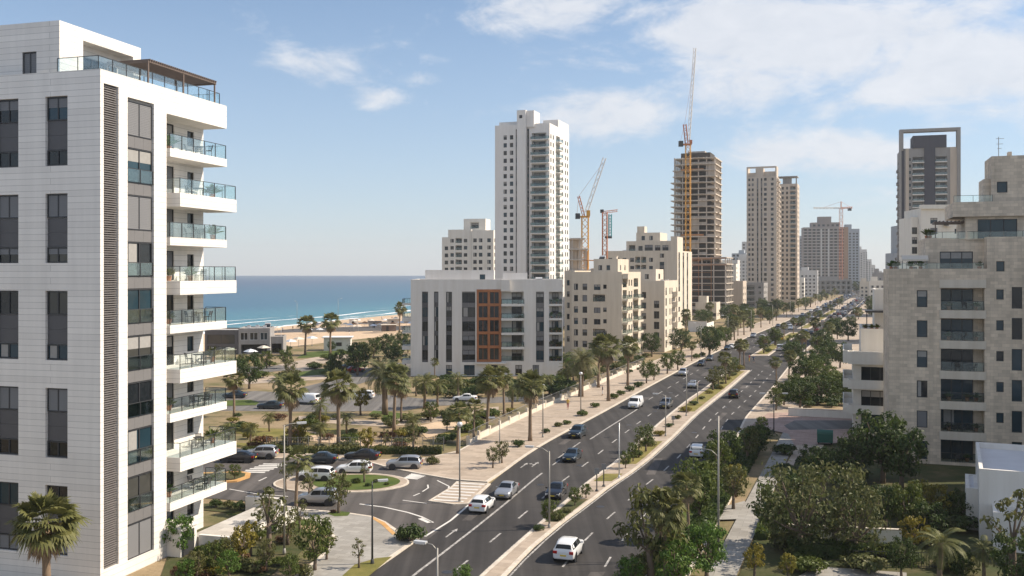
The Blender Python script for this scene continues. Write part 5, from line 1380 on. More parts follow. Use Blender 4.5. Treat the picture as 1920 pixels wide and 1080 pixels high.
for a in (  # palms of the park and the shore
 ('fan', 572, 665, 'sea', 600), ('fan', 619, 665, 'sea', 595), ('fan', 749, 622, 'sea', 572), ('fan', 439, 780, 'park', 702), ('fan', 544, 841, 'park', 715), ('fan', 635, 839, 'park', 708), ('fan', 739, 808, 'park', 695),
 ('date', 722, 777, 'park', 667), ('fan', 752, 790, 'park', 718), ('feather', 796, 765, 'park', 699), ('feather', 820, 762, 'park', 707), ('feather', 599, 795, 'park', 745), ('feather', 524, 752, 'park', 697), ('yellow', 676, 777, 'park', 727),
 ('fanlo', 815, 708, 'front', 674), ('feather', 860, 750, 'front', 695), ('fan', 914, 806, 'park', 700), ('fan', 945, 779, 'park', 697), ('fan', 994, 827, 'seapave', 709), ('date', 1089, 744, 'seapave', 650), ('fan', 1122, 727, 'seapave', 640), ('fan', 1141, 752, 'seapave', 640),
 ('fan', 1177, 723, 'seapave', 640), ('fanlo', 858, 851, 'parkedge', 763), ('fanlo', 888, 823, 'parkedge', 755), ('feather', 960, 770, 'park', 715), ('feather', 1000, 750, 'front', 708), ('feather', 1030, 738, 'front', 700), ('feather', 1065, 726, 'front', 680), ('feather', 780, 742, 'front', 705),
 ('olive', 544, 713, 'sea', 672), ('dark', 467, 728, 'sea', 668), ('dark', 670, 703, 'sea', 642), ('dark', 630, 700, 'sea', 662), ('leafy', 500, 690, 'sea', 656), ('dark', 478, 686, 'sea', 660), ('olive', 455, 692, 'sea', 662), ('leafy', 535, 690, 'sea', 655), ('dark', 700, 672, 'sea', 634), ('leafy', 680, 668, 'sea', 640),
 ('dark', 725, 668, 'sea', 625), ('dark', 745, 676, 'sea', 640), ('dark', 765, 660, 'sea', 628), ('olive', 690, 682, 'sea', 648), ('dark', 622, 660, 'sea', 640), ('dark', 755, 650, 'sea', 620), ('dark', 735, 690, 'sea', 650), ('olive', 705, 700, 'sea', 668), ('yellow', 760, 690, 'sea', 662),
 ('feather', 470, 835, 'park', 788), ('feather', 505, 808, 'park', 770), ('yellow', 562, 838, 'park', 782), ('yellow', 690, 852, 'parkedge', 800), ('feather', 650, 812, 'park', 770), ('leafy', 808, 790, 'park', 752), ('feather', 600, 836, 'park', 790), ('thin', 776, 848, 'parkedge', 800), ('feather', 775, 826, 'park', 772), ('leafy', 838, 806, 'park', 775),
 ('thin', 723, 846, 'parkedge', 803), ('feather', 430, 838, 'park', 790), ('olive', 875, 800, 'park', 765), ('feather', 925, 745, 'front', 712), ('dark', 1010, 735, 'front', 712), ('dark', 890, 745, 'front', 722), ('dark', 965, 738, 'front', 716),
 # sea side pavement
 ('olive', 924, 878, 'seapave', 836), ('olive', 941, 869, 'seapave', 824), ('leafy', 1212, 719, 'seapave', 676), ('leafy', 1226, 713, 'seapave', 680), ('leafy', 1251, 701, 'seapave', 661), ('leafy', 1271, 694, 'seapave', 656), ('dark', 1222, 668, 'seapave', 624), ('dark', 1277, 662, 'seapave', 616), ('dark', 1330, 668, 'seapave', 612), ('leafy', 1345, 651, 'seapave', 612), ('leafy', 1361, 648, 'seapave', 613),
 ('fan', 1297, 677, 'seapave', 644), ('fan', 1377, 638, 'seapave', 598), ('fan', 1395, 628, 'seapave', 588), ('leafy', 1100, 700, 'front', 655), ('bright', 1075, 712, 'front', 668), ('dark', 1062, 700, 'front', 660),
 # median
 ('leafy', 1030, 986, 'median', 936), ('leafy', 1078, 949, 'median', 914), ('leafy', 1099, 935, 'median', 906), ('leafy', 1173, 879, 'median', 846), ('leafy', 1187, 866, 'median', 830), ('leafy', 1211, 847, 'median', 797), ('thin', 1198, 858, 'median', 815), ('bright', 869, 1105, 'median', 1057), ('olive', 1337, 732, 'median', 690), ('olive', 1347, 727, 'median', 684),
 ('fan', 1361, 720, 'median', 666), ('fan', 1387, 690, 'median', 641), ('fan', 1395, 686, 'median', 642), ('leafy', 1375, 700, 'median', 668), ('leafy', 1432, 663, 'median', 628), ('leafy', 1455, 648, 'median', 615), ('olive', 1368, 712, 'median', 676),
 # inland side
 ('olive', 1222, 1098, 'inland', 906), ('fan', 1248, 1104, 'inland', 936), ('fan', 1291, 1012, 'inland', 898), ('leafy', 1298, 950, 'inland', 860), ('leafy', 1330, 940, 'inland', 866), ('olive', 1375, 955, 'inland', 868), ('leafy', 1345, 905, 'inland', 822), ('dark', 1360, 885, 'inland', 805), ('olive', 1402, 870, 'inland', 797), ('dark', 1420, 852, 'inland', 795), ('leafy', 1310, 985, 'inland', 880),
 ('bright', 1265, 1105, 'inland', 1000), ('bright', 1325, 1085, 'inland', 975), ('olive', 1200, 1095, 'inland', 1035), ('leafy', 1428, 815, 'inland', 780), ('yellow', 1415, 1085, 'inland', 1020), ('yellow', 1478, 1090, 'inland', 1036),
 ('fan', 1456, 719, 'inland', 674), ('fan', 1479, 712, 'inland', 662), ('dark', 1470, 760, 'inland', 712), ('dark', 1500, 765, 'inland', 710), ('leafy', 1455, 770, 'inland', 725), ('dark', 1518, 712, 'inland', 661), ('dark', 1500, 716, 'inland', 672), ('fan', 1503, 667, 'inland', 624), ('fan', 1511, 660, 'inland', 625), ('dark', 1552, 682, 'inland', 638), ('dark', 1535, 690, 'inland', 648), ('dark', 1575, 690, 'inland', 642), ('dark', 1590, 640, 'inland', 600), ('dark', 1560, 635, 'inland', 598), ('fan', 1528, 640, 'inland', 600), ('dark', 1545, 700, 'inland', 664),
 ('dark', 1538, 745, 'inland', 712), ('dark', 1565, 752, 'inland', 722), ('leafy', 1490, 745, 'inland', 700),
 # gardens
 ('dark', 1655, 905, 'garden', 772), ('dark', 1600, 900, 'garden', 815), ('dark', 1545, 905, 'garden', 838), ('dark', 1690, 915, 'garden', 800), ('dusty', 1500, 1040, 'garden', 868), ('dusty', 1565, 1035, 'garden', 872), ('dusty', 1605, 1045, 'garden', 910), ('leafy', 1455, 1020, 'garden', 905), ('dark', 1660, 990, 'garden', 910), ('leafy', 1700, 1000, 'garden', 905),
 ('yellow', 1725, 975, 'garden', 900), ('yellow', 1760, 980, 'garden', 905), ('dark', 1800, 985, 'garden', 920), ('yellow', 1712, 1040, 'garden', 965), ('feather', 1760, 1100, 'garden', 985), ('feather', 1845, 1090, 'garden', 1008), ('dark', 1690, 1080, 'garden', 1010), ('thin', 1898, 1090, 'garden', 915), ('dark', 1800, 1090, 'garden', 1030), ('dark', 1910, 1110, 'garden', 1000), ('dark', 1520, 880, 'garden', 835), ('dark', 1740, 1010, 'garden', 940),
 # near street corner
 ('near_fan', 88, 1160, 'hotel', 948), ('bright', 338, 1040, 'hotel', 962), ('leafy', 590, 1070, 'plaza', 968), ('olive', 612, 1050, 'plaza', 985), ('thin', 673, 1066, 'plaza', 1008), ('olive', 415, 1070, 'plaza', 1005), ('thin', 505, 1040, 'plaza', 905), ('yellow', 470, 1040, 'plaza', 975), ('thin', 562, 995, 'plaza', 935), ('olive', 445, 1050, 'plaza', 1000),
 ('fanlo', 555, 960, 'plaza', 850), ('thin', 535, 920, 'plaza', 855), ('thin', 580, 945, 'island', 880), ('olive', 635, 963, 'island', 882), ('thin', 683, 905, 'island', 858), ('leafy', 440, 900, 'plaza', 870), ('olive', 410, 898, 'plaza', 868), ('feather', 500, 1000, 'plaza', 930), ('olive', 370, 1090, 'plaza', 1030), ('olive', 540, 1020, 'plaza', 950)):
    plant(a[0], a[1], a[2], None, a[3], a[4])
# row of palms and trees along the far avenue
for i, D in enumerate([255+i*17+(i*i)*.7 for i in range(21)]):
    plant(['fan', 'leafy', 'date', 'fan', 'leafy'][i % 5], 0, 0, prd.uniform(5, 7) if i % 5 != 4 else 4.8, 'far', None, .1, D, LK(D)-2.6-prd.uniform(0, 2.4))
for i, D in enumerate([330+i*24+(i*i)*.8 for i in range(14)]): plant(['dark', 'fan', 'leafy'][i % 3], 0, 0, prd.uniform(4.6, 6.6), 'far', None, .1, D, LK(D)-8.5-prd.uniform(0, 4))
for i, D in enumerate([246+i*25 for i in range(15)]): plant(['fan', 'leafy', 'fanlo'][i % 3], 0, 0, prd.uniform(3.8, 5.6), 'far', None, .12, D, (ML(D)+MR(D))/2)
for i, D in enumerate([250+i*22+i*i for i in range(17)]): plant(['dark', 'fan', 'leafy', 'dark'][i % 4], 0, 0, prd.uniform(4.4, 6.4), 'far', None, .1, D, RK(D)+4+prd.uniform(0, 9))
for i, D in enumerate([380+i*45 for i in range(12)]): plant('dark', 0, 0, prd.uniform(7, 10), 'far', None, .1, D, RK(D)+16+prd.uniform(0, 12))
for i in range(14): D = prd.uniform(860, 1250); plant('dark', 0, 0, prd.uniform(8, 13), 'far', None, 0, D, gx(prd.uniform(1560, 1665), D))
for i in range(30): D = 330+i*6.5; plant(['dark', 'fan', 'leafy', 'olive', 'dark'][i % 5], 0, 0, prd.uniform(4.5, 8), 'far', None, .05, D, LK(D)-12-prd.uniform(0, 22)-(6 if D < 365 else 0))
# shrubs
for k, px, py, top, zone in (('dshrub', 973, 838, 820, 'seapave'), ('dshrub', 1024, 812, 800, 'seapave'), ('oshrub', 1047, 800, 788, 'seapave'), ('shrub', 1063, 796, 784, 'seapave'), ('shrub', 1091, 780, 765, 'seapave'), ('shrub', 1116, 764, 751, 'seapave'), ('shrub', 1151, 748, 733, 'seapave'), ('shrub', 1164, 741, 728, 'seapave'),
    ('dshrub', 1180, 734, 720, 'seapave'), ('dshrub', 1197, 726, 712, 'seapave'), ('oshrub', 811, 871, 852, 'seapave'), ('shrub', 1306, 672, 660, 'seapave'), ('shrub', 1317, 668, 658, 'seapave'), ('dshrub', 1180, 700, 690, 'seapave'), ('oshrub', 1150, 702, 692, 'seapave'),
    ('dshrub', 770, 1015, 976, 'plaza'), ('oshrub', 757, 1012, 985, 'plaza'), ('shrub', 545, 1056, 1036, 'plaza'), ('shrub', 523, 1058, 1040, 'plaza'), ('rshrub', 470, 955, 938, 'plaza'), ('rshrub', 490, 958, 940, 'plaza'), ('oshrub', 430, 952, 935, 'plaza'), ('dshrub', 405, 950, 932, 'plaza'), ('yshrub', 512, 958, 942, 'plaza'), ('dshrub', 450, 955, 936, 'plaza'), ('rshrub', 505, 950, 936, 'plaza'),
    ('shrub', 420, 1062, 1025, 'plaza'), ('dshrub', 390, 1070, 1035, 'plaza'), ('oshrub', 455, 1068, 1040, 'plaza'), ('rshrub', 345, 1085, 1050, 'plaza'), ('dshrub', 505, 1000, 975, 'plaza'), ('shrub', 485, 1010, 985, 'plaza'), ('oshrub', 570, 1080, 1055, 'plaza'), ('rshrub', 625, 962, 953, 'plaza'),
    ('shrub', 668, 906, 893, 'island'), ('gshrub', 705, 905, 896, 'island'), ('oshrub', 580, 905, 890, 'island'), ('shrub', 650, 912, 898, 'island'), ('dshrub', 690, 912, 903, 'island'), ('shrub', 725, 910, 902, 'island'),
    ('oshrub', 1045, 975, 955, 'median'), ('dshrub', 1010, 995, 980, 'median'), ('oshrub', 1063, 962, 950, 'median'), ('yshrub', 1385, 694, 680, 'median'), ('yshrub', 1350, 730, 720, 'median'), ('shrub', 1440, 660, 650, 'median')):
    plant(k, px, py, None, zone, top)
shr = ['dshrub', 'shrub', 'oshrub', 'gshrub', 'dshrub', 'rshrub', 'oshrub', 'yshrub']
for i in range(64):
    px = prd.uniform(425, 960); lo = 852 if px < 800 else 852-(px-800)*.5; py = prd.uniform(778, lo); plant(shr[i % 8], px, py, prd.uniform(.7, 1.6), 'park', s=prd.uniform(1.0, 1.6))
for i in range(26): px = prd.uniform(420, 760); py = prd.uniform(655, 712); plant(['dshrub', 'shrub', 'oshrub'][i % 3], px, py, prd.uniform(1, 2.2), 'sea', s=1.4)
for i in range(30): px = prd.uniform(790, 1070); py = 712+prd.uniform(0, 34)-(px-790)*.02; plant(['dshrub', 'dshrub', 'shrub', 'oshrub'][i % 4], px, py, prd.uniform(1.2, 2.4), 'front', s=1.5)
for i in range(14): px = 1095+i*9; plant(['shrub', 'oshrub', 'dshrub'][i % 3], px, 712-(px-1095)*.35+prd.uniform(-6, 2), prd.uniform(1.2, 2.2), 'front', s=1.3)
for i in range(34): px = prd.uniform(1440, 1800); py = prd.uniform(930, 1075); plant(['dshrub', 'dshrub', 'shrub', 'oshrub'][i % 4], px, py, prd.uniform(.9, 1.8), 'garden', s=1.4)
for i in range(18): px = prd.uniform(1470, 1600); py = prd.uniform(730, 765) if i % 2 else prd.uniform(850, 925); plant('dshrub', px, py, prd.uniform(1.0, 2.0), 'garden', s=1.4)
for i, (k, px, py, tp) in enumerate((('leafy', 400, 1075, 1015), ('yellow', 455, 1060, 985), ('olive', 500, 1070, 1010), ('bright', 430, 1085, 1030), ('bright', 350, 1095, 1045), ('leafy', 545, 1090, 1040), ('bright', 1255, 1060, 985), ('yellow', 1290, 1075, 1000), ('bright', 1180, 1105, 1040), ('yellow', 1380, 930, 868))): plant(k, px, py, None, 'plaza' if px < 700 else 'inland', tp)
for i in range(16): plant(['shrub', 'yshrub', 'oshrub', 'rshrub'][i % 4], prd.uniform(370, 560), prd.uniform(1015, 1085), prd.uniform(.5, 1.0), 'plaza', s=1.5)
for i in range(26): px = prd.uniform(1480, 1590); py = prd.uniform(648, 762); plant(['dark', 'dshrub', 'leafy', 'dshrub', 'oshrub'][i % 5], px, py, prd.uniform(1.2, 2.2) if 'shrub' in ['dark', 'dshrub', 'leafy', 'dshrub', 'oshrub'][i % 5] else prd.uniform(3.5, 5), 'inland', s=1.3)
for i in range(14): D = 108+i*7; plant(['dshrub', 'oshrub', 'yshrub'][i % 3], 0, 0, prd.uniform(.6, 1.1), 'median', None, .14, D, mid(.5)(D), s=1.3)
for i in range(10): plant(['dshrub', 'shrub'][i % 2], 1180+i*16, 1092-i*12, prd.uniform(.8, 1.4), 'inland', s=1.3)
# unique wording: rank each kind inside its zone by distance to the zone's anchor
byk = {}
for p in PLANTS: byk.setdefault((p[0], p[5]), []).append(p)
for (kind, zone), L in byk.items():
    zt, anchor, A = ZONE[zone]
    L.sort(key=lambda p: (p[1]-A[0])**2+(p[2]-A[1])**2)
    for i, (k, X, Y, z, h, zn, s) in enumerate(L):
        pr = PROTO[k][prd.randrange(len(PROTO[k]))]; sc_ = h/HGT[k]; wd = sc_*s*prd.uniform(.92, 1.08)
        lab = f'{WORD[k]} {zt}' + (f', {ordinal(i+1)} {anchor}' if len(L) > 1 else '')
        dup(pr, (X, Y, z), prd.uniform(0, 6.28), (wd, wd, sc_), lab, CAT[k], f'{WORD[k]}s {zt}' if len(L) > 1 else None)
for L in PROTO.values():
    for pr in L:
        for c in list(pr.children): bpy.data.objects.remove(c)
        bpy.data.objects.remove(pr)
# palms on the upper roof terrace
# hedges
def hedge(name, P0, P1, w, h, mat, label, ls=.16, dens=110):
    a, b_ = Vector((*P0, 0)), Vector((*P1, 0)); L = (b_-a).length; d = (b_-a)/L; s = Vector((-d.y, d.x, 0)); rd = random.Random(int(L*100)); mb = MB()
    for _ in range(int(L*dens*(w+2*h)/3)):
        t = rd.random()*L; f = rd.random()
        if f < .45: p = a+d*t+s*rd.uniform(-w/2, w/2)+Vector((0, 0, h+rd.gauss(0, .05)))
        else: p = a+d*t+s*(w/2*rd.choice((-1, 1))+rd.gauss(0, .04))+Vector((0, 0, rd.uniform(.05, h)))
        n = Vector((rd.gauss(0, 1), rd.gauss(0, 1), rd.gauss(.3, 1))).normalized(); u = n.orthogonal().normalized(); v = n.cross(u); q = ls*rd.uniform(.6, 1.4)
        mb.face([tuple(p-u*q), tuple(p-v*q*.5), tuple(p+u*q), tuple(p+v*q*.5)])
    core = MB(); r = math.atan2(d.y, d.x); core.box(.1, -w/2+.08, 0, L-.1, w/2-.08, h-.08, 0, r, (a.x, a.y))
    for k in range(len(core.v)): pass
    o = mb.build(name, [mat]); n0 = len(mb.v)
    tag(o, label, 'hedge'); core.build('inner_branches', 'leaf_dark', o); return o
hedge('hedge', g(455, 850), g(830, 850), 1.0, .7, 'leaf_olive', 'long low clipped hedge between the park and the side street pavement')
hedge('hedge', (75*.36-12.6, 75), (93*.36-12.6, 93), 1.6, .9, 'leaf_dark', 'dark hedge along the near stretch of the grey inland path', .18)
hedge('hedge', (97*.36-12.6, 97), (124*.36-12.6, 124), 2.2, .9, 'leaf_dark', 'dark hedge along the farther stretch of the grey inland path', .18)
hedge('hedge', g(1475, 1040), g(1640, 1048), 1.4, 1.1, 'leaf_dark', 'dark hedge in front of the garden wall under the dusty trees', .18)
hedge('hedge', g(820, 722), g(1040, 722), 1.2, 1.0, 'leaf_dark', 'dark hedge below the ground floor of the orange bay block')
hedge('hedge', (75*.372-8.4, 75), (88*.372-8.4, 88), 1.0, .6, 'leaf_green', 'low hedge between the grey path and the dusty trees', .16)
# ------------------------------------------------------------------ vehicles (x forward)
SHAPES = {  # x, zbottom, zbelt, ztop, half width at belt, half width at top
 'hatch': [(2.1,.38,.60,.66,.60,.50),(2.02,.24,.70,.80,.80,.66),(1.75,.22,.80,.90,.87,.74),(1.1,.2,.90,.99,.90,.76),(.92,.2,.93,1.03,.90,.74),(.15,.2,.96,1.48,.91,.60),(-.5,.2,.98,1.54,.91,.62),(-1.25,.2,1.0,1.51,.90,.61),(-1.7,.22,1.02,1.42,.88,.58),(-2.05,.26,1.02,1.08,.86,.70),(-2.14,.36,.80,.86,.80,.62)],
 'sedan': [(2.3,.38,.58,.63,.60,.50),(2.2,.24,.68,.76,.80,.66),(1.9,.22,.78,.86,.87,.74),(1.15,.2,.88,.95,.89,.76),(.95,.2,.90,.99,.89,.74),(.15,.2,.93,1.40,.90,.59),(-.45,.2,.94,1.45,.90,.60),(-.95,.2,.96,1.40,.90,.58),(-1.6,.2,.97,1.06,.88,.70),(-2.15,.26,.95,1.02,.86,.72),(-2.28,.36,.75,.82,.80,.62)],
 'suv': [(2.15,.42,.70,.78,.64,.54),(2.08,.30,.82,.92,.84,.70),(1.8,.28,.92,1.03,.91,.78),(1.15,.26,1.0,1.1,.93,.80),(.98,.26,1.04,1.14,.93,.78),(.3,.26,1.06,1.62,.94,.66),(-.5,.26,1.08,1.69,.94,.68),(-1.4,.26,1.09,1.67,.93,.67),(-1.9,.28,1.10,1.55,.91,.64),(-2.12,.32,1.06,1.14,.89,.74),(-2.2,.42,.85,.92,.82,.66)],
 'van': [(2.4,.40,.75,.85,.74,.64),(2.32,.28,.92,1.02,.90,.80),(2.0,.26,1.05,1.16,.95,.84),(1.75,.26,1.12,1.24,.96,.82),(1.05,.26,1.15,1.86,.97,.76),(.4,.26,1.15,1.95,.97,.78),(-1.0,.26,1.15,1.97,.97,.79),(-2.0,.26,1.15,1.95,.96,.78),(-2.3,.28,1.13,1.88,.95,.77),(-2.42,.32,1.1,1.2,.93,.8),(-2.45,.42,.8,.86,.88,.7)]}
GI = {'hatch': (4, 5, 8, 9), 'sedan': (4, 5, 7, 8), 'suv': (4, 5, 8, 9), 'van': (3, 4, 8, 9)}
CARM = {}
def car_meshes(kind, paint):
    key = (kind, paint)
    if key in CARM: return CARM[key]
    S = SHAPES[kind]; mb = MB(); rows = []
    for x, zb, zw, zt, wb, wt in S:
        half = [(0, zb), (wb*.86, zb), (wb*.98, zb+.12), (wb*1.0, zb+(zw-zb)*.62), (wb*.975, zw), (wt, zt-.03 if zt-zw > .2 else zt-.015), (wt*.72, zt), (0, zt+.012)]
        rows.append([(x, y, z) for y, z in half]+[(x, -y, z) for y, z in half[-2:0:-1]])
    n = len(rows[0])
    for r_ in rows: mb.v += r_
    for i in range(len(rows)-1):
        for k in range(n):
            a = i*n+k; b_ = i*n+(k+1) % n; mb.f.append((a, b_, b_+n, a+n)); mb.m.append(0)
    mb.f.append(tuple(range(n-1, -1, -1))); mb.m.append(0); e = (len(rows)-1)*n; mb.f.append(tuple(range(e, e+n))); mb.m.append(0)
    wz = .33 if kind in ('hatch', 'sedan') else .37; wx = (S[0][0]-.82, S[-1][0]+.85)
    for x in wx:                                              # dark wheel arches and sills
        for sg in (-1, 1): mb.tube([(x, sg*(S[3][4]-.12), wz), (x, sg*(S[3][4]+.008), wz)], wz+.075, 14, 1)
    mb.box(wx[1]+.4, -S[4][4]-.006, S[4][1]+.02, wx[0]-.4, S[4][4]+.006, S[4][1]+.13, 1)
    mb.box(S[0][0]-.1, -.45, .42, S[0][0]+.012, .45, .56, 1)
    body = mb.mesh('body', [paint, 'frame_dark'], True)
    body.polygons.foreach_set('use_smooth', [len(p.vertices) == 4 for p in body.polygons])
    for ed in body.edges: pass
    gm = MB(); i0, i1, i2, i3 = GI[kind]
    def q(i, k, t=0.0):
        x, y, z = rows[i][k]; return Vector((x, y, z))
    def pane(pts, ins=.1):
        c = sum(pts, Vector())/len(pts); nrm = (pts[1]-pts[0]).cross(pts[2]-pts[0]).normalized()
        if nrm.dot(c-Vector((c.x*.6, 0, .7))) < 0: nrm = -nrm
        gm.face([tuple(p+(c-p)*ins+nrm*.014) for p in pts])
    def strip_(ia, ib, ta, tb):
        ks = [5, 6, 7, n-6, n-5]; A = [q(ia, k).lerp(q(ib, k), ta) for k in ks]; B = [q(ia, k).lerp(q(ib, k), tb) for k in ks]
        up_ = Vector((.35 if q(ia, 7).z < q(ib, 7).z else -.35, 0, 1)).normalized()*.014
        for P_ in (A, B): P_[0] = P_[0].lerp(P_[1], .22); P_[4] = P_[4].lerp(P_[3], .22)
        for k in range(4): gm.face([tuple(A[k]+up_), tuple(A[k+1]+up_), tuple(B[k+1]+up_), tuple(B[k]+up_)])
    strip_(i0, i1, .1, .93); strip_(i2, i3, .1, .9)
    for sd, s5 in ((4, 5), (n-4, n-5)):
        o_ = Vector((0, .012 if sd == 4 else -.012, .004))
        for i in range(i0, i3):
            if kind == 'van' and i > i1: break
            p0, p1, t0, t1 = q(i, sd), q(i+1, sd), q(i, s5), q(i+1, s5); ga = .0 if i not in (i0, i1+1) else (.5 if i == i0 else .06); gb = .0 if i != i3-1 else .5
            if i == i3-1: ga = .1
            a0, a1 = p0.lerp(p1, ga), p0.lerp(p1, 1-gb); b0, b1 = t0.lerp(t1, ga if i != i0 else .93), t0.lerp(t1, 1-gb if i != i3-1 else .15)
            gm.face([tuple(a0.lerp(b0, .12)+o_), tuple(a1.lerp(b1, .12)+o_), tuple(a1.lerp(b1, .88)+o_), tuple(a0.lerp(b0, .88)+o_)])
    glass_ = gm.mesh('window_glass', ['glass_car'])
    tm = MB(); tm.lathe([(wz*.62, -.1), (wz*.93, -.105), (wz, -.07), (wz, .07), (wz*.93, .105), (wz*.62, .1)], 18)
    tm.v = [(x, z, y) for x, y, z in tm.v]; tm.f = [f[::-1] for f in tm.f]; tyre = tm.mesh('tyre', ['tyre'])
    rm = MB(); rm.lathe([(wz*.63, -.085), (wz*.60, .085), (wz*.5, .095), (wz*.14, .07), (.02, .08)], 14)
    for k in range(5): pass
    rm.v = [(x, z, y) for x, y, z in rm.v]; rm.f = [f[::-1] for f in rm.f]; rim = rm.mesh('rim', ['rim'])
    def lam(x, y0, y1, z0, z1, mat, nm): m_ = MB(); m_.box(x-.12, y0, z0, x+.085, y1, z1); return m_.mesh(nm, [mat])
    f, r = S[1], S[-2]
    hl = [lam(f[0]-.02, sg*.44 if sg > 0 else -.76, .76 if sg > 0 else -.44, f[2]-.14, f[2]+.03, 'lamp_clear', 'headlight') for sg in (1, -1)]
    tl = []
    for sg in (1, -1): m_ = MB(); m_.box(r[0]-.105, sg*.52 if sg > 0 else -.87, r[2]-.27, r[0]+.2, .87 if sg > 0 else -.52, r[2]-.04); tl.append(m_.mesh('taillight', ['lamp_red']))
    pf = MB(); pf.box(S[0][0]+.0, -.25, .46, S[0][0]+.03, .25, .57); pr_ = MB(); pr_.box(S[-1][0]-.03, -.26, .60, S[-1][0], .26, .72)
    mm = []
    for sg in (1, -1): m_ = MB(); y0, y1 = sorted((sg*(S[4][4]-.03), sg*(S[4][4]+.17))); m_.box(S[4][0]-.42, y0, S[4][2]+.02, S[4][0]-.28, y1, S[4][2]+.17); mm.append(m_.mesh('wing_mirror', [paint]))
    CARM[key] = dict(body=body, glass=glass_, tyre=tyre, rim=rim, hl=hl, tl=tl, plates=[pf.mesh('number_plate', ['plate_yellow']), pr_.mesh('number_plate', ['plate_yellow'])], mir=mm, wx=wx, wz=wz, wy=S[3][4]-.11, key=key)
    return CARM[key]
def car(kind, paint, x, y, ang, label, cat='car', group=None, z=.01, scale=1.0, name=None):
    m_ = car_meshes(kind, paint)
    c = empty(name or {'hatch': 'parked_car', 'sedan': 'sedan_car', 'suv': 'estate_car', 'van': 'delivery_van'}[kind].replace('parked', 'hatchback'), (x, y, z), ang, label, cat, group); c.scale = (scale*.86,)*3
    link('body', m_['body'], c); link('window_glass', m_['glass'], c)
    for wx in m_['wx']:
        for sg in (1, -1):
            t = link('wheel', m_['tyre'], c, (wx, sg*m_['wy'], m_['wz']), 0 if sg > 0 else math.pi); link('rim', m_['rim'], t)
    for a in m_['hl']: link('headlight', a, c)
    for a in m_['tl']: link('taillight', a, c)
    for a in m_['plates']: link('number_plate', a, c)
    for a in m_['mir']: link('wing_mirror', a, c)
    return c
def road_ang(D): return math.atan2(D*0+12, (LK(D+6)-LK(D-6)))
AWAY, TOW = 0, math.pi
def rcar(kind, paint, px, py, dirn, label, **k):
    x, y = g(px, py); car(kind, paint, x, y, road_ang(y)+dirn, label, **k)
for a in (('hatch', 'paint_white', 905, 955, AWAY, 'white hatchback beside the striped traffic island, tail lights showing'), ('sedan', 'paint_silver', 950, 929, TOW, 'silver saloon just ahead of the white hatchback by the striped island'),
          ('sedan', 'paint_black', 1043, 930, TOW, 'black saloon close to the median shrubs opposite the striped island'), ('sedan', 'paint_navy', 1073, 862, TOW, 'dark blue saloon, nearer of the two dark cars in the middle of the avenue'),
          ('suv', 'paint_navy', 1083, 819, TOW, 'dark blue estate, farther of the two dark cars in the middle of the avenue'), ('van', 'paint_white', 1192, 764, TOW, 'white van driving on the sea side lanes beside the round kerb shrubs'),
          ('suv', 'paint_grey', 1249, 764, TOW, 'grey off-roader next to the white van on the avenue'), ('suv', 'paint_silver', 1281, 704, TOW, 'silver car close to the pavement kerb beyond the white van'), ('sedan', 'paint_silver', 1299, 726, TOW, 'silver saloon beside the median beyond the grey off-roader'),
          ('suv', 'paint_white', 1067, 1043, AWAY, 'white hatchback alone on the inland lanes nearest to the viewer'), ('suv', 'paint_white', 1308, 855, AWAY, 'white car on the inland lanes beside the curved street lamp'), ('suv', 'paint_black', 1377, 745, AWAY, 'black off-roader on the inland lanes beside the lawn median'),
          ('hatch', 'paint_black', 1315, 686, TOW, 'dark hatchback beyond the silver cars, mid road'), ('hatch', 'paint_grey', 1331, 676, TOW, 'grey hatchback ahead of the dark hatchback, near the sea side kerb'), ('hatch', 'paint_navy', 1364, 656, TOW, 'dark hatchback at the sea side kerb level with the paired median palms'),
          ('van', 'paint_white', 1463, 657, AWAY, 'white van on the inland lanes just past the median gap'), ('suv', 'paint_white', 1477, 662, AWAY, 'white car beside the white van past the median gap'), ('van', 'paint_yellow', 1465, 638, AWAY, 'yellow van ahead of the white van past the median gap')):
    rcar(*a[:5], a[5])
def scar(kind, paint, px, py, deg, label): x, y = g(px, py); car(kind, paint, x, y, R(deg), label)
for a in (('sedan', 'paint_black', 447, 866, 176, 'dark saloon waiting beside the balconies of the white block'), ('suv', 'paint_silver', 489, 859, 178, 'silver car behind the dark saloon at the park hedge'), ('sedan', 'paint_navy', 599, 868, 178, 'dark saloon passing above the roundabout along the park fence'),
          ('sedan', 'paint_black', 680, 862, 172, 'black saloon partly hidden behind a young tree by the park wall'), ('suv', 'paint_silver', 758, 879, 176, 'silver estate near the pavement corner, heading to the roundabout'), ('suv', 'paint_white', 592, 901, 172, 'white car half on the paved rim of the roundabout'),
          ('hatch', 'paint_white', 664, 887, 178, 'white hatchback right behind the roundabout lawn'), ('suv', 'paint_silver', 597, 945, 174, 'silver estate leaving the roundabout on the near side'),
          ('sedan', 'paint_navy', 507, 766, 176, 'dark blue saloon on the upper street left of the skirted palm'), ('van', 'paint_white', 575, 757, 160, 'white van on the upper street between two skirted palms'), ('suv', 'paint_white', 680, 748, 175, 'white car on the upper street right of a skirted palm'), 
          ('sedan', 'paint_black', 655, 692, 30, 'black saloon parked on the shore road under the dark trees'), ('hatch', 'paint_red', 668, 698, 30, 'red hatchback parked next to the black saloon on the shore road'),
          ('sedan', 'paint_white', 872, 752, 178, 'white saloon on the upper street in front of the orange bay block'), ('sedan', 'paint_navy', 440, 746, 178, 'dark blue saloon parked beside the green street island')):
    scar(*a)
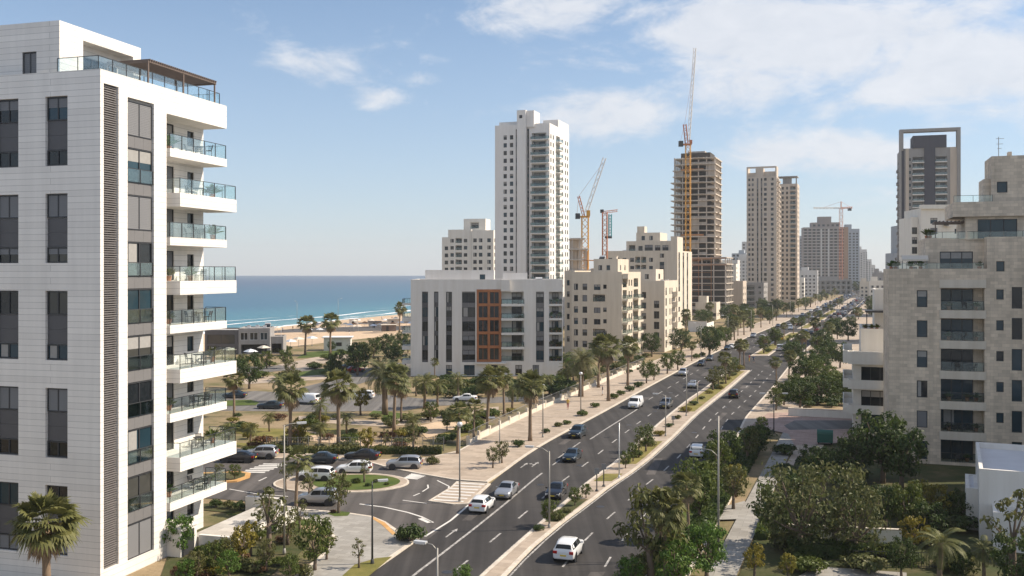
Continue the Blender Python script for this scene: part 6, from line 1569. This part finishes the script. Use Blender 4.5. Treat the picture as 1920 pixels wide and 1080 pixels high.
# distant traffic: one mesh each
def far_unit(kind, paint):
    key = ('far', kind, paint)
    if key in CARM: return CARM[key]
    m_ = car_meshes(kind, paint); mb = MB(); mats = [paint, 'glass_car', 'tyre', 'lamp_red', 'frame_dark']
    for me, mi in ((m_['body'], None), (m_['glass'], 1), (m_['tl'][0], 3), (m_['tl'][1], 3)):
        n = len(mb.v); mb.v += [tuple(v.co) for v in me.vertices]
        for p_ in me.polygons: mb.f.append(tuple(i+n for i in p_.vertices)); mb.m.append(mi if mi is not None else (0, 4)[p_.material_index])
    for wx in m_['wx']:
        for sg in (1, -1): mb.tube([(wx, sg*(m_['wy']-.1), m_['wz']), (wx, sg*(m_['wy']+.1), m_['wz'])], m_['wz'], 10, 2)
    CARM[key] = mb.mesh('distant_car', mats); return CARM[key]
crd = random.Random(17); cnt = {}
cols = ['white', 'silver', 'grey', 'black', 'white', 'silver', 'navy', 'red', 'white', 'beige', 'blue']
jobs = []
for ln, fr, lo, hi, a0, dirn, where in (('a', .18, LK, ML, 262, TOW, 'in the kerb lane on the sea side'), ('b', .52, LK, ML, 300, TOW, 'in the middle lane on the sea side'), ('c', .84, LK, ML, 280, TOW, 'in the median lane on the sea side'),
                                         ('d', .2, MR, RK, 325, AWAY, 'in the median lane on the inland side'), ('e', .52, MR, RK, 290, AWAY, 'in the middle lane on the inland side'), ('f', .84, MR, RK, 345, AWAY, 'in the kerb lane on the inland side')):
    D = a0
    while D < 900:
        jobs.append((D, lo(D)+(hi(D)-lo(D))*fr, dirn, where)); D += crd.uniform(12, 48)*(1.4 if D < 400 else 1.15)
for D in range(470, 900, 9):
    if crd.random() < .7: jobs.append((D, RK(D)+2.4, AWAY, 'parked along the inland kerb'))
    if crd.random() < .45 and D > 520: jobs.append((D+3, RK(D)+14, AWAY, 'on the inland car park'))
jobs.sort(key=lambda j: j[0])
for D, x, dirn, where in jobs:
    c = crd.choice(cols); kd = crd.choice(['hatch', 'sedan', 'suv', 'suv', 'van'] if c == 'white' else ['hatch', 'sedan', 'suv'])
    key = (c, where); cnt[key] = cnt.get(key, 0)+1
    o = link('distant_car', far_unit(kd, 'paint_'+c), None, (x, D, .02 if 'parked' not in where else .14), road_ang(D)+dirn, .88)
    tag(o, f'far {c} car {where}, {ordinal(cnt[key])} such up the avenue', 'car', f'distant cars {where}')

# ------------------------------------------------------------------ street lamps
def lamp(px, py, ptop, arms, label, D=None, x=None, h=None, mat='pole_grey', r=.065, arm=1.6, rise=.35, zb=.12, globe=False):
    X, Y = (x, D) if D else g(px, py, zb)
    H = h or (py-ptop)*Y/F
    L = empty('street_lamp', (X, Y, zb), 0, label, 'street lamp', 'street lamps')
    mb = MB(); mb.tube([(0, 0, -.1), (0, 0, H*.5), (0, 0, H)], [r*1.25, r, r*.7], 8); mb.lathe([(r*2.2, 0), (r*2.2, .06), (r*1.5, .35), (r*1.3, .36)], 8, 0); mb.build('pole', mat, L, smooth=True)
    if globe: mb = MB(); mb.lathe([(.02, H-.05), (.2, H+.02), (.27, H+.2), (.2, H+.38), (.03, H+.44)], 10); mb.build('globe', 'metal_white', L, smooth=True)
    for a in arms:
        dx, dy = math.cos(R(a)), math.sin(R(a))
        mb = MB(); mb.tube([(0, 0, H-.15), (dx*arm*.4, dy*arm*.4, H+rise*.7), (dx*arm, dy*arm, H+rise)], [r*.6, r*.5, r*.4], 6); am = mb.build('arm', mat, L, smooth=True)
        hd = MB(); rt = R(a)
        hd.box(arm-.1, -.14, H+rise-.05, arm+.62, .14, H+rise+.07, 0, rt); hd.box(arm+.02, -.1, H+rise-.09, arm+.55, .1, H+rise-.05, 1, rt); hd.build('lamp_head', ['metal_white', 'lamp_clear'], am)
    return L
lamp(533, 1037, 797, [20], 'tall street lamp by the near plaza with a level arm toward the park', arm=1.0, rise=.1)
lamp(698, 1057, 903, [15], 'street lamp on the near pavement strip with a short arm', arm=.5, rise=.05, mat='metal_dark')
lamp(0, 0, 0, [160], 'nearest street lamp on the median, only its top and arm in view', D=52, x=(820-960)*52/F, h=5.9, mat='pole_grey', arm=.75, rise=.22)
lamp(1030, 990, 846, [165], 'white street lamp on the median beside the round tree opposite the island', mat='pole_grey', arm=1.4, rise=.3)
lamp(862, 940, 800, [], 'globe lamp post standing on the striped traffic island', globe=True)
lamp(937, 869, 784, [180], 'slim lamp post among the two olive trees on the pavement corner', arm=.6, rise=.05, r=.06)
lamp(1018, 820, 727, [], 'plain slim post on the sea side pavement near the kerb shrubs', r=.07, globe=True); lamp(1089, 780, 703, [], 'second slim post up the sea side pavement', r=.07, globe=True)
lamp(1161, 897, 793, [], 'thin white mast at the end of the narrow median lawn', mat='metal_white', r=.06); lamp(1248, 818, 741, [165], 'grey lamp post on the paved median beyond the three median trees', arm=1.0, rise=.15)
lamp(1287, 780, 690, [], 'tall thin post on the paved median beside the lawn tip', r=.07); lamp(1308, 757, 720, [180], 'short lamp post at the lawn median beside the olive trees', arm=.6)
lamp(1347, 1049, 780, [], 'tallest plain street pole, on the grey inland path', r=.075); lamp(1347.5, 1046, 853, [168], 'curved arm street lamp over the inland lanes', arm=1.3, rise=.45, r=.06)
lamp(1451, 812, 742, [180, 0], 'double armed dark street lamp at the side entrance', mat='metal_dark', arm=1.2, rise=.3)
lamp(634, 598, 561, [20], 'tall seafront lamp seen against the sea, right one', arm=1.2, zb=-.2); lamp(557, 606, 566, [160], 'tall seafront lamp seen against the sea, left one', arm=.8, zb=-.3)
for i, D in enumerate([235, 275, 320, 370, 430, 500, 580]):
    lamp(0, 0, 0, [200], f'far street lamp on the sea side pavement, {ordinal(i+1)} beyond the silver cars', D=D, x=LK(D)-1.2, h=8, arm=1.5)
    if i != 0: lamp(0, 0, 0, [20], f'far street lamp on the inland pavement, {ordinal(i)} beyond the median gap', D=D+14, x=RK(D+14)+1.2, h=8, arm=1.5)
for px, py, tp, lab in ((507, 668, 615, 'left'), (527, 660, 628, 'right')):
    L = empty('flag_pole', (*g(px, py), 0), 0, f'slim white flag pole in front of the beach café, {lab} one', 'pole', 'café poles'); mb = MB(); mb.tube([(0, 0, 0), (0, 0, 8 if lab == 'left' else 6)], [.09, .05], 6); mb.lathe([(.02, 0), (.09, .06), (.02, .14)], 6, 0, (0, 0, 8 if lab == 'left' else 6)); mb.build('pole_shaft', 'metal_white', L)
# bollards and sign posts on the median
for i, (px, py) in enumerate(((1262, 796), (1132, 912), (1119, 921))):
    X, Y = g(px, py, .14); L = empty('sign_post', (X, Y, .14), 0, ['squat dark sign post on the paved median before the thin posts', 'dark post at the near tip of the narrow median lawn', 'dark sign post beside the last median shrub before the lawn'][i], 'post')
    hh = 1.2 if i == 0 else 2.2
    mb = MB(); mb.tube([(0, 0, 0), (0, 0, hh)], .06, 6); mb.lathe([(.16, 0), (.16, .1), (.07, .2)], 8); mb.build('pole_shaft', 'metal_dark', L)
    mb = MB(); mb.box(-.22, -.09, hh-.55, .22, -.05, hh); mb.build('sign_plate', 'metal_grey', L)

# ------------------------------------------------------------------ walls and fences
wl = empty('park_wall', (0, 0, 0), 0, 'low pale park wall with pillars and mesh fence along the sea side pavement', 'wall')
wf = lambda D: S(D)-.15
mbw, mbp, mbr = MB(), MB(), MB()
for a, b_ in zip(rng(116, 216, 4), rng(116, 216, 4)[1:]):
    A, B = (wf(a), a), (wf(b_), b_); Ln = math.hypot(B[0]-A[0], B[1]-A[1]); r = math.atan2(B[1]-A[1], B[0]-A[0])
    hgt = .55 if int(a/4) % 3 else .75
    mbw.box(.2, -.12, 0, Ln, .12, hgt, 0, r, A); mbp.box(-.16, -.16, 0, .16, .16, 1.1, 0, r, A)
    for k in range(8): mbr.box(.3+k*.48, -.02, hgt, .34+k*.48, .02, 1.6, 0, r, A)
    mbr.box(.2, -.02, 1.6, Ln, .02, 1.65, 0, r, A)
mbw.build('wall', 'cream_plaster', wl); mbp.build('pillar', 'cream_plaster', wl); mbr.build('railing', 'metal_grey', wl)
fc = empty('mesh_fence', (0, 0, 0), 0, 'grey mesh fence along the park edge behind the clipped hedge', 'fence')
mb, m2 = MB(), MB(); A, B = Vector(g(500, 846)), Vector(g(832, 846)); Ln = (B-A).length; r = math.atan2(B.y-A.y, B.x-A.x)
for i in range(18): m2.box(Ln*i/17-.04, -.04, 0, Ln*i/17+.04, .04, 1.7, 0, r, tuple(A))
for i in range(int(Ln/.22)): mb.box(i*.22, -.008, .15, i*.22+.02, .008, 1.6, 0, r, tuple(A))
for z in (.15, .85, 1.6): mb.box(0, -.012, z, Ln, .012, z+.03, 0, r, tuple(A))
mb.build('mesh_panel', 'metal_grey', fc); m2.build('post', 'metal_grey', fc)
gw = empty('garden_wall', (0, 0, 0), 0, 'low rendered garden wall behind the dark hedge under the dusty trees', 'wall')
mb = MB(); A, B = Vector(g(1452, 1010)), Vector(g(1690, 1022)); Ln = (B-A).length; r = math.atan2(B.y-A.y, B.x-A.x); mb.box(0, -.12, 0, Ln, .12, 1.15, 0, r, tuple(A)); mb.build('wall', 'warm_white', gw)
mb = MB(); mb.box(-.06, -.17, 1.15, Ln+.06, .17, 1.22, 0, r, tuple(A)); mb.build('coping', 'kerb_stone', gw)
fr_ = empty('garden_railing', (0, 0, 0), 0, 'black garden railing at the lower edge of the shaded garden', 'railing')
mb = MB(); A, B = Vector(g(1600, 1062)), Vector(g(1760, 1066)); Ln = (B-A).length; r = math.atan2(B.y-A.y, B.x-A.x)
for i in range(int(Ln/.18)): mb.box(i*.18, -.012, 0, i*.18+.024, .012, 1.1, 0, r, tuple(A))
for z in (.12, 1.08): mb.box(0, -.02, z, Ln, .02, z+.04, 0, r, tuple(A))
mb.build('bars', 'metal_dark', fr_)
pw = empty('planter_wall', (*g(1478, 781), 0), -.34, 'long low rendered planter wall with shrubs beside the side entrance', 'wall')
mb = MB(); mb.box(0, 0, 0, 9, .3, 1.2); mb.build('wall', 'warm_white', pw); mb = MB(); mb.box(-.05, -.05, 1.2, 9.05, .35, 1.28); mb.build('coping', 'kerb_stone', pw)
bn = empty('waste_container', (*g(1547, 834), .14), -.34, 'dark green waste container beside the driveway', 'waste container')
mb = MB(); mb.v = []; mb.prism([(-.9, -.55), (.9, -.55), (.9, .55), (-.9, .55)], .2, 1.25); mb.build('body', 'bin_green', bn)
mb = MB(); mb.tube([(-.92, 0, 1.2), (.92, 0, 1.2)], .5, 12); mb.build('lid', 'bin_green', bn)
mb = MB()
for x in (-.75, .75):
    for y in (-.4, .4): mb.tube([(x, y-.04, .1), (x, y+.04, .1)], .1, 8)
mb.build('wheels', 'tyre', bn)
# ------------------------------------------------------------------ people, tiny in the distance
def person_mesh(seed, pose):
    J = {'pel': (0, 0, .93), 'wai': (0, 0, 1.08), 'che': (0, .01, 1.32), 'nek': (0, 0, 1.48), 'hd0': (0, .02, 1.58), 'hd1': (0, .01, 1.72)}
    st = .18 if pose else .03
    for sg, n in ((1, 'r'), (-1, 'l')):
        J['hip'+n] = (sg*.1, 0, .9); J['kne'+n] = (sg*.11, sg*st*.7+.03, .48); J['ank'+n] = (sg*.11, sg*st-.03*pose, .08); J['toe'+n] = (sg*.12, sg*st+.16, .04)
        J['sho'+n] = (sg*.19, 0, 1.42); J['elb'+n] = (sg*.24, -sg*st*.5-.02, 1.14); J['wri'+n] = (sg*.25, -sg*st*.8+.08, .9); J['han'+n] = (sg*.25, -sg*st*.9+.1, .8)
    E = [('pel', 'wai'), ('wai', 'che'), ('che', 'nek'), ('nek', 'hd0'), ('hd0', 'hd1')]
    for n in 'rl': E += [('pel', 'hip'+n), ('hip'+n, 'kne'+n), ('kne'+n, 'ank'+n), ('ank'+n, 'toe'+n), ('che', 'sho'+n), ('sho'+n, 'elb'+n), ('elb'+n, 'wri'+n), ('wri'+n, 'han'+n)]
    Rr = {'pel': .13, 'wai': .12, 'che': .145, 'nek': .06, 'hd0': .09, 'hd1': .085, 'hip': .095, 'kne': .06, 'ank': .045, 'toe': .04, 'sho': .07, 'elb': .045, 'wri': .032, 'han': .036}
    ks = list(J); me = bpy.data.meshes.new('person'); me.from_pydata([J[k] for k in ks], [(ks.index(a), ks.index(b_)) for a, b_ in E], [])
    o = bpy.data.objects.new('person', me); COL.objects.link(o)
    md = o.modifiers.new('s', 'SKIN'); sv = me.skin_vertices[0].data
    for i, k in enumerate(ks): q = Rr.get(k) or Rr[k[:3]]; sv[i].radius = (q, q*.85 if k in ('che', 'pel', 'wai') else q)
    sv[0].use_root = True
    s2 = o.modifiers.new('d', 'SUBSURF'); s2.levels = s2.render_levels = 1
    dg = bpy.context.evaluated_depsgraph_get(); m2 = bpy.data.meshes.new_from_object(o.evaluated_get(dg)); bpy.data.objects.remove(o)
    return m2
PM = [person_mesh(0, 0), person_mesh(1, 1)]
def person(x, y, z, rot, top, low, label, i):
    me = PM[i % 2].copy(); me.materials.clear()
    for m_ in ('skin', top, low, 'frame_dark'): me.materials.append(M_[m_])
    for p_ in me.polygons:
        c = p_.center; p_.material_index = 3 if c.z > 1.66 or c.z < .09 else 1 if .95 < c.z < 1.46 and not (abs(c.x) > .21 and c.z < 1.12) else 2 if .3 < c.z <= .95 and abs(c.x) < .21 else 0
        p_.use_smooth = True
    tag(link('person', me, None, (x, y, z), rot), label, 'person')
tops = ['paint_white', 'paint_red', 'paint_blue', 'paint_black', 'paint_yellow', 'paint_grey']
prs = random.Random(5)
places = [(530, 622, 'on the sand behind the beach café'), (549, 618, 'on the sand near the left seafront lamp'), (600, 620, 'on the sand beside the sea palm'), (640, 612, 'on the sand under the right seafront lamp'), (668, 602, 'at the waterline past the right lamp'), (690, 606, 'on the beach in front of the dark trees'), (716, 598, 'at the water edge near the far palm'), (735, 600, 'on the sand left of the far palm'), (765, 598, 'on the sand right of the far palm'), (655, 630, 'by the sand path left of the pavilion trees'), (620, 628, 'behind the white pavilion')]
def bz(D, X): return -.5 if X < inl(D) else -.02
for i, (px, py, w) in enumerate(places):
    X, Y = g(px, py, -.8); zz = -.03 if X > inl(Y) else (-.03-(inl(Y)-X)/(inl(Y)-shore(Y))*1.34 if X > (inl(Y)+shore(Y))/2 else -.7-((inl(Y)+shore(Y))/2-X)/((inl(Y)-shore(Y))/2)*1.3)
    c = ['white', 'red', 'blue', 'black', 'yellow', 'grey'][i % 6]
    person(X, Y, zz, prs.uniform(0, 6), tops[i % 6], tops[(i+3) % 6], f'person in a {c} top {["standing", "walking"][i % 2]} {w}', i)
for i, (px, py, w) in enumerate(((1405, 678, 'crossing at the median gap'), (1413, 680, 'crossing at the median gap, following the other'), (1270, 742, 'walking on the sea side pavement'), (1180, 768, 'walking on the sea side pavement'), (480, 672, 'on the café forecourt near the flag poles'), (455, 676, 'on the café forecourt by the dark glazed half'), (468, 680, 'on the café forecourt beside the hedge trees'))):
    X, Y = g(px, py, .1)
    if 'sea side' in w: X = LK(Y)-3-i
    person(X, Y, .13 if 'sea side' in w else .02, prs.uniform(0, 6), tops[(i+1) % 6], tops[(i+4) % 6], f'person in a {["red", "blue", "black", "yellow", "grey", "white", "red"][i]} top {w}', i)
# beach huts, parasols and loungers
brd = random.Random(8)
def zs(X, Y): return -.03-(max(0, inl(Y)-X)/(inl(Y)-shore(Y)))*1.34
bpx = sorted([520, 598, 648, 656, 664, 672, 684, 696, 704, 712, 722, 730, 742, 752, 760, 768]+[brd.uniform(575, 770) for _ in range(18)])
for i in range(34):
    px = bpx[i]; py = 622-(px-520)*.06+brd.uniform(-7, 10); X, Y = g(px, py, -.4)
    u = empty('beach_parasol', (X, Y, zs(X, Y)), 0, f'small sand coloured parasol on the beach, {ordinal(i+1)} counted from the café', 'parasol', 'beach parasols')
    mb = MB(); mb.tube([(0, 0, -.1), (0, 0, 2.2)], .04, 5); mb.build('pole_shaft', 'metal_white', u)
    mb = MB(); mb.lathe([(1.35, 1.75), (.7, 2.15), (.05, 2.4)], 8); mb.build('canopy', ['canvas', 'paint_white', 'tan_plaster', 'scaffold_orange'][i % 4], u)
for i, (px, py, w_, h_) in enumerate(((655, 607, 3.5, 2.4), (692, 614, 4.5, 2.4), (727, 610, 5, 2.6), (716, 622, 5, 2.3))):
    X, Y = g(px, py, -.3); u = empty('beach_hut', (X, Y, zs(X, Y)-.1), .2, ['small white lifeguard hut on the beach', 'low wooden beach hut left of the far palm', 'long tan beach kiosk beside the far palm', 'open timber beach shelter nearest the dark trees'][i], 'hut')
    mb = MB(); mb.box(0, 0, 0, w_, 3, h_); mb.build('wall', ['white_plaster', 'tan_plaster', 'canvas', 'pergola_wood'][i], u); mb = MB(); mb.prism([(-.3, -.5), (w_+.3, -.5), (w_+.3, 3.4), (-.3, 3.4)], h_, h_+.15); mb.build('roof', ['roof_white', 'pergola_wood', 'tan_plaster', 'canvas'][i], u)
    mb = MB(); mb.box(w_*.3, -.03, .05, w_*.3+.9, -.004, 2.0); mb.build('door', 'frame_dark', u)
for i, (px, py) in enumerate(((430, 672), (470, 676), (495, 668), (545, 655), (560, 650), (585, 648))):
    X, Y = g(px, py); u = empty('cafe_parasol', (X, Y, 0), 0, f'pale square café parasol by the beach café, {ordinal(i+1)} from the dark café half', 'parasol', 'café parasols')
    mb = MB(); mb.tube([(0, 0, 0), (0, 0, 2.4)], .05, 5); mb.lathe([(.3, 0), (.3, .08), (.06, .1)], 8); mb.build('pole_shaft', 'metal_grey', u); mb = MB(); mb.lathe([(1.8, 2.1), (1.0, 2.5), (.05, 2.75)], 4); mb.build('canopy', ['canvas', 'paint_white'][i % 2], u)
# ------------------------------------------------------------------ light, sky, air, camera
SUN_AZ, SUN_EL = R(5), R(41)               # azimuth measured from +X towards +Y
sd = Vector((math.cos(SUN_AZ)*math.cos(SUN_EL), math.sin(SUN_AZ)*math.cos(SUN_EL), math.sin(SUN_EL)))
sl = bpy.data.lights.new('sun', 'SUN'); sl.energy = 5.0; sl.angle = R(.55); sl.color = (1.0, .88, .72)
so = link('sun', sl); so.rotation_euler = sd.to_track_quat('Z', 'Y').to_euler()
w = bpy.data.worlds.new('World'); scene.world = w; w.use_nodes = True; t = w.node_tree; bg = t.nodes['Background']; out = t.nodes['World Output']
sky = t.nodes.new('ShaderNodeTexSky'); sky.sky_type = 'NISHITA'; sky.sun_disc = False; sky.sun_elevation = SUN_EL
sky.sun_rotation = math.pi/2-SUN_AZ; sky.air_density = 1.0; sky.dust_density = .15; sky.ozone_density = 2.2; sky.altitude = 0
def N(typ, **k):
    x = t.nodes.new(typ)
    for a, b_ in k.items(): setattr(x, a, b_)
    return x
def lk(a, b_): t.links.new(a, b_)
def mth(op, a, b_=0, c=0):
    x = N('ShaderNodeMath', operation=op)
    for i, v in enumerate((a, b_, c)):
        if hasattr(v, 'is_output'): lk(v, x.inputs[i])
        else: x.inputs[i].default_value = v
    return x.outputs[0]
tc = N('ShaderNodeTexCoord'); sx = N('ShaderNodeSeparateXYZ'); lk(tc.outputs['Generated'], sx.inputs[0])
az = mth('ARCTAN2', sx.outputs[0], sx.outputs[1]); el = mth('ARCSINE', sx.outputs[2])
cb = N('ShaderNodeCombineXYZ'); lk(az, cb.inputs[0]); lk(mth('MULTIPLY', el, 2.0), cb.inputs[1])
def noise(scale, detail, rough, dist=0):
    x = N('ShaderNodeTexNoise'); x.inputs['Scale'].default_value = scale; x.inputs['Detail'].default_value = detail; x.inputs['Roughness'].default_value = rough; x.inputs['Distortion'].default_value = dist; lk(cb.outputs[0], x.inputs['Vector']); return x.outputs['Fac']
n1, n2 = noise(6.5, 12, .62, .6), noise(19, 10, .66, .4)
blobs = [(1560, 60, 330, 100, 1.0), (1750, 120, 260, 85, .95), (1420, 150, 150, 60, .7), (1060, 15, 170, 50, .85), (1130, 215, 130, 50, 1.0), (1200, 245, 90, 30, .7), (1620, 290, 180, 45, .75), (1450, 285, 110, 45, .8), (1550, 275, 80, 35, .7),
         (600, 118, 120, 40, .50), (715, 186, 70, 22, .62), (800, 155, 60, 18, .45), (850, 110, 60, 16, .35), (1240, 165, 90, 35, .5), (1850, 220, 160, 60, .6), (1700, 380, 260, 60, .35)]
tot = None
for px, py, sx_, sy_, st in blobs:
    a0 = math.atan((px-960)/F); e0 = math.atan((Y0-py)/F*math.cos(a0))
    u = mth('MULTIPLY', mth('SUBTRACT', az, a0), F/sx_); v = mth('MULTIPLY', mth('SUBTRACT', el, e0), F/sy_)
    r2 = mth('ADD', mth('MULTIPLY', u, u), mth('MULTIPLY', v, v))
    gsn = mth('MULTIPLY', mth('EXPONENT', mth('MULTIPLY', r2, -.75)), st)
    tot = gsn if tot is None else mth('MAXIMUM', tot, gsn)
# elsewhere in the sky: loose scattered cloud
behind = N('ShaderNodeMapRange'); lk(mth('ABSOLUTE', az), behind.inputs[0]); behind.inputs[1].default_value = .6; behind.inputs[2].default_value = 1.0
tot = mth('MAXIMUM', tot, mth('MULTIPLY', behind.outputs[0], .5))
d = mth('ADD', mth('MULTIPLY_ADD', n1, 2.4, -1.2), mth('MULTIPLY_ADD', n2, 1.1, -.55))
dens = mth('MULTIPLY', mth('ADD', mth('MULTIPLY', d, .8), mth('SUBTRACT', tot, .22)), 1.0)
mr = N('ShaderNodeMapRange', interpolation_type='SMOOTHSTEP'); lk(dens, mr.inputs[0]); mr.inputs[1].default_value = .0; mr.inputs[2].default_value = .62; mr.inputs[4].default_value = .85
up = N('ShaderNodeMapRange'); lk(el, up.inputs[0]); up.inputs[1].default_value = .0; up.inputs[2].default_value = .05
fac = mth('MULTIPLY', mr.outputs[0], up.outputs[0])
# pale sea haze lying low in the sky
skm = N('ShaderNodeMix', data_type='RGBA'); lk(sky.outputs[0], skm.inputs[6]); skm.inputs[7].default_value = (3.45, 4.2, 5.6, 1)
hr = N('ShaderNodeMapRange'); lk(el, hr.inputs[0]); hr.inputs[1].default_value = 0; hr.inputs[2].default_value = .30; hr.inputs[3].default_value = .60; hr.inputs[4].default_value = .05; lk(hr.outputs[0], skm.inputs[0])
bg.inputs[1].default_value = .098; lk(skm.outputs[2], bg.inputs[0])
cl = N('ShaderNodeBackground'); 
cr = N('ShaderNodeMix', data_type='RGBA'); lk(n2, cr.inputs[0]); cr.inputs[6].default_value = (.62, .66, .73, 1); cr.inputs[7].default_value = (.90, .90, .92, 1); lk(cr.outputs[2], cl.inputs[0]); cl.inputs[1].default_value = .76
mx = N('ShaderNodeMixShader'); lk(fac, mx.inputs[0]); lk(bg.outputs[0], mx.inputs[1]); lk(cl.outputs[0], mx.inputs[2]); lk(mx.outputs[0], out.inputs[0])
# air
HZ = 1.25e-4
mb = MB(); mb.box(-4400, -40, -4.5, 4400, 5300, 150)
hm = bpy.data.materials.new('haze'); hm.use_nodes = True; ht = hm.node_tree; ht.nodes.clear()
ho = ht.nodes.new('ShaderNodeOutputMaterial'); hv = ht.nodes.new('ShaderNodeVolumePrincipled'); ht.links.new(hv.outputs[0], ho.inputs['Volume'])
hv.inputs['Color'].default_value = (.94, .97, 1.0, 1); hv.inputs['Density'].default_value = HZ; hv.inputs['Anisotropy'].default_value = .2
M_['haze'] = hm
if HZ: tag(mb.build('haze', ['haze']), kind='stuff')
cam = bpy.data.cameras.new('camera'); co = link('camera', cam, None, (0, 0, HC)); co.rotation_euler = (math.pi/2, 0, 0)
cam.sensor_width = 36; cam.lens = 36*F/1920; cam.shift_y = -(540-Y0)/1920; cam.clip_start = .5; cam.clip_end = 12000
scene.camera = co
scene.view_settings.view_transform = 'Standard'; scene.view_settings.look = 'None'; scene.view_settings.exposure = 0.52; scene.view_settings.gamma = 1
scene.cycles.max_bounces = 6; scene.cycles.diffuse_bounces = 3; scene.cycles.glossy_bounces = 3; scene.cycles.transparent_max_bounces = 12; scene.cycles.volume_bounces = 0
scene.cycles.use_denoising = True
